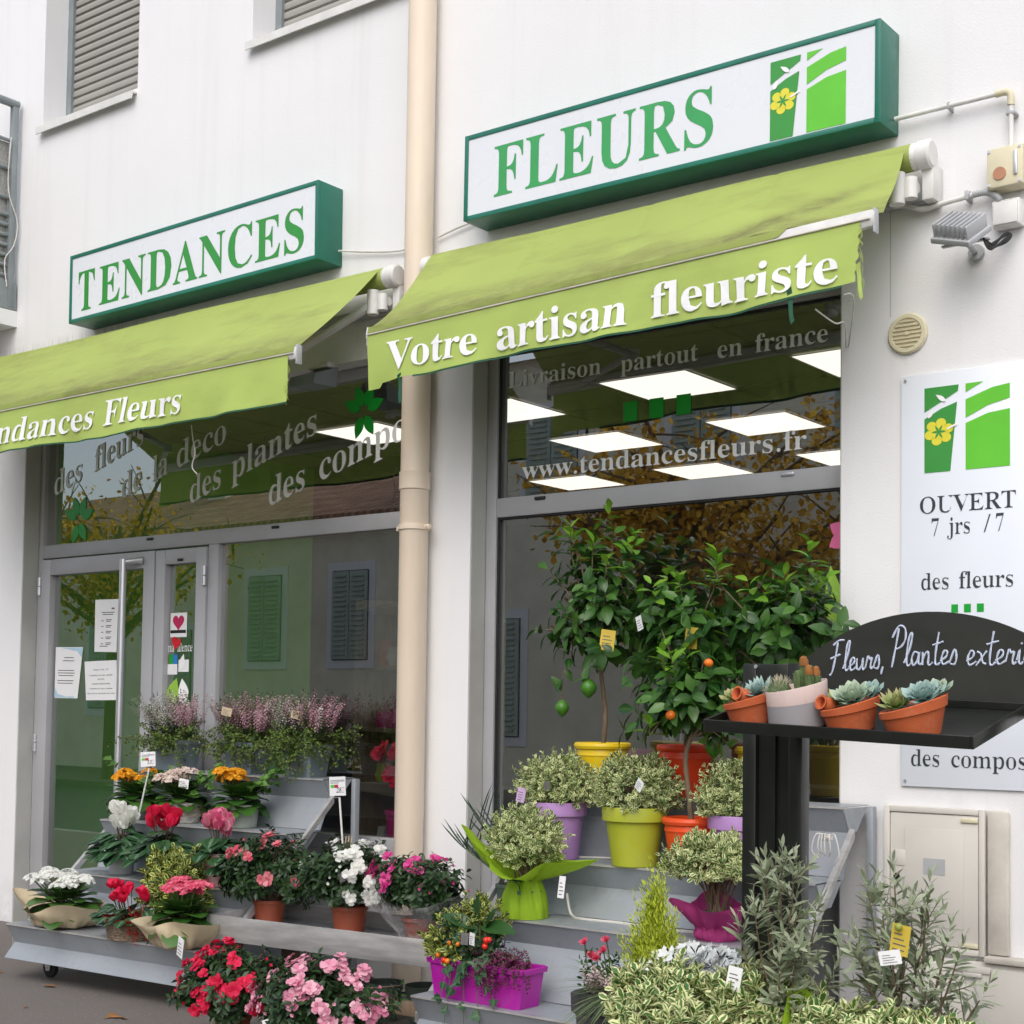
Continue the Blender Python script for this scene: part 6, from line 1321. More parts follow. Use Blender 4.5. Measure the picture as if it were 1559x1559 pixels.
# ------------------------------------------------------------------ stepped display stands
def profile(m, pts, x0, x1, th, mi=0):
    n = len(pts); P2 = [Vector(p) for p in pts]; off = []
    for i in range(n):
        a = P2[max(i-1, 0)]; b = P2[min(i+1, n-1)]
        d = (b-a).normalized(); off.append(P2[i]+Vector((-d.y, d.x))*th)
    poly = [tuple(p) for p in P2]+[tuple(p) for p in reversed(off)]
    v = [(x, a, b) for x in (x0, x1) for a, b in poly]
    k = len(poly); f = [(i, (i+1) % k, k+(i+1) % k, k+i) for i in range(k)]
    for i in range(n-1):
        f.append((i, i+1, k-2-i, k-1-i)); f.append((k+i+1, k+i, k+k-1-i, k+k-2-i))
    m.add(v, f, mi)

def step_stand(label, loc, rz, W, tiers, wheels):
    t = thing('step_stand', label, 'plant stand', loc, rz, group='stepped plant stands')
    for k, (yf, zf) in enumerate(tiers):
        last = k == len(tiers)-1
        yb = yf+.235
        m = MB()
        pts = [(yb, zf), (yf, zf), (yf+.055, zf-.095)]
        pts += [(yf-.005, zf-.165)] if last else [(tiers[k+1][0]+.236, tiers[k+1][1]+.004)]
        profile(m, pts, -W/2, W/2, -.0025)
        s = m.build('shelf', 'galv', t, smooth=False)
        e = MB().box(-W/2, W/2, yf-.0035, yf-.0005, zf-.005, zf+.002)  # pale strip paints the highlight along the shelf's front edge
        e.build('edge_highlight', 'galv_highlight', s, smooth=False)
        for x in (-W/2-.004, W/2+.0015):
            g = MB().prism([(yf+.002, zf-.004), (yf+.054, zf-.094), (yf+.12, zf-.094), (yf+.21, zf-.004)], lambda a, b, q: (q, a, b), x, x+.0025)
            g.build('gusset', 'galv', s, smooth=False)
    (y0, z0), (y1, z1) = tiers[0], tiers[-1]
    for x in (-W/2-.032, W/2+.006):
        MB().prism([(y0+.05, z0-.08), (y0+.05, z0-.115), (y1+.06, z1-.115), (y1+.06, z1-.08)], lambda a, b, q: (q, a, b), x, x+.022).build('strut', 'alu_raw', t, smooth=False)
        MB().box(x, x+.026, y0+.2, y0+.235, .02, z0-.002, .002).build('leg', 'galv', t)
        MB().box(x, x+.026, y1+.07, y0+.199, .115, .15, .002).build('base_rail', 'galv', t)
    for x in (-W/2+.13, W/2-.13):
        for y in ((y1+.17, y0+.12) if wheels else ()):
            c = MB().box(x-.03, x+.03, y-.04, y+.04, .1125, .1145).prism([(-.035, .112), (.035, .112), (.018, .035), (-.008, .035)], lambda a, b, q: (x+a, q, b), y-.024, y-.021).prism([(-.035, .112), (.035, .112), (.018, .035), (-.008, .035)], lambda a, b, q: (x+a, q, b), y+.021, y+.024)
            co = c.build('caster', 'steel', t)
            wx = MB().lathe([(.018, -.016), (.036, -.016), (.047, -.010), (.048, 0), (.047, .010), (.036, .016), (.018, .016)], (0, 0, 0), 24, ax=Matrix.Rotation(R(90), 3, 'X'))
            wx.xf(Matrix.Translation((x, y, .048))); wx.build('wheel', 'black_rub', co)
            wx = MB().lathe([(.005, -.0185), (.03, -.0185), (.038, -.0165), (.03, -.0165)], (0, 0, 0), 24, ax=Matrix.Rotation(R(90), 3, 'X')).tube([(0, -.026, 0), (0, .026, 0)], .006, 8)
            wx.xf(Matrix.Translation((x, y, .048))); wx.build('hub', 'grey_pl', co)
    return t
def stands():
    step_stand('wheeled grey metal step stand of four shelves in front of the shop door', (-5.83, -.04, 0), R(3), 1.33, [(-.24, 1.0), (-.49, .75), (-.735, .50), (-1.05, .27)], True)
    step_stand('grey metal step stand of four shelves below the right shop window', (-3.13, -.02, 0), 0, 1.42, [(-.24, 1.0), (-.46, .735), (-.74, .525), (-1.04, .24)], False)
    # low aluminium table between the stands
    t = thing('low_table', 'low aluminium tray table with a raised rim between the two step stands', 'plant table', (-4.5, -.66, 0), R(4.5))
    m = MB(); x0, x1, y0, y1 = -.655, .72, -.27, .26
    m.box(x0, x1, y0, y0+.012, .315, .425, .003).box(x0, x1, y1-.012, y1, .315, .425, .003).box(x0, x0+.012, y0+.0125, y1-.0125, .316, .424, .003).box(x1-.012, x1, y0+.0125, y1-.0125, .316, .424, .003)
    m.build('rim', 'alu_raw', t)
    MB().box(x0+.013, x1-.013, y0+.013, y1-.013, .335, .35).build('deck', 'galv', t, smooth=False)
    for x in (x0+.06, x1-.16):
        for y in (y0+.05, y1-.10): MB().box(x, x+.08, y, y+.045, 0, .314, .004).build('leg', 'wood', t)
    MB().box(x0+.1, x1-.1, y0+.09, y0+.12, .09, .15, .003).build('stretcher', 'wood', t)
    # white cable along the right stand's treads, and plastic ties
    solo(MB().tube(smoothline([(-3.80, -.53, .74), (-3.52, -.30, .742), (-3.36, -.27, .742), (-3.1, -.30, .742), (-2.8, -.28, .742)], 6), .004, 6),
         'white_cable', 'white_cable', (-3.3, -.3, .74), 'thin white cable lying on the second shelf behind the large pots', 'cable')
    solo(MB().tube(smoothline([(-3.47, -.55, .62), (-3.44, -.56, .54), (-3.36, -.58, .531), (-3.2, -.57, .531), (-3.0, -.60, .531), (-2.8, -.57, .531)], 6), .0055, 6),
         'white_cable', 'white_cable', (-3.2, -.57, .53), 'thicker white cable lying on the third shelf beside the green wrapped shrub', 'cable')
    r = random.Random(4)
    for nm, c, lab in (('a', (-2.40, -.42, .90), 'loose white plastic tie knotted round the right strut of the right stand'), ('b', (-5.155, -.52, .70), 'white plastic tie knotted on the strut of the wheeled stand')):
        m = MB()
        for i in range(6):
            a = r.uniform(-.9, .9); L = r.uniform(.05, .11); C_ = Vector(c)
            m.tube(smoothline([C_, C_+Vector((math.sin(a)*L*.6, -.03, .015)), C_+Vector((math.sin(a)*L*.9, -.035, -L*.6)), C_+Vector((math.sin(a)*L*.5, -.02, -L))], 4), .0026, 5)
        m.tube([(c[0]-.02, c[1]-.01, c[2]), (c[0]+.02, c[1]-.012, c[2]+.004)], .012, 8)
        solo(m, 'plastic_tie', 'white_cable', c, lab, 'tie')
stands()

# ------------------------------------------------------------------ black stand with chalkboard and sloping tray
TRL = Vector((-2.046, -1.9, 1.322)); TRU = Vector((.731, 0, -.030)); TRV = Vector((0, .40, .085))
def tray_pt(a, b, h=0):
    n = TRU.cross(TRV).normalized()
    return TRL+TRU*a+TRV*b+n*h
def black_stand():
    t = thing('chalkboard_stand', 'tall black display stand with an arched chalkboard and a sloping tray', 'display stand', (-1.59, -1.5, 0), world=True)
    yp = -1.5
    for xa, s in ((-2.157, 1), (-1.218, 1)):
        m = MB().box(xa, xa+.045, yp, yp+.05, 0, 1.494, .004).box(xa+.15, xa+.195, yp, yp+.05, 0, 1.494, .004).box(xa+.0455, xa+.1495, yp+.02, yp+.03, .05, 1.38).box(xa+.0455, xa+.1495, yp+.001, yp+.049, 1.385, 1.492, .003).box(xa+.09, xa+.105, yp+.008, yp+.0195, .05, 1.384)
        p = P(m, 'post', 'black_pt', t)
        P(MB().tube([(xa+.045, yp-.001, 1.485), (xa+.045, yp-.004, 1.485)], .006, 10), 'bolt', 'steel', p, root=t)
        P(MB().box(xa-.02, xa+.215, yp-.22, yp+.26, .0, .035, .005), 'foot', 'black_pt', t)
    # arched chalkboard
    cx, cz, rad = -1.59, 1.042, .59
    pts = [(-1.961, 1.38), (-1.219, 1.38)]
    for i in range(25):
        a = math.acos(.371/.59); q = a+(PI-2*a)*i/24
        pts.append((cx+rad*math.cos(q), cz+rad*math.sin(q)))
    b = P(MB().prism(pts, lambda a, c, y: (a, y, c), yp+.004, yp+.016), 'chalkboard', 'board', t, smooth=False)
    ST = {
        'F': (1.3, [[(.1, 2.2), (.6, 2.55), (1.2, 2.6)], [(.55, 2.45), (.42, 1.2), (.2, 0), (-.05, -.3)], [(-.1, 1.1), (.4, 1.25), (.9, 1.4)]]),
        'l': (.62, [[(0, .2), (.35, 1.2), (.5, 2.2), (.36, 2.5), (.2, 1.8), (.18, .5), (.34, 0), (.6, .2)]]),
        'e': (.75, [[(0, .3), (.45, .6), (.5, .95), (.25, 1.05), (.08, .5), (.26, 0), (.75, .25)]]),
        'u': (.95, [[(0, .95), (.05, .2), (.28, 0), (.55, .4), (.62, 1), (.62, .3), (.76, 0), (.95, .2)]]),
        'r': (.8, [[(0, .2), (.18, 1.1), (.34, .85), (.56, .95), (.5, .3), (.62, 0), (.8, .2)]]),
        's': (.75, [[(0, .1), (.36, 1.15), (.56, .5), (.45, 0), (.12, .05)]]),
        'P': (1.05, [[(.34, 2.9), (.2, 1.4), (.02, -.1)], [(-.15, 2.2), (.3, 3.05), (.85, 2.9), (1, 2.1), (.7, 1.5), (.28, 1.3)]]),
        'a': (.9, [[(.58, .9), (.2, 1.05), (0, .5), (.18, 0), (.46, .3), (.62, 1), (.6, .2), (.78, .05), (.9, .2)]]),
        'n': (.9, [[(0, 1), (.05, 0), (.1, .6), (.36, 1.05), (.52, .7), (.52, .1), (.7, 0), (.9, .2)]]),
        't': (.65, [[(.32, 2.5), (.2, 1), (.24, .1), (.46, 0), (.65, .2)], [(-.12, 1.5), (.3, 1.62), (.75, 1.75)]]),
        'x': (.8, [[(0, 1), (.3, .8), (.48, .2), (.76, .05)], [(.72, 1.05), (.38, .5), (0, -.05)]]),
        'i': (.5, [[(0, .3), (.18, 1.05), (.18, .2), (.34, 0), (.5, .2)], [(.25, 1.45), (.3, 1.58)]]),
        ',': (.6, [[(.2, .15), (.1, -.5)]]),
    }
    m = MB(); r = random.Random(2)
    def write(s, x0, x1, z0, xh, k):
        tot = sum(ST[c][0] for c in s); sx = (x1-x0)/tot; x = 0
        for c in s:
            ad, strokes = ST[c]
            for q in strokes:
                pts = smoothline([(x0+(x+a+.10*bb)*sx, yp+.0025, z0+bb*xh+k*(x+a)*sx+r.uniform(-.0006, .0006)) for a, bb in q], 4)
                m.tube(pts, [.0028+.0006*math.sin(i*1.3+x) for i in range(len(pts))], 5)
            x += ad
    write('Fleurs,', -1.875, -1.705, 1.468, .034, .06)
    write('Plantes', -1.690, -1.500, 1.483, .036, .02)
    write('exterieur', -1.478, -1.235, 1.484, .036, .01)
    P(m, 'chalk_writing', 'chalk', b, root=t)
    # tray
    n = TRU.cross(TRV).normalized()
    def bx(a0, a1, b0, b1, h0, h1, name, mt, par):
        mm = MB().box(a0, a1, b0, b1, h0, h1, .002)
        mm.v = [tuple(tray_pt(a, bb, h)) for a, bb, h in mm.v]
        return P(mm, name, mt, par, root=t)
    tr = bx(0, 1, 0, 1, -.024, -.015, 'tray', 'black_pt', t)
    bx(0, 1, -.012, .008, -.026, .006, 'rim', 'black_pt', tr); bx(0, 1, .985, 1.0, -.0145, .006, 'rim', 'black_pt', tr)
    bx(-.012, .0005, -.012, 1.0, -.026, .006, 'rim', 'black_pt', tr); bx(1.0005, 1.012, -.012, 1.0, -.026, .006, 'rim', 'black_pt', tr)
    P(MB().box(-1.96, -1.22, yp+.001, yp+.05, 1.345, 1.379, .003), 'cross_bar', 'black_pt', t)
black_stand()

# ------------------------------------------------------------------ pots
def pot(t, rt, rb, h, mt, name='pot', rim=.16, lip=.004, soil='soil', n=36):
    rh = h*rim
    prof = [(0, 0), (rb-.004, 0), (rb, .004), (rb+(rt-lip-rb)*(h-rh)/h, h-rh), (rt-lip*.2, h-rh+.002), (rt, h-.004), (rt-.002, h), (rt-.006, h), (rt-.008, h-.012), (rt-.012, h*.80), (0, h*.80)]
    MB().lathe(prof, n=n).build(name, mt, t)
    m = MB().grid(lambda u, v: ((rt-.011)*v*math.cos(2*PI*u), (rt-.011)*v*math.sin(2*PI*u), h*.86+.004*math.sin(9*u*6.28+5*v)*(1-v)), 24, 4)
    m.build('soil', soil, t, fix=False)

def pot_rolled(t, rt, rb, h, mt, n=40):
    MB().lathe([(0, 0), (rb-.004, 0), (rb, .005), (rb+(rt-rb)*.72, h*.74), (rb+(rt-rb)*.74+.003, h*.745), (rt-.008, h-.03), (rt+.002, h-.026), (rt+.006, h-.015), (rt+.003, h-.004), (rt-.006, h), (rt-.012, h-.006), (rt-.014, h*.8), (0, h*.8)], n=n).build('pot', mt, t)
    MB().grid(lambda u, v: ((rt-.013)*v*math.cos(2*PI*u), (rt-.013)*v*math.sin(2*PI*u), h*.85+.005*math.sin(9*u*6.28+5*v)*(1-v)), 24, 4).build('soil', 'soil', t, fix=False)

def stems(t, ends, base, r0, r1, seed, mt='stem', k=.5, name='stem', every=1, spread=.03):
    r = random.Random(seed); m = MB()
    for e, d in ends[::every]:
        b = Vector(base)+Vector((r.uniform(-spread, spread), r.uniform(-spread, spread), 0))
        mid = b.lerp(e, .5)+Vector((0, 0, .15*(e-b).length))-Vector((e.x-b.x, e.y-b.y, 0))*.15
        pts = smoothline([b, mid, e], 4)
        m.tube(pts, np.linspace(r0, r1, len(pts)).tolist(), 5, cap=False)
    return m.build(name, mt, t)

def card(t, p, w_, h, mt, rz=0, tilt=0, name='plant_tag', ink=True):
    """a plant tag stuck among the leaves"""
    mx = Matrix.Translation(p) @ Matrix.Rotation(rz, 4, 'Z') @ Matrix.Rotation(tilt, 4, 'Y')
    m = MB().box(-w_/2, w_/2, -.0006, .0006, 0, h).xf(mx)
    o = m.build(name, mt, t, smooth=False)
    if ink:
        m = MB()
        r = random.Random(int(w_*1e4))
        for i in range(4): m.box(-w_*.35, w_*r.uniform(.0, .36), -.0014, -.0008, h*(.15+.17*i), h*(.19+.17*i))
        m.xf(mx); m.build('print', 'blackline', o, smooth=False)

# ------------------------------------------------------------------ plant kinds (all written round the pot's foot)
def azalea(label, loc, potsz, c, rad, petal, nfl, seed, fsize=.062, side=None, buds=True):
    t = thing('azalea', label, 'potted plant', loc, group='potted azaleas')
    rt, rb, h = potsz
    pot(t, rt, rb, h, 'terra_pl')
    F = Fol(seed)
    e = crown(F, 'ov', c, rad, int(250*(rad[0]/.22)**2), .05, 9, .046, up=.25, shell=(.4, 1), zmin=-.6, a0=88, a1=50, bend=.08)
    F.build('foliage', ['lf_azalea'], t)
    stems(t, e, (0, 0, h*.85), .004, .0015, seed, 'bark', every=4)
    G = Fol(seed+1); r = G.r
    n = 0
    while n < nfl:
        u = sph(r, -.3, .95)
        if side is not None and u.dot(Vector(side).normalized()) < .0: continue
        n += 1
        p = Vector(c)+Vector((u.x*rad[0], u.y*rad[1], u.z*rad[2]))*r.uniform(.98, 1.12)
        k = r.choice((1, 2, 2, 3, 4)); G = Fol(seed*100+n); G.r = r
        for j in range(k):
            q = p+sph(r)*fsize*.5*(j > 0)
            blossom(G, q, u+Vector((0, -.35, .25))+sph(r)*.5, fsize*r.uniform(.6, 1.0), 5, 2, 'petal', 0, 78)
        G.build('flower', [petal], t)
    if buds:
        for j in range(nfl):
            G = Fol(seed*200+j); G.r = r
            u = sph(r, -.3, .9); p = Vector(c)+Vector((u.x*rad[0], u.y*rad[1], u.z*rad[2]))*1.05
            blossom(G, p, u, .024, 4, 1, 'petal', 0, 18)
            G.build('bud', [petal], t)
    return t

def cyclamen(label, loc, potsz, potm, petal, nfl, seed, R_=.12):
    t = thing('cyclamen', label, 'potted plant', loc, group='potted cyclamens')
    rt, rb, h = potsz
    pot(t, rt, rb, h, potm)
    F = Fol(seed); r = F.r
    m = MB()
    for i in range(72):
        a = r.uniform(0, 6.28); q = R_*math.sqrt(r.random())
        p = Vector((q*math.cos(a), q*math.sin(a), h+.05*(1-(q/R_)**2)+r.uniform(-.03, .025)-.035*(q/R_)))
        d = Vector((math.cos(a)+r.uniform(-.5, .5), math.sin(a)+r.uniform(-.5, .5), r.uniform(-.35, .1)))
        F.add('round', p-d.normalized()*.02, d, (d.x*.5, d.y*.5-.3, 1), r.uniform(.056, .082))
    F.build('foliage', ['lf_cyc'], t)
    G = Fol(seed+1); r = G.r
    for i in range(nfl):
        a = r.uniform(0, 6.28); q = .055*math.sqrt(r.random())
        p = Vector((q*math.cos(a), q*math.sin(a), h+.085+r.uniform(-.03, .05)))
        m.tube(smoothline([(p.x*.4, p.y*.4, h), (p.x*.8, p.y*.8, p.z*.75+h*.25), p], 3), .0018, 5)
        ax = Vector((r.uniform(-.4, .4), r.uniform(-.5, .2), 1)); G = Fol(seed*100+i); G.r = r
        for k in range(5):
            pe = perp(ax, k*1.256+a); d = ax.normalized()*.9+pe*r.uniform(.35, .6)
            G.add('cpetal', p+pe*.004, d, pe*-1, r.uniform(.046, .060), 1.4)
        G.build('flower', [petal], t)
    m.build('stem', 'redstem', t)
    return t

def kalanchoe(label, loc, seed, petal, hb, rad=.10, umbels=7, pdir=None, leafL=.088, ivy=0, flz=.098):
    t = thing('kalanchoe', label, 'potted plant', loc, group='potted kalanchoes')
    F = Fol(seed); r = F.r
    for i in range(34):
        a = i*2.4; q = rad*.35*math.sqrt(i/34)
        el = R(52-74*(i/34))
        d = Vector((math.cos(a)*math.cos(el), math.sin(a)*math.cos(el), math.sin(el)))
        F.add('kal', (q*math.cos(a), q*math.sin(a), hb+.05-.045*(i/34)), d, (-math.cos(a)*math.sin(el), -math.sin(a)*math.sin(el), math.cos(el)), leafL*r.uniform(.8, 1.2))
    F.build('foliage', ['lf_kal'], t)
    G = Fol(seed+1); r = G.r; m = MB()
    for k in range(umbels):
        a = r.uniform(0, 6.28) if pdir is None else pdir+r.uniform(-1.2, 1.2)
        q = rad*.75*math.sqrt((k+.3)/umbels); c = Vector((q*math.cos(a), q*math.sin(a), hb+flz+r.uniform(-.012, .028)))
        m.tube(smoothline([(0, 0, hb), (c.x*.5, c.y*.5, hb+.05), c], 3), .0025, 5); G = Fol(seed*100+k); G.r = r
        for i in range(26):
            u = sph(r, .0, 1); p = c+Vector((u.x*.034, u.y*.034, u.z*.022))
            ax = u+Vector((0, -.2, .7)); ph = r.uniform(0, 2)
            for j in range(4):
                pe = perp(ax, ph+j*PI/2)
                G.add('floret', p, pe+ax.normalized()*.35, ax, .0125, 1.4)
        G.build('flower_head', [petal], t)
    m.build('stem', 'stem', t)
    if ivy:
        H = Fol(seed+2); r = H.r; m = MB()
        for i in range(ivy):
            a = r.uniform(-.9, 3.6); L = r.uniform(.12, .21)
            pts = smoothline([(0, .02, hb), (math.cos(a)*L*.5, .02+math.sin(a)*L*.4, hb+L*.55), (math.cos(a)*L, .02+math.sin(a)*L*.6, hb+L*r.uniform(.3, .95))], 5)
            m.tube(pts, .0016, 4)
            for j in range(2, len(pts)):
                for s in range(2):
                    H.add('ivy', pts[j], (r.uniform(-1, 1), r.uniform(-1, .4), r.uniform(-.6, .5)), (r.uniform(-.4, .4), -.7, .8), r.uniform(.022, .036))
        m.build('vine', 'stem', t); H.build('ivy_foliage', ['lf_ivy_l'], t)
    return t

def euonymus(t, c, rad, ns, seed, mt='lf_euo', base=None, leaf=.021, L=.06, name='foliage', zmin=-.8, up=.28, nl=11):
    F = Fol(seed); ns = int(ns*2.1); leaf *= 1.22
    e = crown(F, 'euo', c, rad, ns, L, nl, leaf, up=up, shell=(.55, 1), zmin=zmin, a0=75, a1=30, lump=.07, ws=1.12)
    F.build(name, [mt], t)
    if base is not None: stems(t, e, base, .004, .0015, seed, 'bark', every=9)

def rect_planter(t, w_, d, h, mt, splay=.82, name='pot'):
    m = MB()
    def ring(a, b, z, ch=.012): return [(a-ch, -b, z), (a, -b+ch, z), (a, b-ch, z), (a-ch, b, z), (-a+ch, b, z), (-a, b-ch, z), (-a, -b+ch, z), (-a+ch, -b, z)]
    rs = [ring(w_*splay, d*splay, 0), ring(w_*(splay+(1-splay)*.8), d*(splay+(1-splay)*.8), h*.82), ring(w_-.004, d-.004, h*.84), ring(w_+.006, d+.006, h*.86), ring(w_+.008, d+.008, h-.004), ring(w_+.002, d+.002, h), ring(w_-.008, d-.008, h-.004), ring(w_-.012, d-.012, h*.8)]
    v = [p for r_ in rs for p in r_]; f = []
    for i in range(len(rs)-1):
        for j in range(8): f.append((8*i+j, 8*i+(j+1) % 8, 8*i+8+(j+1) % 8, 8*i+8+j))
    f.append(tuple(range(7, -1, -1))); f.append(tuple(8*(len(rs)-1)+j for j in range(8)))
    m.add(v, f); m.build(name, mt, t, ang=25)
    MB().grid(lambda u, v: ((w_-.013)*(2*u-1), (d-.013)*(2*v-1), h*.86+.006*math.sin(17*u+9*v)), 16, 6).build('soil', 'soil', t, fix=False)

def heather_planter(label, loc, seed, w_, cols, trail=1.0, tagp=None):
    t = thing('heather_planter', label, 'planter', loc, group='heather planters')
    rect_planter(t, w_, .085, .165, 'zinc', .80)
    F = Fol(seed); r = F.r
    G = Fol(seed+1)
    for i in range(120):
        bx = r.uniform(-1, 1); p0 = Vector((bx*w_*.95, r.uniform(-.05, .06), .15))
        d = Vector((bx*.55+r.uniform(-.25, .25), r.uniform(-.5, .25), 1)).normalized()
        L = r.uniform(.18, .32)
        mi = cols[min(len(cols)-1, int((bx+1)/2*len(cols)+r.uniform(-.25, .25)))] if r.random() < .85 else r.choice(cols)
        mi = max(0, mi)
        for k in range(22):
            q = p0+d*L*(.15+.35*k/22)
            F.add('needle', q, d*.5+perp(d, k*2.4), d, .016, 1.3)
        tipg = r.random() < .55
        for k in range(34):
            f = .45+.55*k/34
            q = p0+d*L*f+Vector((0, 0, -.02*f*f))
            if tipg and k > 28: F.add('needle', q, d*.8+perp(d, k*2.4)*.6, d, .014, 1.3); continue
            pe = perp(d, k*2.4)
            G.add('bell', q+pe*.003, pe+Vector((0, 0, -.2)), d, r.uniform(.0075, .011), 1.2, mi)
    F.build('heather_foliage', ['lf_heath'], t)
    G.build('heather_flower', ['fl_hw', 'fl_hp', 'fl_hw2'], t)
    H = Fol(seed+2); r = H.r; m = MB()
    for i in range(int(88*trail)):
        a = r.uniform(0, 6.28); bx = r.uniform(-1, 1)*w_
        p = Vector((bx, r.uniform(-.08, .05), .15))
        d = Vector((math.cos(a)*.7, math.sin(a)*.7-.35, r.uniform(.15, .9))).normalized()
        L = r.uniform(.12, .30); pts = [p]
        n = 12
        for k in range(n):
            d = (d+sph(r)*.38+Vector((0, 0, -.13))).normalized(); p = p+d*L/n; pts.append(p)
        m.tube(pts, .0009, 3, cap=False)
        for k in range(2, n+1):
            for s in range(4): H.add('tiny', Vector(pts[k])+sph(r)*.008, sph(r), (r.uniform(-.5, .5), -.6, .8), r.uniform(.010, .016), 1.2)
    m.build('vine', 'redstem', t); H.build('trailing_foliage', ['lf_tiny'], t)
    if tagp: card(t, tagp, .06, .042, 'kraft', .3, R(12))
    return t

def wrap_sheet(t, name, mt, r0, zn, rn, ztop, rtop, spikes, seed, pleats=11, z0=0, bag=.012):
    """paper gathered round a pot: tight foot, tied neck and a flared collar with pointed corners"""
    r = random.Random(seed); ph = r.uniform(0, 6)
    def f(u, v):
        a = 2*PI*u
        if v < .5:
            k = v/.5; rad = r0+(rn-r0)*k**2+(.007*math.sin(pleats*a+ph)+.004*math.sin(13*a-ph)+.003*math.sin(23*a+6*k))*(.25+.75*k); z = z0+(zn-z0)*k
            rad += bag*math.sin(PI*min(1, k*1.4))*(.6+.4*math.sin(3*a+ph))
        else:
            k = (v-.5)/.5; s = 0; dz = 0
            for sp in spikes:
                q = math.exp(-((((a-sp[0]+PI) % (2*PI))-PI)/.45)**2); s += sp[1]*q; dz += (sp[2] if len(sp) > 2 else sp[1]*.35)*q
            rad = rn+(rtop+s-rn)*k**.85+(.010*math.sin(pleats*a+ph)+.006*math.sin(17*a+2*ph))*(1-k*.5)+.010*math.sin(4*a+5*k+ph)*k
            z = zn+(ztop-zn)*k*(1+.18*math.sin(3*a+ph))+dz*k**1.3
        return (rad*math.cos(a), rad*math.sin(a), z)
    return MB().grid(f, 96, 24).build(name, mt, t, ang=180, fix=False)

def citrus(label, loc, potm, rt, rb, h, trunk, c, rad, seed, fruits, kind, ns=110, name='lemon_tree', twigs=(), tags=()):
    t = thing(name, label, 'citrus tree', loc, group='citrus trees in bright pots')
    pot_rolled(t, rt, rb, h, potm)
    r = random.Random(seed)
    m = MB(); top = Vector(trunk[-1])
    m.tube(smoothline(trunk, 5), np.linspace(.0115, .009, (len(trunk)-1)*5+1).tolist(), 10)
    F = Fol(seed)
    e = crown(F, 'cit', c, (rad[0]*1.05, rad[1], rad[2]*1.08), int(ns*.82), .13, 7, .100, up=.25, shell=(.3, 1), zmin=-.8, a0=80, a1=48, lump=.34, bend=.12)
    for tw, L, n in twigs:
        d = Vector((r.uniform(-.2, .2), -.1, 1))
        m.tube([Vector(c)+Vector((tw[0]*.3, tw[1]*.3, 0)), tw, Vector(tw)+d*L], [.004, .003, .002], 5)
        shoot(F, 'cit', tw, d, L, n, .088, 80, 38, mi=1, bend=-.05)
    for i, (q, d) in enumerate(e[::5]):
        pts = smoothline([top-Vector((0, 0, .02)), top.lerp(Vector(q), .5)+Vector((0, 0, .03)), q], 4)
        m.tube(pts, np.linspace(.006, .002, len(pts)).tolist(), 5, cap=False)
    for i, (q, d) in enumerate(e):
        if q.z > c[2]+rad[2]*.55 and r.random() < .38: shoot(F, 'cit', q, d+Vector((0, 0, .5)), .08, 5, .080, 75, 40, mi=1)
    for p, s in fruits:
        if kind == 'lemon':
            k = MB().lathe([(.0005, -1.25*s), (.008, -1.12*s), (.45*s, -.92*s), (.82*s, -.5*s), (1*s, 0), (.86*s, .5*s), (.45*s, .92*s), (.006, 1.1*s), (.0005, 1.12*s)], p, 18)
            k.build('lemon', 'lemon_g', t)
            tp = Vector((p[0], p[1], p[2]+1.1*s)); e2 = Vector((c[0]+(p[0]-c[0])*.8, c[1]-.05, c[2]-rad[2]*.75))
            if e2.z < tp.z+.03: e2.z = tp.z+.05
            pts = smoothline([tp, tp+Vector((.0, .01, (e2.z-tp.z)*.55)), e2], 5); m.tube(pts, .0028, 5)
            for q in pts[::2]:
                F.add('cit', q, sph(r)+Vector((0, -.2, -.3)), (r.uniform(-.4, .4), -.6, .7), r.uniform(.06, .085))
        else:
            MB().ball(p, s, 14, 9, .9).build('mandarin', 'mandarin', t)
    m.build('trunk', 'bark', t)
    F.build('foliage', ['lf_citrus', 'lf_citrus_new'], t)
    for p, w_, hh, mt, rz, ti in tags: card(t, p, w_, hh, mt, rz, ti)
    return t

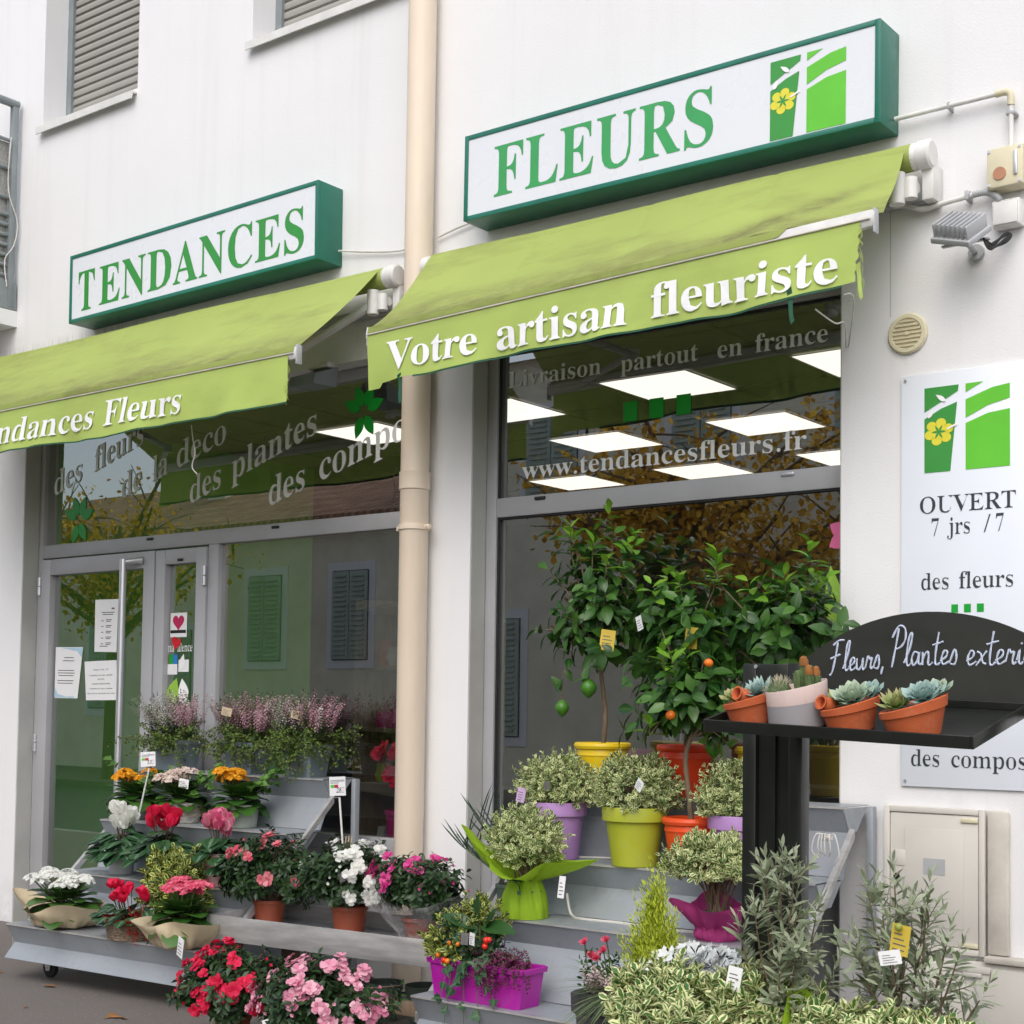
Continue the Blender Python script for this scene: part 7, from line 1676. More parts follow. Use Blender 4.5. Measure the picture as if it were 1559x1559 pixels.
# ------------------------------------------------------------------ the plants, left to right
def left_plants():
    heather_planter('heather planter with mostly white spikes, nearest the door handle', (-6.37, -.16, 1.002), 11, .135, [0, 0, 1], 1.1)
    heather_planter('heather planter with short pink spikes in the middle of the top shelf', (-5.80, -.155, 1.002), 12, .11, [2, 1, 1], 1.0, (-.06, -.10, .30))
    heather_planter('heather planter with tall mauve spikes and a card, nearest the downpipe', (-5.385, -.135, 1.002), 13, .105, [0, 1, 1], 1.35, (.03, -.11, .29))
    # kalanchoes on the second shelf
    t = kalanchoe('orange kalanchoe in a grey dotted pot, left of the price sign', (-6.37, -.42, .752), 21, 'orange_petal', .075, .13, 9, ivy=8)
    pot(t, .075, .062, .088, 'pale_grey_pot')
    t = kalanchoe('pale pink kalanchoe in a straw bound pot between the two orange ones', (-6.00, -.42, .752), 22, 'cream_pink_petal', .075, .135, 11, ivy=9, flz=.11)
    pot(t, .088, .078, .086, 'white_pot')
    m = MB(); r = random.Random(1)
    for i in range(40):
        a = r.uniform(0, 6.28); z = r.uniform(.01, .08); pts = [((.0895+r.uniform(0, .006))*math.cos(a+k*.25), (.0895+r.uniform(0, .006))*math.sin(a+k*.25), max(.005, z+r.uniform(-.012, .012))) for k in range(7)]
        m.tube(smoothline(pts, 3), .0012, 4)
    m.build('straw_binding', 'kraft', t)
    card(t, (.085, -.06, .15), .05, .038, 'paper', .2, R(8))
    t = kalanchoe('orange kalanchoe in a pale green pot with lace dots, under the pink heather', (-5.575, -.41, .752), 23, 'orange_petal', .085, .13, 11, pdir=3.6, ivy=10, flz=.11)
    pot(t, .088, .075, .095, 'pale_green_pot')
    # cyclamens
    t = cyclamen('white flowering cyclamen in a silver pot', (-6.13, -.68, .502), (.068, .05, .135), 'silver_pot', 'white_petal', 12, 31, .135)
    cyclamen('red flowering cyclamen on the third shelf', (-5.80, -.69, .502), (.066, .05, .135), 'silver_pot', 'red_petal', 11, 32, .135)
    cyclamen('pink flowering cyclamen in a striped pot', (-5.40, -.68, .502), (.068, .054, .135), 'pink_striped_pot', 'pink_petal', 12, 33, .14)
    # bottom shelf
    t = kalanchoe('white kalanchoe in a terracotta pot lying in cream paper', (-6.13, -1.0, .275), 24, 'white_petal', .07, .18, 15, leafL=.10, flz=.105)
    pot(t, .068, .052, .085, 'terra_pl')
    wrap_sheet(t, 'paper', 'kraft', .07, .006, .105, .075, .15, [(3.3, .13), (5.6, .06), (.2, .05)], 5, 7, z0=.003)
    t = thing('flower_basket', 'wicker basket with red cyclamen and red raffia', 'flower basket', (-5.60, -1.02, .272))
    def bk(x, y, z, q, i): 
        s = 1+.02*math.sin(18*q+i*PI); return (x*s, y*s, z)
    MB().lathe([(0, 0)]+[(.105+.018*(i/14)+.004*(i % 2), .085*i/14) for i in range(15)]+[(.116, .088), (.108, .07), (0, .07)], n=72, fn=bk).build('basket', 'wick', t, ang=60)
    F = Fol(41); r = F.r
    for i in range(60):
        a = r.uniform(0, 6.28); q = .15*math.sqrt(r.random())
        d = Vector((math.cos(a), math.sin(a)-.3, r.uniform(-.5, .2)))
        F.add('round', (q*math.cos(a), q*math.sin(a), .12-.25*q+r.uniform(-.01, .05)), d, (d.x*.4, d.y*.4-.4, 1), r.uniform(.04, .06))
    F.build('foliage', ['lf_cyc'], t)
    G = Fol(42); r = G.r; m = MB()
    for i in range(20):
        p = Vector((-.035+r.uniform(-.065, .06), -.03+r.uniform(-.05, .05), .20+r.uniform(-.035, .035))) if i < 16 else Vector((.11+r.uniform(-.02, .02), -.02, .20+r.uniform(-.03, .02)))
        m.tube([(p.x*.5, p.y*.5, .08), p], .0018, 5); G = Fol(4200+i); G.r = r
        for k in range(6):
            ax = Vector((r.uniform(-.4, .4), -.35, 1)); pe = perp(ax, k*1.05+i); G.add('cpetal', p, ax.normalized()*.8+pe*.65, pe*-1, r.uniform(.034, .048), 1.3)
        G.build('flower', ['red_petal'], t)
    m.build('stem', 'redstem', t)
    m = MB(); r = random.Random(9)
    for i in range(90):
        a = r.uniform(-.8, .5); q = .118; p = Vector((q*math.cos(a), q*math.sin(a), r.uniform(.02, .13)))
        m.tube(smoothline([p, p+sph(r)*.025, p+sph(r)*.04], 3), .0012, 3)
    m.grid(lambda u, v: ((.112+.02*v+.006*math.sin(30*u))*math.cos(2*PI*u), (.112+.02*v+.006*math.sin(30*u))*math.sin(2*PI*u), .078+.03*v+.008*math.sin(21*u)), 60, 3)
    m.build('raffia', 'reddish', t)
    t = thing('euonymus_shrub', 'bushy yellow edged shrub behind the wicker basket', 'potted plant', (-5.50, -.86, .275), group='variegated shrubs')
    pot(t, .07, .055, .11, 'green_nursery_pot')
    euonymus(t, (0, 0, .23), (.15, .12, .15), 110, 43, 'lf_euo_y', (0, 0, .1), .034, .085, nl=10)
    t = kalanchoe('raspberry pink kalanchoe wrapped in cream paper right of the basket', (-5.235, -1.02, .272), 25, 'rose_pink_petal', .085, .11, 12, leafL=.10, flz=.125)
    pot(t, .068, .055, .085, 'terra_pl')
    wrap_sheet(t, 'paper', 'kraft', .07, .006, .085, .09, .12, [(3.9, .06), (5.9, .05), (.1, .04)], 6, 7, z0=.003)
    card(t, (.11, -.11, -.01), .05, .07, 'paper', -.3, R(14))
    for o in list(COL.objects):                          # these stand fuller than first built
        if o.parent is None and o.get('category') == 'potted plant' and o.name.split('.')[0] in ('kalanchoe', 'cyclamen'):
            k = 1.22 if o.name.startswith('kal') else 1.15
            o.scale = (k, k, k)
    # azaleas
    zt = .352
    azalea('coral pink azalea at the left end of the low table', (-5.07, -.66, zt), (.077, .062, .115), (.0, .0, .235), (.225, .19, .17), 'coral_pink_petal', 6, 51, side=(0, -1, .1), fsize=.066)
    t = azalea('white flowering azalea in the middle of the low table', (-4.60, -.62, zt), (.084, .066, .125), (-.01, 0, .24), (.225, .18, .165), 'white_petal', 15, 52, side=(.7, -.9, .3))
    for x in (0, .01, .02): MB().tube([(x-.03, -.02, .2), (x*1.8-.02, -.01, .43)], .0022, 5).build('support_stick', 'kraft', t)
    card(t, (.10, -.14, .25), .04, .04, 'tag_g', .3, R(-25))
    t = azalea('magenta azalea wrapped in clear cellophane at the right end of the low table', (-4.20, -.60, zt), (.080, .06, .11), (-.01, 0, .235), (.215, .17, .13), 'magenta_petal', 11, 53, side=(-.2, -1, .5))
    wrap_sheet(t, 'cellophane', 'cello', .085, .05, .10, .19, .20, [(3.6, .05), (4.9, .05), (5.8, .04)], 8, 9, z0=.002)
    azalea('bright red azalea standing on the pavement in front of the low table', (-4.53, -1.35, 0), (.077, .06, .12), (-.01, 0, .215), (.235, .20, .165), 'red_petal', 26, 54, side=(-.2, -1, .5), fsize=.06)
    t = azalea('pale pink azalea standing on the pavement in front of the low table', (-4.06, -1.33, 0), (.08, .06, .12), (0, 0, .215), (.26, .21, .165), 'pale_pink_petal', 30, 55, side=(.4, -1, .5), fsize=.06)
    card(t, (-.06, -.2, .13), .04, .055, 'paper', .3, R(-20))
    for i, (x, y) in enumerate(((-4.56, -.62), (-4.40, -.60), (-4.22, -.55))):
        t = thing('empty_pot', ['empty green nursery pot below the low table, nearest the red azalea', 'empty green nursery pot below the middle of the low table', 'empty green nursery pot below the right end of the low table'][i], 'flower pot', (x, y, 0), group='empty nursery pots')
        MB().lathe([(0, 0), (.055, 0), (.072, .13), (.080, .132), (.082, .165), (.077, .165), (.066, .02), (0, .02)], n=28).build('pot', 'green_nursery_pot', t)
    # price signs on sticks
    def price(label, px, base, top, w_, h, words, rz):
        t = thing('price_sign', label, 'price sign', base, group='price signs on sticks', world=True)
        P(MB().tube([base, (px, top[1]+.004, top[2]+.002)], .0045, 8), 'stick', 'white_paint', t)
        P(MB().tube([(px-.02, top[1], top[2]), (px+.02, top[1], top[2])], .006, 8), 'clip', 'blackvin', t)
        mx = Matrix.Translation((px, top[1]-.006, top[2])) @ Matrix.Rotation(rz, 4, 'Z') @ Matrix.Rotation(R(-4), 4, 'Y')
        c = P(MB().box(-w_/2, w_/2, -.001, .001, 0, h).xf(mx), 'card', 'paper', t, smooth=False)
        m = MB(); f = lambda x, z: tuple(mx @ Vector((x, -.0018, z)))
        text(m, words, f, -w_*.08, w_*.42, h*.16, h*.26, thin=14, shear=.2)
        for k in range(3): flat(m, [(-w_*.42, h*(.80-.07*k)), (w_*.1, h*(.80-.07*k)), (w_*.1, h*(.82-.07*k)), (-w_*.42, h*(.82-.07*k))], 0, 0, f)
        text(m, 'Azalee' if words[0] == '2' else 'Bruyere', f, w_*.05, w_*.46, h*.74, h*.14, thin=14, shear=.2)
        P(m, 'handwriting', 'txt', c, root=t, smooth=False, fix=False)
        m = MB(); flat(m, [(-w_*.42, h*.42), (-w_*.18, h*.42), (-w_*.18, h*.58), (-w_*.42, h*.58)], 0, 0, f); flat(m, [(-w_*.175, h*.42), (w_*.06, h*.42), (w_*.06, h*.58), (-w_*.175, h*.58)], 0, 1, f)
        P(m, 'colour_label', ['logo_l', 'pinkd'], c, root=t, smooth=False, fix=False)
    price('price card on a thin stick above the white cyclamen', -6.16, (-6.245, -.5, .74), (0, -.5, 1.035), .105, .075, '13€', .1)
    price('price card on a tall stick behind the white azalea', -4.70, (-4.655, -.60, .62), (0, -.60, .955), .105, .085, '28€', -.05)
left_plants()

def right_plants():
    citrus('lemon tree with two green lemons in the left yellow pot', (-3.57, -.16, 1.002), 'yellow_pot_plastic', .118, .088, .215, [(0, 0, .18), (.012, 0, .34), (-.012, 0, .50), (-.02, 0, .62)], (-.05, 0, .79), (.19, .16, .25), 61,
           [((-.145, -.10, .36), .031), ((-.015, -.09, .445), .036)], 'lemon', 78, twigs=[((-.14, -.05, 1.02), .13, 9), ((.09, -.12, .93), .05, 5), ((-.03, -.05, 1.0), .07, 6)],
           tags=[((.12, -.16, .60), .065, .085, 'tag_y', .2, R(8)), ((.29, -.16, .68), .035, .06, 'paper', -.3, R(-18))])
    citrus('lemon tree in a red pot between the two yellow pots', (-3.16, -.16, 1.002), 'red_pot_plastic', .114, .086, .215, [(0, 0, .18), (.01, 0, .36), (.0, 0, .52)], (0, 0, .66), (.23, .18, .22), 62,
           [((.11, -.12, .29), .024)], 'lemon', 74, twigs=[((.16, -.06, .84), .13, 9), ((.02, -.08, .84), .06, 6)], tags=[((.12, -.17, .60), .065, .085, 'tag_y', -.2, R(6))])
    citrus('lemon tree in the yellow pot half hidden by the black post', (-2.80, -.16, 1.002), 'yellow_pot_plastic', .110, .085, .215, [(0, 0, .18), (.0, 0, .36), (.01, 0, .52)], (.05, 0, .68), (.27, .18, .20), 63,
           [((-.16, -.12, .21), .035), ((-.10, -.06, .33), .028)], 'lemon', 78, twigs=[((-.18, -.06, .87), .12, 8), ((.12, -.05, .80), .07, 6), ((.24, -.06, .76), .05, 5)], tags=[((-.28, -.14, .32), .04, .07, 'paper', .3, R(25))])
    citrus('small standard mandarin tree in an orange red pot on the second shelf', (-2.985, -.40, .737), 'orange_pot_plastic', .112, .082, .205, [(0, 0, .18), (-.02, 0, .33), (-.03, 0, .44), (.0, 0, .53)], (-.02, 0, .66), (.21, .17, .17), 64,
           [((-.02, -.13, .60), .020), ((.14, -.12, .80), .018)], 'mandarin', 80, name='mandarin_tree', twigs=[((-.12, -.12, .52), .05, 5), ((-.06, -.12, .78), .08, 7)])
    def eu_pot(label, loc, potm, rt, rb, h, rad, ns, seed, tags=()):
        t = thing('euonymus_shrub', label, 'potted plant', loc, group='variegated shrubs')
        pot(t, rt, rb, h, potm, rim=.24, lip=.007)
        euonymus(t, (0, 0, h+.07), rad, ns, seed, 'lf_euo', (0, 0, h*.86), .021, .06)
        for p, w_, hh, mt, rz, ti in tags: card(t, p, w_, hh, mt, rz, ti)
    eu_pot('cream edged shrub in a lilac pot at the left of the second shelf', (-3.635, -.40, .737), 'lilac_pot_plastic', .128, .095, .235, (.175, .14, .115), 130, 71, [((-.075, -.155, .235), .04, .06, 'tag_l', .1, R(12)), ((.06, -.15, .29), .04, .035, 'tag_g', -.4, R(-10))])
    eu_pot('cream edged shrub in the large olive green pot', (-3.235, -.42, .737), 'olive_green_pot_plastic', .132, .090, .235, (.19, .15, .125), 150, 72, [((.10, -.14, .31), .04, .045, 'paper', -.3, R(35))])
    eu_pot('cream edged shrub in a lilac pot cut off by the black post', (-2.775, -.40, .737), 'lilac_pot_plastic', .122, .092, .225, (.165, .14, .12), 120, 73)
    t = thing('euonymus_shrub', 'cream edged shrub in bright lime green wrapping paper', 'potted plant', (-3.58, -.68, .527), group='variegated shrubs')
    pot(t, .07, .055, .11, 'green_nursery_pot')
    euonymus(t, (-.005, 0, .31), (.155, .14, .115), 130, 74, 'lf_euo', (0, 0, .1), .021, .06)
    wrap_sheet(t, 'wrapping_paper', 'wrap_g', .092, .150, .055, .220, .165, [(3.45, .11, .13), (.45, .13, .03), (5.1, .05, -.04), (1.9, .06, .08)], 12, 8, z0=.002, bag=.004)
    m = MB().tube(smoothline([(-.02, -.080, .153), (.01, -.086, .154), (.04, -.076, .152)], 4), .003, 5).tube(smoothline([(.01, -.086, .153), (.04, -.094, .135), (.05, -.10, .10)], 4), .0025, 5); m.build('ribbon', 'trim', t)
    card(t, (.215, -.06, .10), .025, .085, 'paper', .5, R(6))
    t = thing('euonymus_shrub', 'cream edged shrub with bare stems in magenta wrapping paper', 'potted plant', (-2.72, -.66, .527), group='variegated shrubs')
    pot(t, .066, .055, .10, 'green_nursery_pot')
    euonymus(t, (-.01, 0, .275), (.175, .15, .10), 125, 75, 'lf_euo', (0, 0, .09), .024, .06, zmin=-.5)
    wrap_sheet(t, 'wrapping_paper', 'wrap_p', .075, .05, .075, .125, .13, [(3.9, .05), (5.7, .06), (.3, .07), (2.2, .06)], 13, 9, z0=.002)
    # fuchsia trough
    t = thing('mixed_trough', 'fuchsia plastic trough planted with ivy, red berries and purple heather', 'planter', (-3.555, -.955, .243), R(-1))
    rect_planter(t, .235, .075, .15, 'fuchsia_trough_plastic', .90, 'trough')
    euonymus(t, (-.15, .0, .20), (.13, .08, .10), 60, 81, 'lf_euo_y', None, .026, .06, 'yellow_foliage', up=.2)
    euonymus(t, (-.06, .03, .30), (.11, .07, .08), 40, 82, 'lf_euo_y', None, .022, .05, 'yellow_foliage')
    F = Fol(83); r = F.r
    for i, (a, el, L, x, z) in enumerate(((2.6, .35, .16, -.02, .27), (.25, .12, .19, .0, .28), (1.4, 1.2, .12, -.02, .28), (4.0, .5, .12, -.03, .26), (3.4, .1, .14, -.04, .28), (5.2, .6, .10, .02, .27), (.9, .8, .12, .02, .27))):
        d = Vector((math.cos(a)*math.cos(el), -.3, math.sin(el)+.05)); F.add('auc', (x, -.03, z), d, (0, -.7, .8), L)
    au = F.build('aucuba_foliage', ['lf_aucuba'], t)
    MB().tube(smoothline([(-.02, 0, .13), (-.02, -.01, .22), (-.02, -.02, .29)], 4), .005, 6).build('stem', 'stem', t)
    F = Fol(84); crown(F, 'ov', (-.04, -.03, .19), (.13, .06, .08), 55, .05, 7, .035, up=.2, zmin=-.4); F.build('solanum_foliage', ['lf_azalea'], t)
    for q, mt, s in (((-.16, -.095, .165), 'berry_o', .010), ((-.125, -.10, .15), 'berry_r', .0115), ((-.108, -.10, .148), 'berry_o', .0115), ((-.118, -.10, .172), 'berry_g', .008), ((-.12, -.10, .132), 'berry_g', .007), ((-.11, -.09, .215), 'berry_o', .009), ((-.10, -.09, .20), 'berry_g', .008), ((-.065, -.09, .215), 'berry_o', .0095),
                     ((.075, -.09, .245), 'berry_r', .013), ((.088, -.09, .248), 'berry_r', .011), ((.068, -.09, .222), 'berry_r', .012), ((-.07, -.10, .155), 'berry_g', .007)):
        MB().ball(q, s, 12, 8).build('berry', mt, t)
    F = Fol(85); r = F.r; m = MB()
    for i, (x, L, kx) in enumerate(((-.10, .17, -.02), (-.04, .26, .02), (.02, .30, .03), (.05, .14, .05), (-.07, .30, -.03), (.0, .12, -.05), (.03, .06, .02), (-.03, .08, 0))):
        pts = smoothline([(x, -.05, .16), (x+kx*.5, -.095, .15), (x+kx, -.105, .15-L*.5), (x+kx*1.6+r.uniform(-.02, .02), -.11, .15-L)], 5)
        m.tube(pts, .0016, 4)
        for q in pts[1::5 if L > .2 else 3]:
            F.add('ivy', q, (r.uniform(-.8, .8), -.35, r.uniform(-.9, .1)), (r.uniform(-.3, .3), -.9, .35), r.uniform(.032, .05))
    for i in range(40): F.add('ivy', (r.uniform(-.10, .08), -.06+r.uniform(-.03, .04), .17+r.uniform(0, .10)), (r.uniform(-1, 1), -.4, r.uniform(-.8, .3)), (r.uniform(-.4, .4), -.8, .6), r.uniform(.035, .052))
    m.build('vine', 'stem', t); F.build('ivy_foliage', ['lf_ivy'], t)
    F = Fol(86); r = F.r; G = Fol(87)
    for i in range(170):
        p0 = Vector((.12+r.uniform(-.06, .07), r.uniform(-.05, .04), .14)); d = Vector((r.uniform(-.6, .7), -.5, r.uniform(-.2, 1.2))).normalized(); L_ = r.uniform(.09, .16)
        for k in range(20):
            q = p0+d*L_*k/20+Vector((0, 0, -.05*(k/20)**2)); pe = perp(d, k*2.4)
            G.add('bell', q, pe, d, .0075, 1.2)
            if k % 3 == 0: F.add('needle', q, d+pe, d, .012, 1.4)
    G.build('heather_flower', ['fl_hd'], t); F.build('heather_foliage', ['lf_heath'], t)
    card(t, (.0, -.13, .225), .03, .045, 'tag_g', .3, R(4)); card(t, (.033, -.125, .226), .034, .046, 'paper', -.3, R(3))
    # little palm beside it
    t = thing('palm_plant', 'young dark palm with narrow leaflets behind the green wrapped shrub', 'potted plant', (-3.80, -.50, .527))
    pot(t, .06, .048, .10, 'green_nursery_pot')
    F = Fol(88); r = F.r; m = MB()
    for a, lean, H in ((2.9, .30, .36), (3.6, .55, .24), (.3, .40, .24), (1.8, .25, .30)):
        pts = smoothline([(0, 0, .08), (math.cos(a)*lean*.15, -.01, H*.6), (math.cos(a)*lean*.45, -.04, H)], 6); m.tube(pts, .0022, 5)
        for k in range(3, len(pts)):
            for s in (-1, 1): F.add('palm', pts[k], Vector((s*r.uniform(.35, .8)-.25, -.1, .8)), (0, -1, .3), r.uniform(.13, .20), .55)
    m.build('stalk', 'stem', t); F.build('foliage', ['lf_palm'], t)

    # dark grey trough with roses, heather, grass, lime conifer
    t = thing('mixed_trough', 'dark grey trough planted with pink roses, pale heather, grass and a lime conifer', 'planter', (-2.60, -1.40, 0), R(4))
    rect_planter(t, .165, .10, .455, 'dark_grey_trough_plastic', .82, 'trough')
    F = Fol(91); r = F.r
    for i in range(230):
        a = r.uniform(0, 6.28); f = r.random()
        p0 = Vector((.07+.085*math.cos(a)*f*.9, .02+.06*math.sin(a)*f, .42+.03+.25*r.random()*(1.2-f)))
        d = Vector((math.cos(a)*.30*f+.04, math.sin(a)*.3*f-.05, 1)).normalized(); L = r.uniform(.09, .17)
        for b in range(3):
            d2 = (d+sph(r)*.22).normalized()
            for k in range(12):
                q = p0+d2*L*k/12; F.add('needle', q, d2+perp(d2, k*2.4)*.55, d2, r.uniform(.013, .020), 1.2)
    F.build('conifer_foliage', ['lf_conifer'], t)
    F = Fol(92); r = F.r; G = Fol(93); m = MB()
    for x, z in ((-.155, .60), (-.075, .615), (-.11, .555), (-.085, .58), (-.13, .56)):
        m.tube(smoothline([(-.11, .0, .40), (x, -.02, z-.08), (x, -.04, z)], 4), .0022, 5)
        G = Fol(int(z*9e3)); blossom(G, (x, -.04, z), (r.uniform(-.3, .3), -.6, .7), .040, 6, 4, 'cpetal', 0, 62); G.build('rose_flower', ['rose_pink_petal'], t)
    crown(F, 'ov', (-.12, 0, .49), (.065, .06, .08), 40, .05, 6, .026, up=.3)
    m.build('rose_stem', 'stem', t); F.build('rose_foliage', ['lf_rose'], t)
    F = Fol(94); r = F.r; G = Fol(95)
    for i in range(46):
        p0 = Vector((-.06+r.uniform(-.05, .05), -.06+r.uniform(-.03, .02), .44)); d = Vector((r.uniform(-.5, .4), -.35, r.uniform(.3, 1))).normalized(); L = r.uniform(.06, .13)
        for k in range(20):
            q = p0+d*L*(.2+.8*k/20); pe = perp(d, k*2.4); G.add('bell', q, pe, d, .0078, 1.2)
            if k % 4 == 0: F.add('needle', q, d+pe, d, .012, 1.4)
    G.build('heather_flower', ['fl_hw2'], t); F.build('heather_foliage', ['lf_heath'], t)
    F = Fol(96); r = F.r
    for i in range(150):
        a = r.uniform(0, 6.28); d = Vector((math.cos(a)*.8+.05, math.sin(a)*.6-.55, r.uniform(.25, 1.0)))
        F.add('grass', (.02+r.uniform(-.02, .02), -.085, .45), d, Vector((0, 0, 1))+sph(r)*.2, r.uniform(.10, .20), 1.0)
    F.build('grass_foliage', ['lf_grass'], t)
    # dusty miller
    t = thing('dusty_miller', 'silver felted foliage plant in front of the magenta wrapped shrub', 'potted plant', (-2.34, -1.42, 0))
    pot(t, .10, .075, .40, 'dark_grey_trough_plastic')
    F = Fol(97); r = F.r
    for i in range(210):
        u = sph(r, -.35, 1); p = Vector((u.x*.15, u.y*.11, .53+u.z*.085))
        F.add('dusty', p-u*.03, u+Vector((0, -.3, -.15))+sph(r)*.3, Vector((u.x*.4, u.y*.4-.6, 1))+sph(r)*.5, r.uniform(.05, .08))
    F.build('foliage', ['lf_dusty'], t)
    MB().tube([(0, 0, .3), (.01, -.01, .52)], .006, 6).build('stem', 'stem', t)
    # variegated shrubs on the pavement
    for (x, y, w_, s, lb) in ((-2.22, -1.80, .15, 101, 'broad cream edged shrub at the front, below the silver plant'), (-1.96, -1.74, .15, 102, 'broad cream edged shrub at the front, below the taller olive'), (-1.66, -1.90, .10, 103, 'cream edged shrub held in lime green paper between the two olives'), (-1.42, -2.02, .12, 104, 'cream edged shrub at the bottom edge below the right olive'), (-2.06, -2.05, .16, 105, 'lowest cream edged shrub at the bottom edge of the front group')):
        t = thing('euonymus_shrub', lb, 'potted plant', (x, y, 0), group='variegated shrubs')
        hh = {104: .46, 105: .42, 103: .42}.get(s, .46)
        pot(t, .095, .075, hh, 'dark_grey_trough_plastic')
        euonymus(t, (0, 0, hh+.07), (w_*1.15, w_*.95, .10), 95, s, 'lf_euo', (0, 0, hh*.86), .034, .06, nl=12)
        if s == 103:
            wrap_sheet(t, 'wrapping_paper', 'wrap_g', .105, .34, .10, .50, .15, [(4.2, .05, .03), (5.2, .08, .10), (.3, .06, .08), (2.6, .06, .10)], 14, 8, z0=.004); card(t, (.09, -.19, .49), .075, .05, 'paper', .4, R(-15))
    # olives
    def olive(label, x, y, stems_, seed, n):
        t = thing('olive_tree', label, 'olive plant', (x, y, 0), group='young olive plants')
        pot(t, .10, .08, .36, 'dark_grey_trough_plastic')
        F = Fol(seed); r = F.r; m = MB()
        for (dx, dy, z) in stems_:
            z = .36+(z-.36)*.88; dx *= .92
            pts = smoothline([(r.uniform(-.03, .03), r.uniform(-.03, .03), .31), (dx*.35+r.uniform(-.02, .02), dy*.4, .36+(z-.36)*.45), (dx*.8, dy*.8, .36+(z-.36)*.8), (dx, dy, z)], 6)
            m.tube(pts, np.linspace(.005, .0015, len(pts)).tolist(), 6)
            for k in range(5, len(pts)):
                p = Vector(pts[k]); d = (Vector(pts[k])-Vector(pts[k-1])).normalized()
                for s in range(2):
                    F.add('lance', p, d*.5+perp(d, r.uniform(0, 6.28)), d, r.uniform(.040, .062))
                if r.random() < .34:
                    dd = (d*.7+perp(d, r.uniform(0, 6.28))*.7).normalized(); L = r.uniform(.05, .11)
                    m.tube([p, p+dd*L], [.0018, .0009], 4)
                    shoot(F, 'lance', p, dd, L, n, .054, 60, 25, jit=.3)
            shoot(F, 'lance', pts[-1], Vector(pts[-1])-Vector(pts[-2]), .06, 8, .045, 55, 15)
        m.build('branch', 'bark', t); F.build('foliage', ['lf_olive'], t)
        return t
    t = olive('taller leafy olive plant in front of the black post', -1.90, -1.76, [(.0, .02, 1.0), (.06, -.02, .99), (-.06, .03, .93), (-.11, -.02, .78), (.12, .0, .86), (.09, -.05, .77), (-.04, -.06, .86), (.03, .05, .88), (-.10, .04, .66), (.14, .05, .68), (.05, -.08, .70), (-.05, .02, .98)], 111, 9)
    card(t, (-.09, -.09, .60), .04, .065, 'paper', .2, R(10)); 
    t = olive('smaller airy olive plant with a card in front of the meter cabinet', -1.50, -1.84, [(-.11, .0, .95), (-.05, .03, .99), (.0, -.02, .92), (.05, .02, .96), (.11, .0, .84), (.15, -.03, .80), (-.12, -.04, .80), (-.02, -.06, .84), (.20, .0, .70), (-.13, .03, .70), (.08, -.06, .72), (.03, .03, .9), (-.07, .0, .9)], 112, 8)
    card(t, (.015, -.09, .76), .05, .075, 'tag_y', -.1, R(8)); card(t, (.0, -.095, .735), .055, .035, 'paper', .1, R(-12))
    MB().ball((.02, -.10, .83), .010, 10, 7).build('olive', 'berry_g', t); MB().ball((.09, -.05, .545), .009, 10, 7).build('olive', 'terra', t)
right_plants()

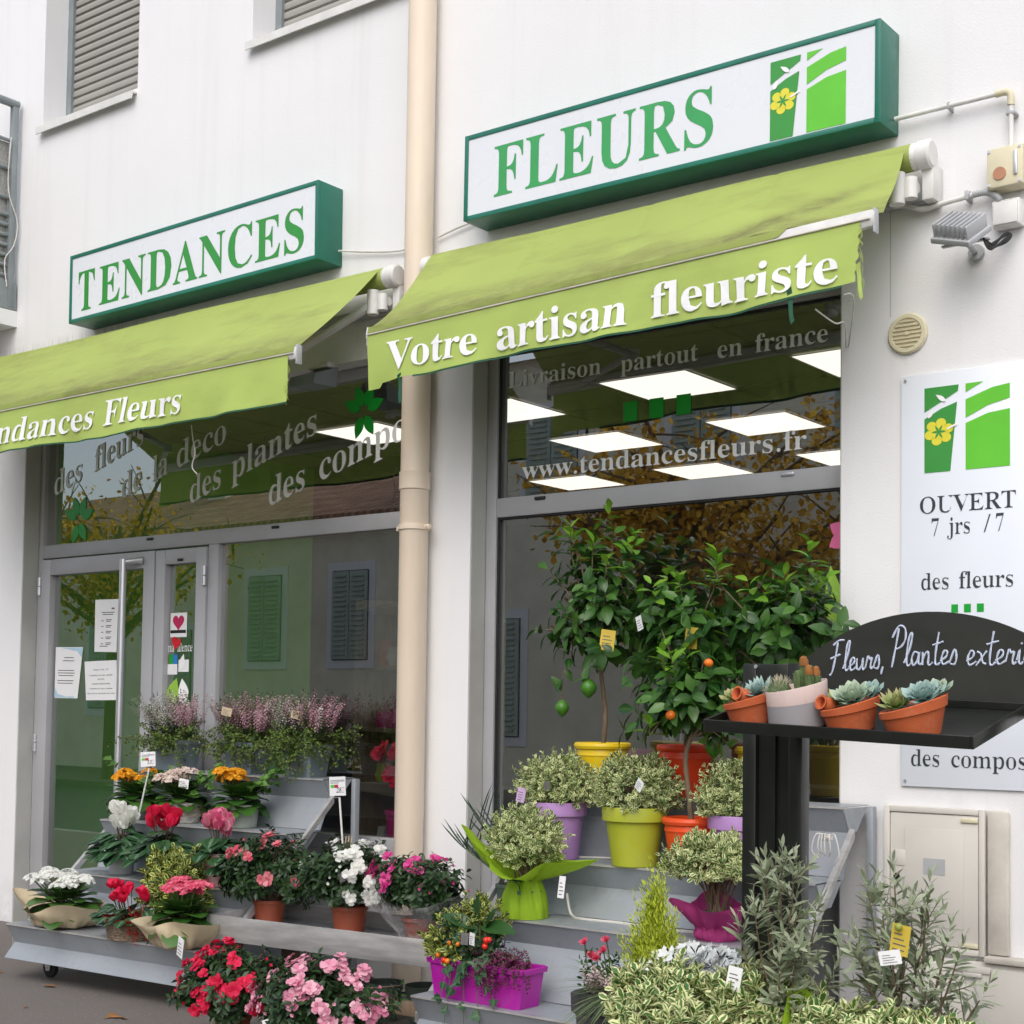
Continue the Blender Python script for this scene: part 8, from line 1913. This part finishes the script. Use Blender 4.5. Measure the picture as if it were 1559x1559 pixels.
# ------------------------------------------------------------------ succulents on the tray
def tray_pots():
    n = TRU.cross(TRV).normalized(); u = TRU.normalized(); v = n.cross(u)
    base = Matrix((( u.x, v.x, n.x, 0), (u.y, v.y, n.y, 0), (u.z, v.z, n.z, 0), (0, 0, 0, 1)))
    def root(name, label, cat, a, b, group):
        o = thing(name, label, cat, (0, 0, 0), group=group)
        o.matrix_world = Matrix.Translation(tray_pt(a, b, -.0145)) @ base
        return o
    def slant(t, r, h0, h1, mt, rim=True):
        """a bowl with its mouth cut on a slope, higher at the right"""
        def fn(x, y, z, q, i):
            k = (x/r+1)/2
            return (x, y, z*(h0+(h1-h0)*k))
        prof = [(0, 0), (r*.74, 0), (r*.78, .02), (r*.93, .70), (r*1.0, .72), (r*1.02, .98), (r*1.0, 1.0), (r*.93, 1.0), (r*.90, .9), (r*.86, .80), (0, .80)] if rim else [(0, 0), (r*.93, 0), (r*.96, .02), (r*1.0, .98), (r*.985, 1.0), (r*.95, 1.0), (r*.93, .97), (r*.92, .85), (0, .85)]
        return MB().lathe(prof, n=44, fn=fn).build('pot', mt, t)
    def ros(F, c, ax, rad, nl, tp, seed, flatk=1.0):
        ax = Vector(ax).normalized()
        for i in range(nl):
            k = i/nl; el = R(82-78*k**.8)*flatk
            pe = perp(ax, i*2.39996)
            d = pe*math.cos(el)+ax*math.sin(el)
            F.add(tp, Vector(c)+pe*rad*.10, d, ax*math.cos(el)-pe*math.sin(el), rad*(.45+.55*k)*F.r.uniform(.92, 1.08), 1.25)
    def bowl(label, a, b, r, h0, h1, rosettes, mouth, seed, jar):
        t = root('succulent_bowl', label, 'succulent bowl', a, b, 'slanted terracotta bowls of succulents')
        slant(t, r, h0, h1, 'terra')
        sl = math.atan2(h1-h0, 2*r); hm = (h0+h1)/2
        MB().grid(lambda p, q: (r*.9*q*math.cos(6.283*p), r*.9*q*math.sin(6.283*p), hm*.90+math.tan(sl)*r*.9*q*math.cos(6.283*p)*.9+.004*math.sin(40*p)*q), 28, 5).build('grit', 'pebble', t, fix=False)
        for i, (x, y, rad, nl, mt, tp) in enumerate(rosettes):
            F = Fol(seed+i); ros(F, (x, y, hm*.92+math.tan(sl)*x+.012), (.0-.1*x/r, -.35, 1), rad, nl, tp, seed)
            F.build('rosette', [mt], t)
        if jar:
            x, y = jar; z = hm+math.tan(sl)*x+.012
            ax = Matrix.Rotation(R(62), 3, 'X') @ Matrix.Rotation(R(-18), 3, 'Y')
            MB().lathe([(.008, -.03), (.018, -.022), (.021, -.008), (.018, .006), (.014, .012), (.019, .018), (.020, .021), (.015, .021), (.011, .012), (.013, 0), (0, -.012)], (x, y, z), 24, ax=ax).build('clay_jar', 'terra', t)
        return t
    bowl('slanted terracotta bowl with a small clay jar, leftmost on the tray', .110, .26, .074, .045, .088, [(-.038, -.02, .042, 22, 'lf_succ_g', 'succ'), (.028, .0, .052, 34, 'lf_succ_b', 'succp'), (-.02, .03, .035, 18, 'lf_succ', 'succ')], None, 121, (-.005, -.035))
    bowl('slanted terracotta bowl with one large blue green rosette and a tipped clay jar', .520, .22, .076, .048, .088, [(-.04, .01, .045, 26, 'lf_succ_g', 'succp'), (.012, -.005, .060, 36, 'lf_succ', 'succ'), (.045, .03, .045, 24, 'lf_succ_b', 'succ')], None, 131, (-.055, -.025))
    bowl('slanted terracotta bowl with two rosettes over reddish grit, rightmost on the tray', .760, .20, .084, .052, .102, [(-.04, -.005, .055, 30, 'lf_succ_g', 'succp'), (.03, .0, .058, 36, 'lf_succ_b', 'succ'), (.055, .035, .045, 24, 'lf_succ', 'succ')], None, 141, None)
    t = root('cactus_pot', 'slanted two tone pink and grey pot of cacti', 'cactus pot', .305, .25, None)
    def band(r, h0, h1, z0, z1, mt, nm, top):
        def fn(x, y, z, q, i):
            k = (x/r+1)/2
            return (x, y, z*(h0+(h1-h0)*k) if top or z > .5 else z*(h0+(h1-h0)*k))
        prof = [(0, 0), (r*.93, 0), (r*.96, .02), (r*.985, .60)] if not top else [(r*.986, .601), (r*1.0, .98), (r*.985, 1.0), (r*.95, 1.0), (r*.93, .97), (r*.92, .85), (0, .85)]
        m = MB().lathe(prof, n=44, fn=fn); return m.build(nm, mt, t)
    band(.082, .088, .120, 0, .6, 'grey_glaze', 'pot_base', False); band(.082, .088, .120, .6, 1, 'rose_beige_glaze', 'pot_rim', True)
    F = Fol(151); r = F.r; m = MB()
    def rib(x, y, z, q, i): s = 1+.12*math.cos(9*q); return (x*s, y*s, z)
    for (x, y, h, rr, tip) in ((.012, -.01, .055, .011, 0), (.026, .0, .072, .012, 1), (.045, -.012, .048, .011, 1), (.058, .006, .040, .010, 1), (.0, .012, .05, .011, 0), (.035, .02, .06, .011, 0)):
        z0 = .092+.15*x
        m.lathe([(rr*.9, 0), (rr, h*.3), (rr, h*.7), (rr*.7, h*.92), (.0005, h)], (x, y, z0), 27, mi=0, fn=rib)
        if tip: m.lathe([(rr*.95, 0), (rr*1.05, .010), (rr*.7, .022), (.0005, .026)], (x, y, z0+h-.008), 18, mi=1)
        for i in range(70):
            a = r.uniform(0, 6.28); zz = r.uniform(0, h); F.add('spine', (x+rr*math.cos(a), y+rr*math.sin(a), z0+zz), (math.cos(a), math.sin(a), r.uniform(-.2, .6)), (0, 0, 1), .006, 1.6)
    m.ball((-.045, -.012, .088), .033, 26, 10, .9)
    for i in range(420):
        u_ = sph(r, -.1, 1); F.add('spine', Vector((-.045, -.012, .088))+u_*.033, u_+sph(r)*.5, (0, 0, 1), r.uniform(.010, .018), 1.4)
    m.build('cactus', ['cactus', 'cactus_t'], t); F.build('spines', ['spine'], t)
tray_pots()

# ------------------------------------------------------------------ inside the shop, behind the glass
def inside():
    def bucket(label, x, y, z, rt, h, mt, leaf=None, seed=0):
        t = thing('flower_bucket', label, 'flower bucket', (x, y, z), group='buckets inside the shop')
        pot(t, rt, rt*.75, h, mt)
        if leaf:
            F = Fol(seed); crown(F, 'auc', (0, 0, h+.16), (.22, .2, .22), 40, .12, 5, .13, up=.4); F.build('foliage', [leaf], t)
    bucket('magenta bucket inside, seen behind the trunk of the left lemon tree', -3.92, .62, .95, .10, .22, 'magenta_bucket')
    bucket('magenta bucket inside, seen behind the red pot', -3.20, .62, .95, .11, .24, 'magenta_bucket', 'lf_azalea', 3)
    bucket('pale bucket inside, seen left of the red pot', -3.62, .62, .95, .12, .30, 'silver_pot', 'lf_citrus', 4)
    bucket('dark leafy plant inside, seen at the right end of the left shop window', -5.25, .8, .95, .11, .24, 'magenta_bucket', 'lf_citrus', 6)
    t = thing('red_flower_plant', 'red stemmed flowering plant inside, behind the glass beside the downpipe', 'potted plant', (-5.22, .40, .65))
    pot(t, .09, .07, .17, 'magenta_bucket')
    F = Fol(301); r = F.r; m = MB()
    for i in range(14):
        a = r.uniform(0, 6.28); e = Vector((math.cos(a)*r.uniform(.02, .16), math.sin(a)*.1, r.uniform(.3, .62)))
        m.tube(smoothline([(0, 0, .14), (e.x*.3, e.y*.3, e.z*.6), e], 4), .004, 5)
        blossom(F, e, (r.uniform(-.5, .5), -.7, .4), .085, 6, 2, 'petal', 0, 62)
    m.build('stem', 'reddish', t); F.build('flower', ['red_petal'], t)
    t = thing('shelf_unit', 'dark shelf unit with pots inside, seen through the left shop window', 'shelf unit', (-6.35, 1.75, 0), R(-30))
    for z in (.4, .8, 1.2, 1.6, 2.0): MB().box(-.75, .75, -.18, .18, z, z+.025).build('shelf', 'wood', t, smooth=False)
    for x in (-.76, .735): MB().box(x, x+.025, -.18, .18, 0, 2.1).build('side_panel', 'wood', t, smooth=False)
    r = random.Random(77)
    for z in (.425, .825, 1.225, 1.625):
        for i in range(5):
            x = -.58+.29*i+r.uniform(-.04, .04); h = r.uniform(.10, .20)
            o = thing('vase', 'small vase or pot on the dark shelf unit inside the shop', 'vase', (-6.35+x*math.cos(R(-30)), 1.75+x*math.sin(R(-30)), z), group='vases on the inner shelf unit')
            rr = r.uniform(.05, .085)
            MB().lathe([(0, 0), (rr*.7, 0), (rr, h*.5), (rr*.8, h*.9), (rr*.85, h), (rr*.75, h), (rr*.6, h*.3), (0, h*.3)], n=20).build('body', r.choice(['white_pot', 'lilac_pot_plastic', 'grey_glaze', 'olive_green_pot_plastic', 'magenta_bucket', 'terra']), o)
    solo(MB().box(-5.6, -2.7, .42, .82, .905, .948), 'display_shelf', 'in_dark', (-4.1, .62, 0), 'dark display shelf inside behind the shop windows', 'shelf', smooth=False)
    for x in (-5.5, -4.3, -2.8): pass
inside()

def leaves():
    r = random.Random(6)
    for i, (x, y, lb) in enumerate(((-6.12, -1.13, 'curled brown leaf fallen beside the caster'), (-5.30, -1.32, 'brown fallen leaf nearest the wheeled stand, right of the caster'), (-5.22, -1.34, 'pale broken leaf beside the brown one'), (-6.60, -1.05, 'tiny leaf scrap left of the stand'), (-5.75, -1.48, 'small dark leaf on open asphalt'), (-5.05, -1.62, 'brown leaf near the bottom edge of the pavement'))):
        F = Fol(200+i); F.add('ivy' if i % 2 else 'ov', (0, 0, .006), (r.uniform(-1, 1), r.uniform(-1, 1), .05), (.1, .2, 1), (.075, .07, .05, .03, .03, .05)[i], 1.3)
        o = F.build('fallen_leaf', ['leaf_fall'], None, origin=(0, 0, 0)); o.location = (x, y, 0)
        tag(o, lb, 'leaf', 'fallen leaves')
leaves()
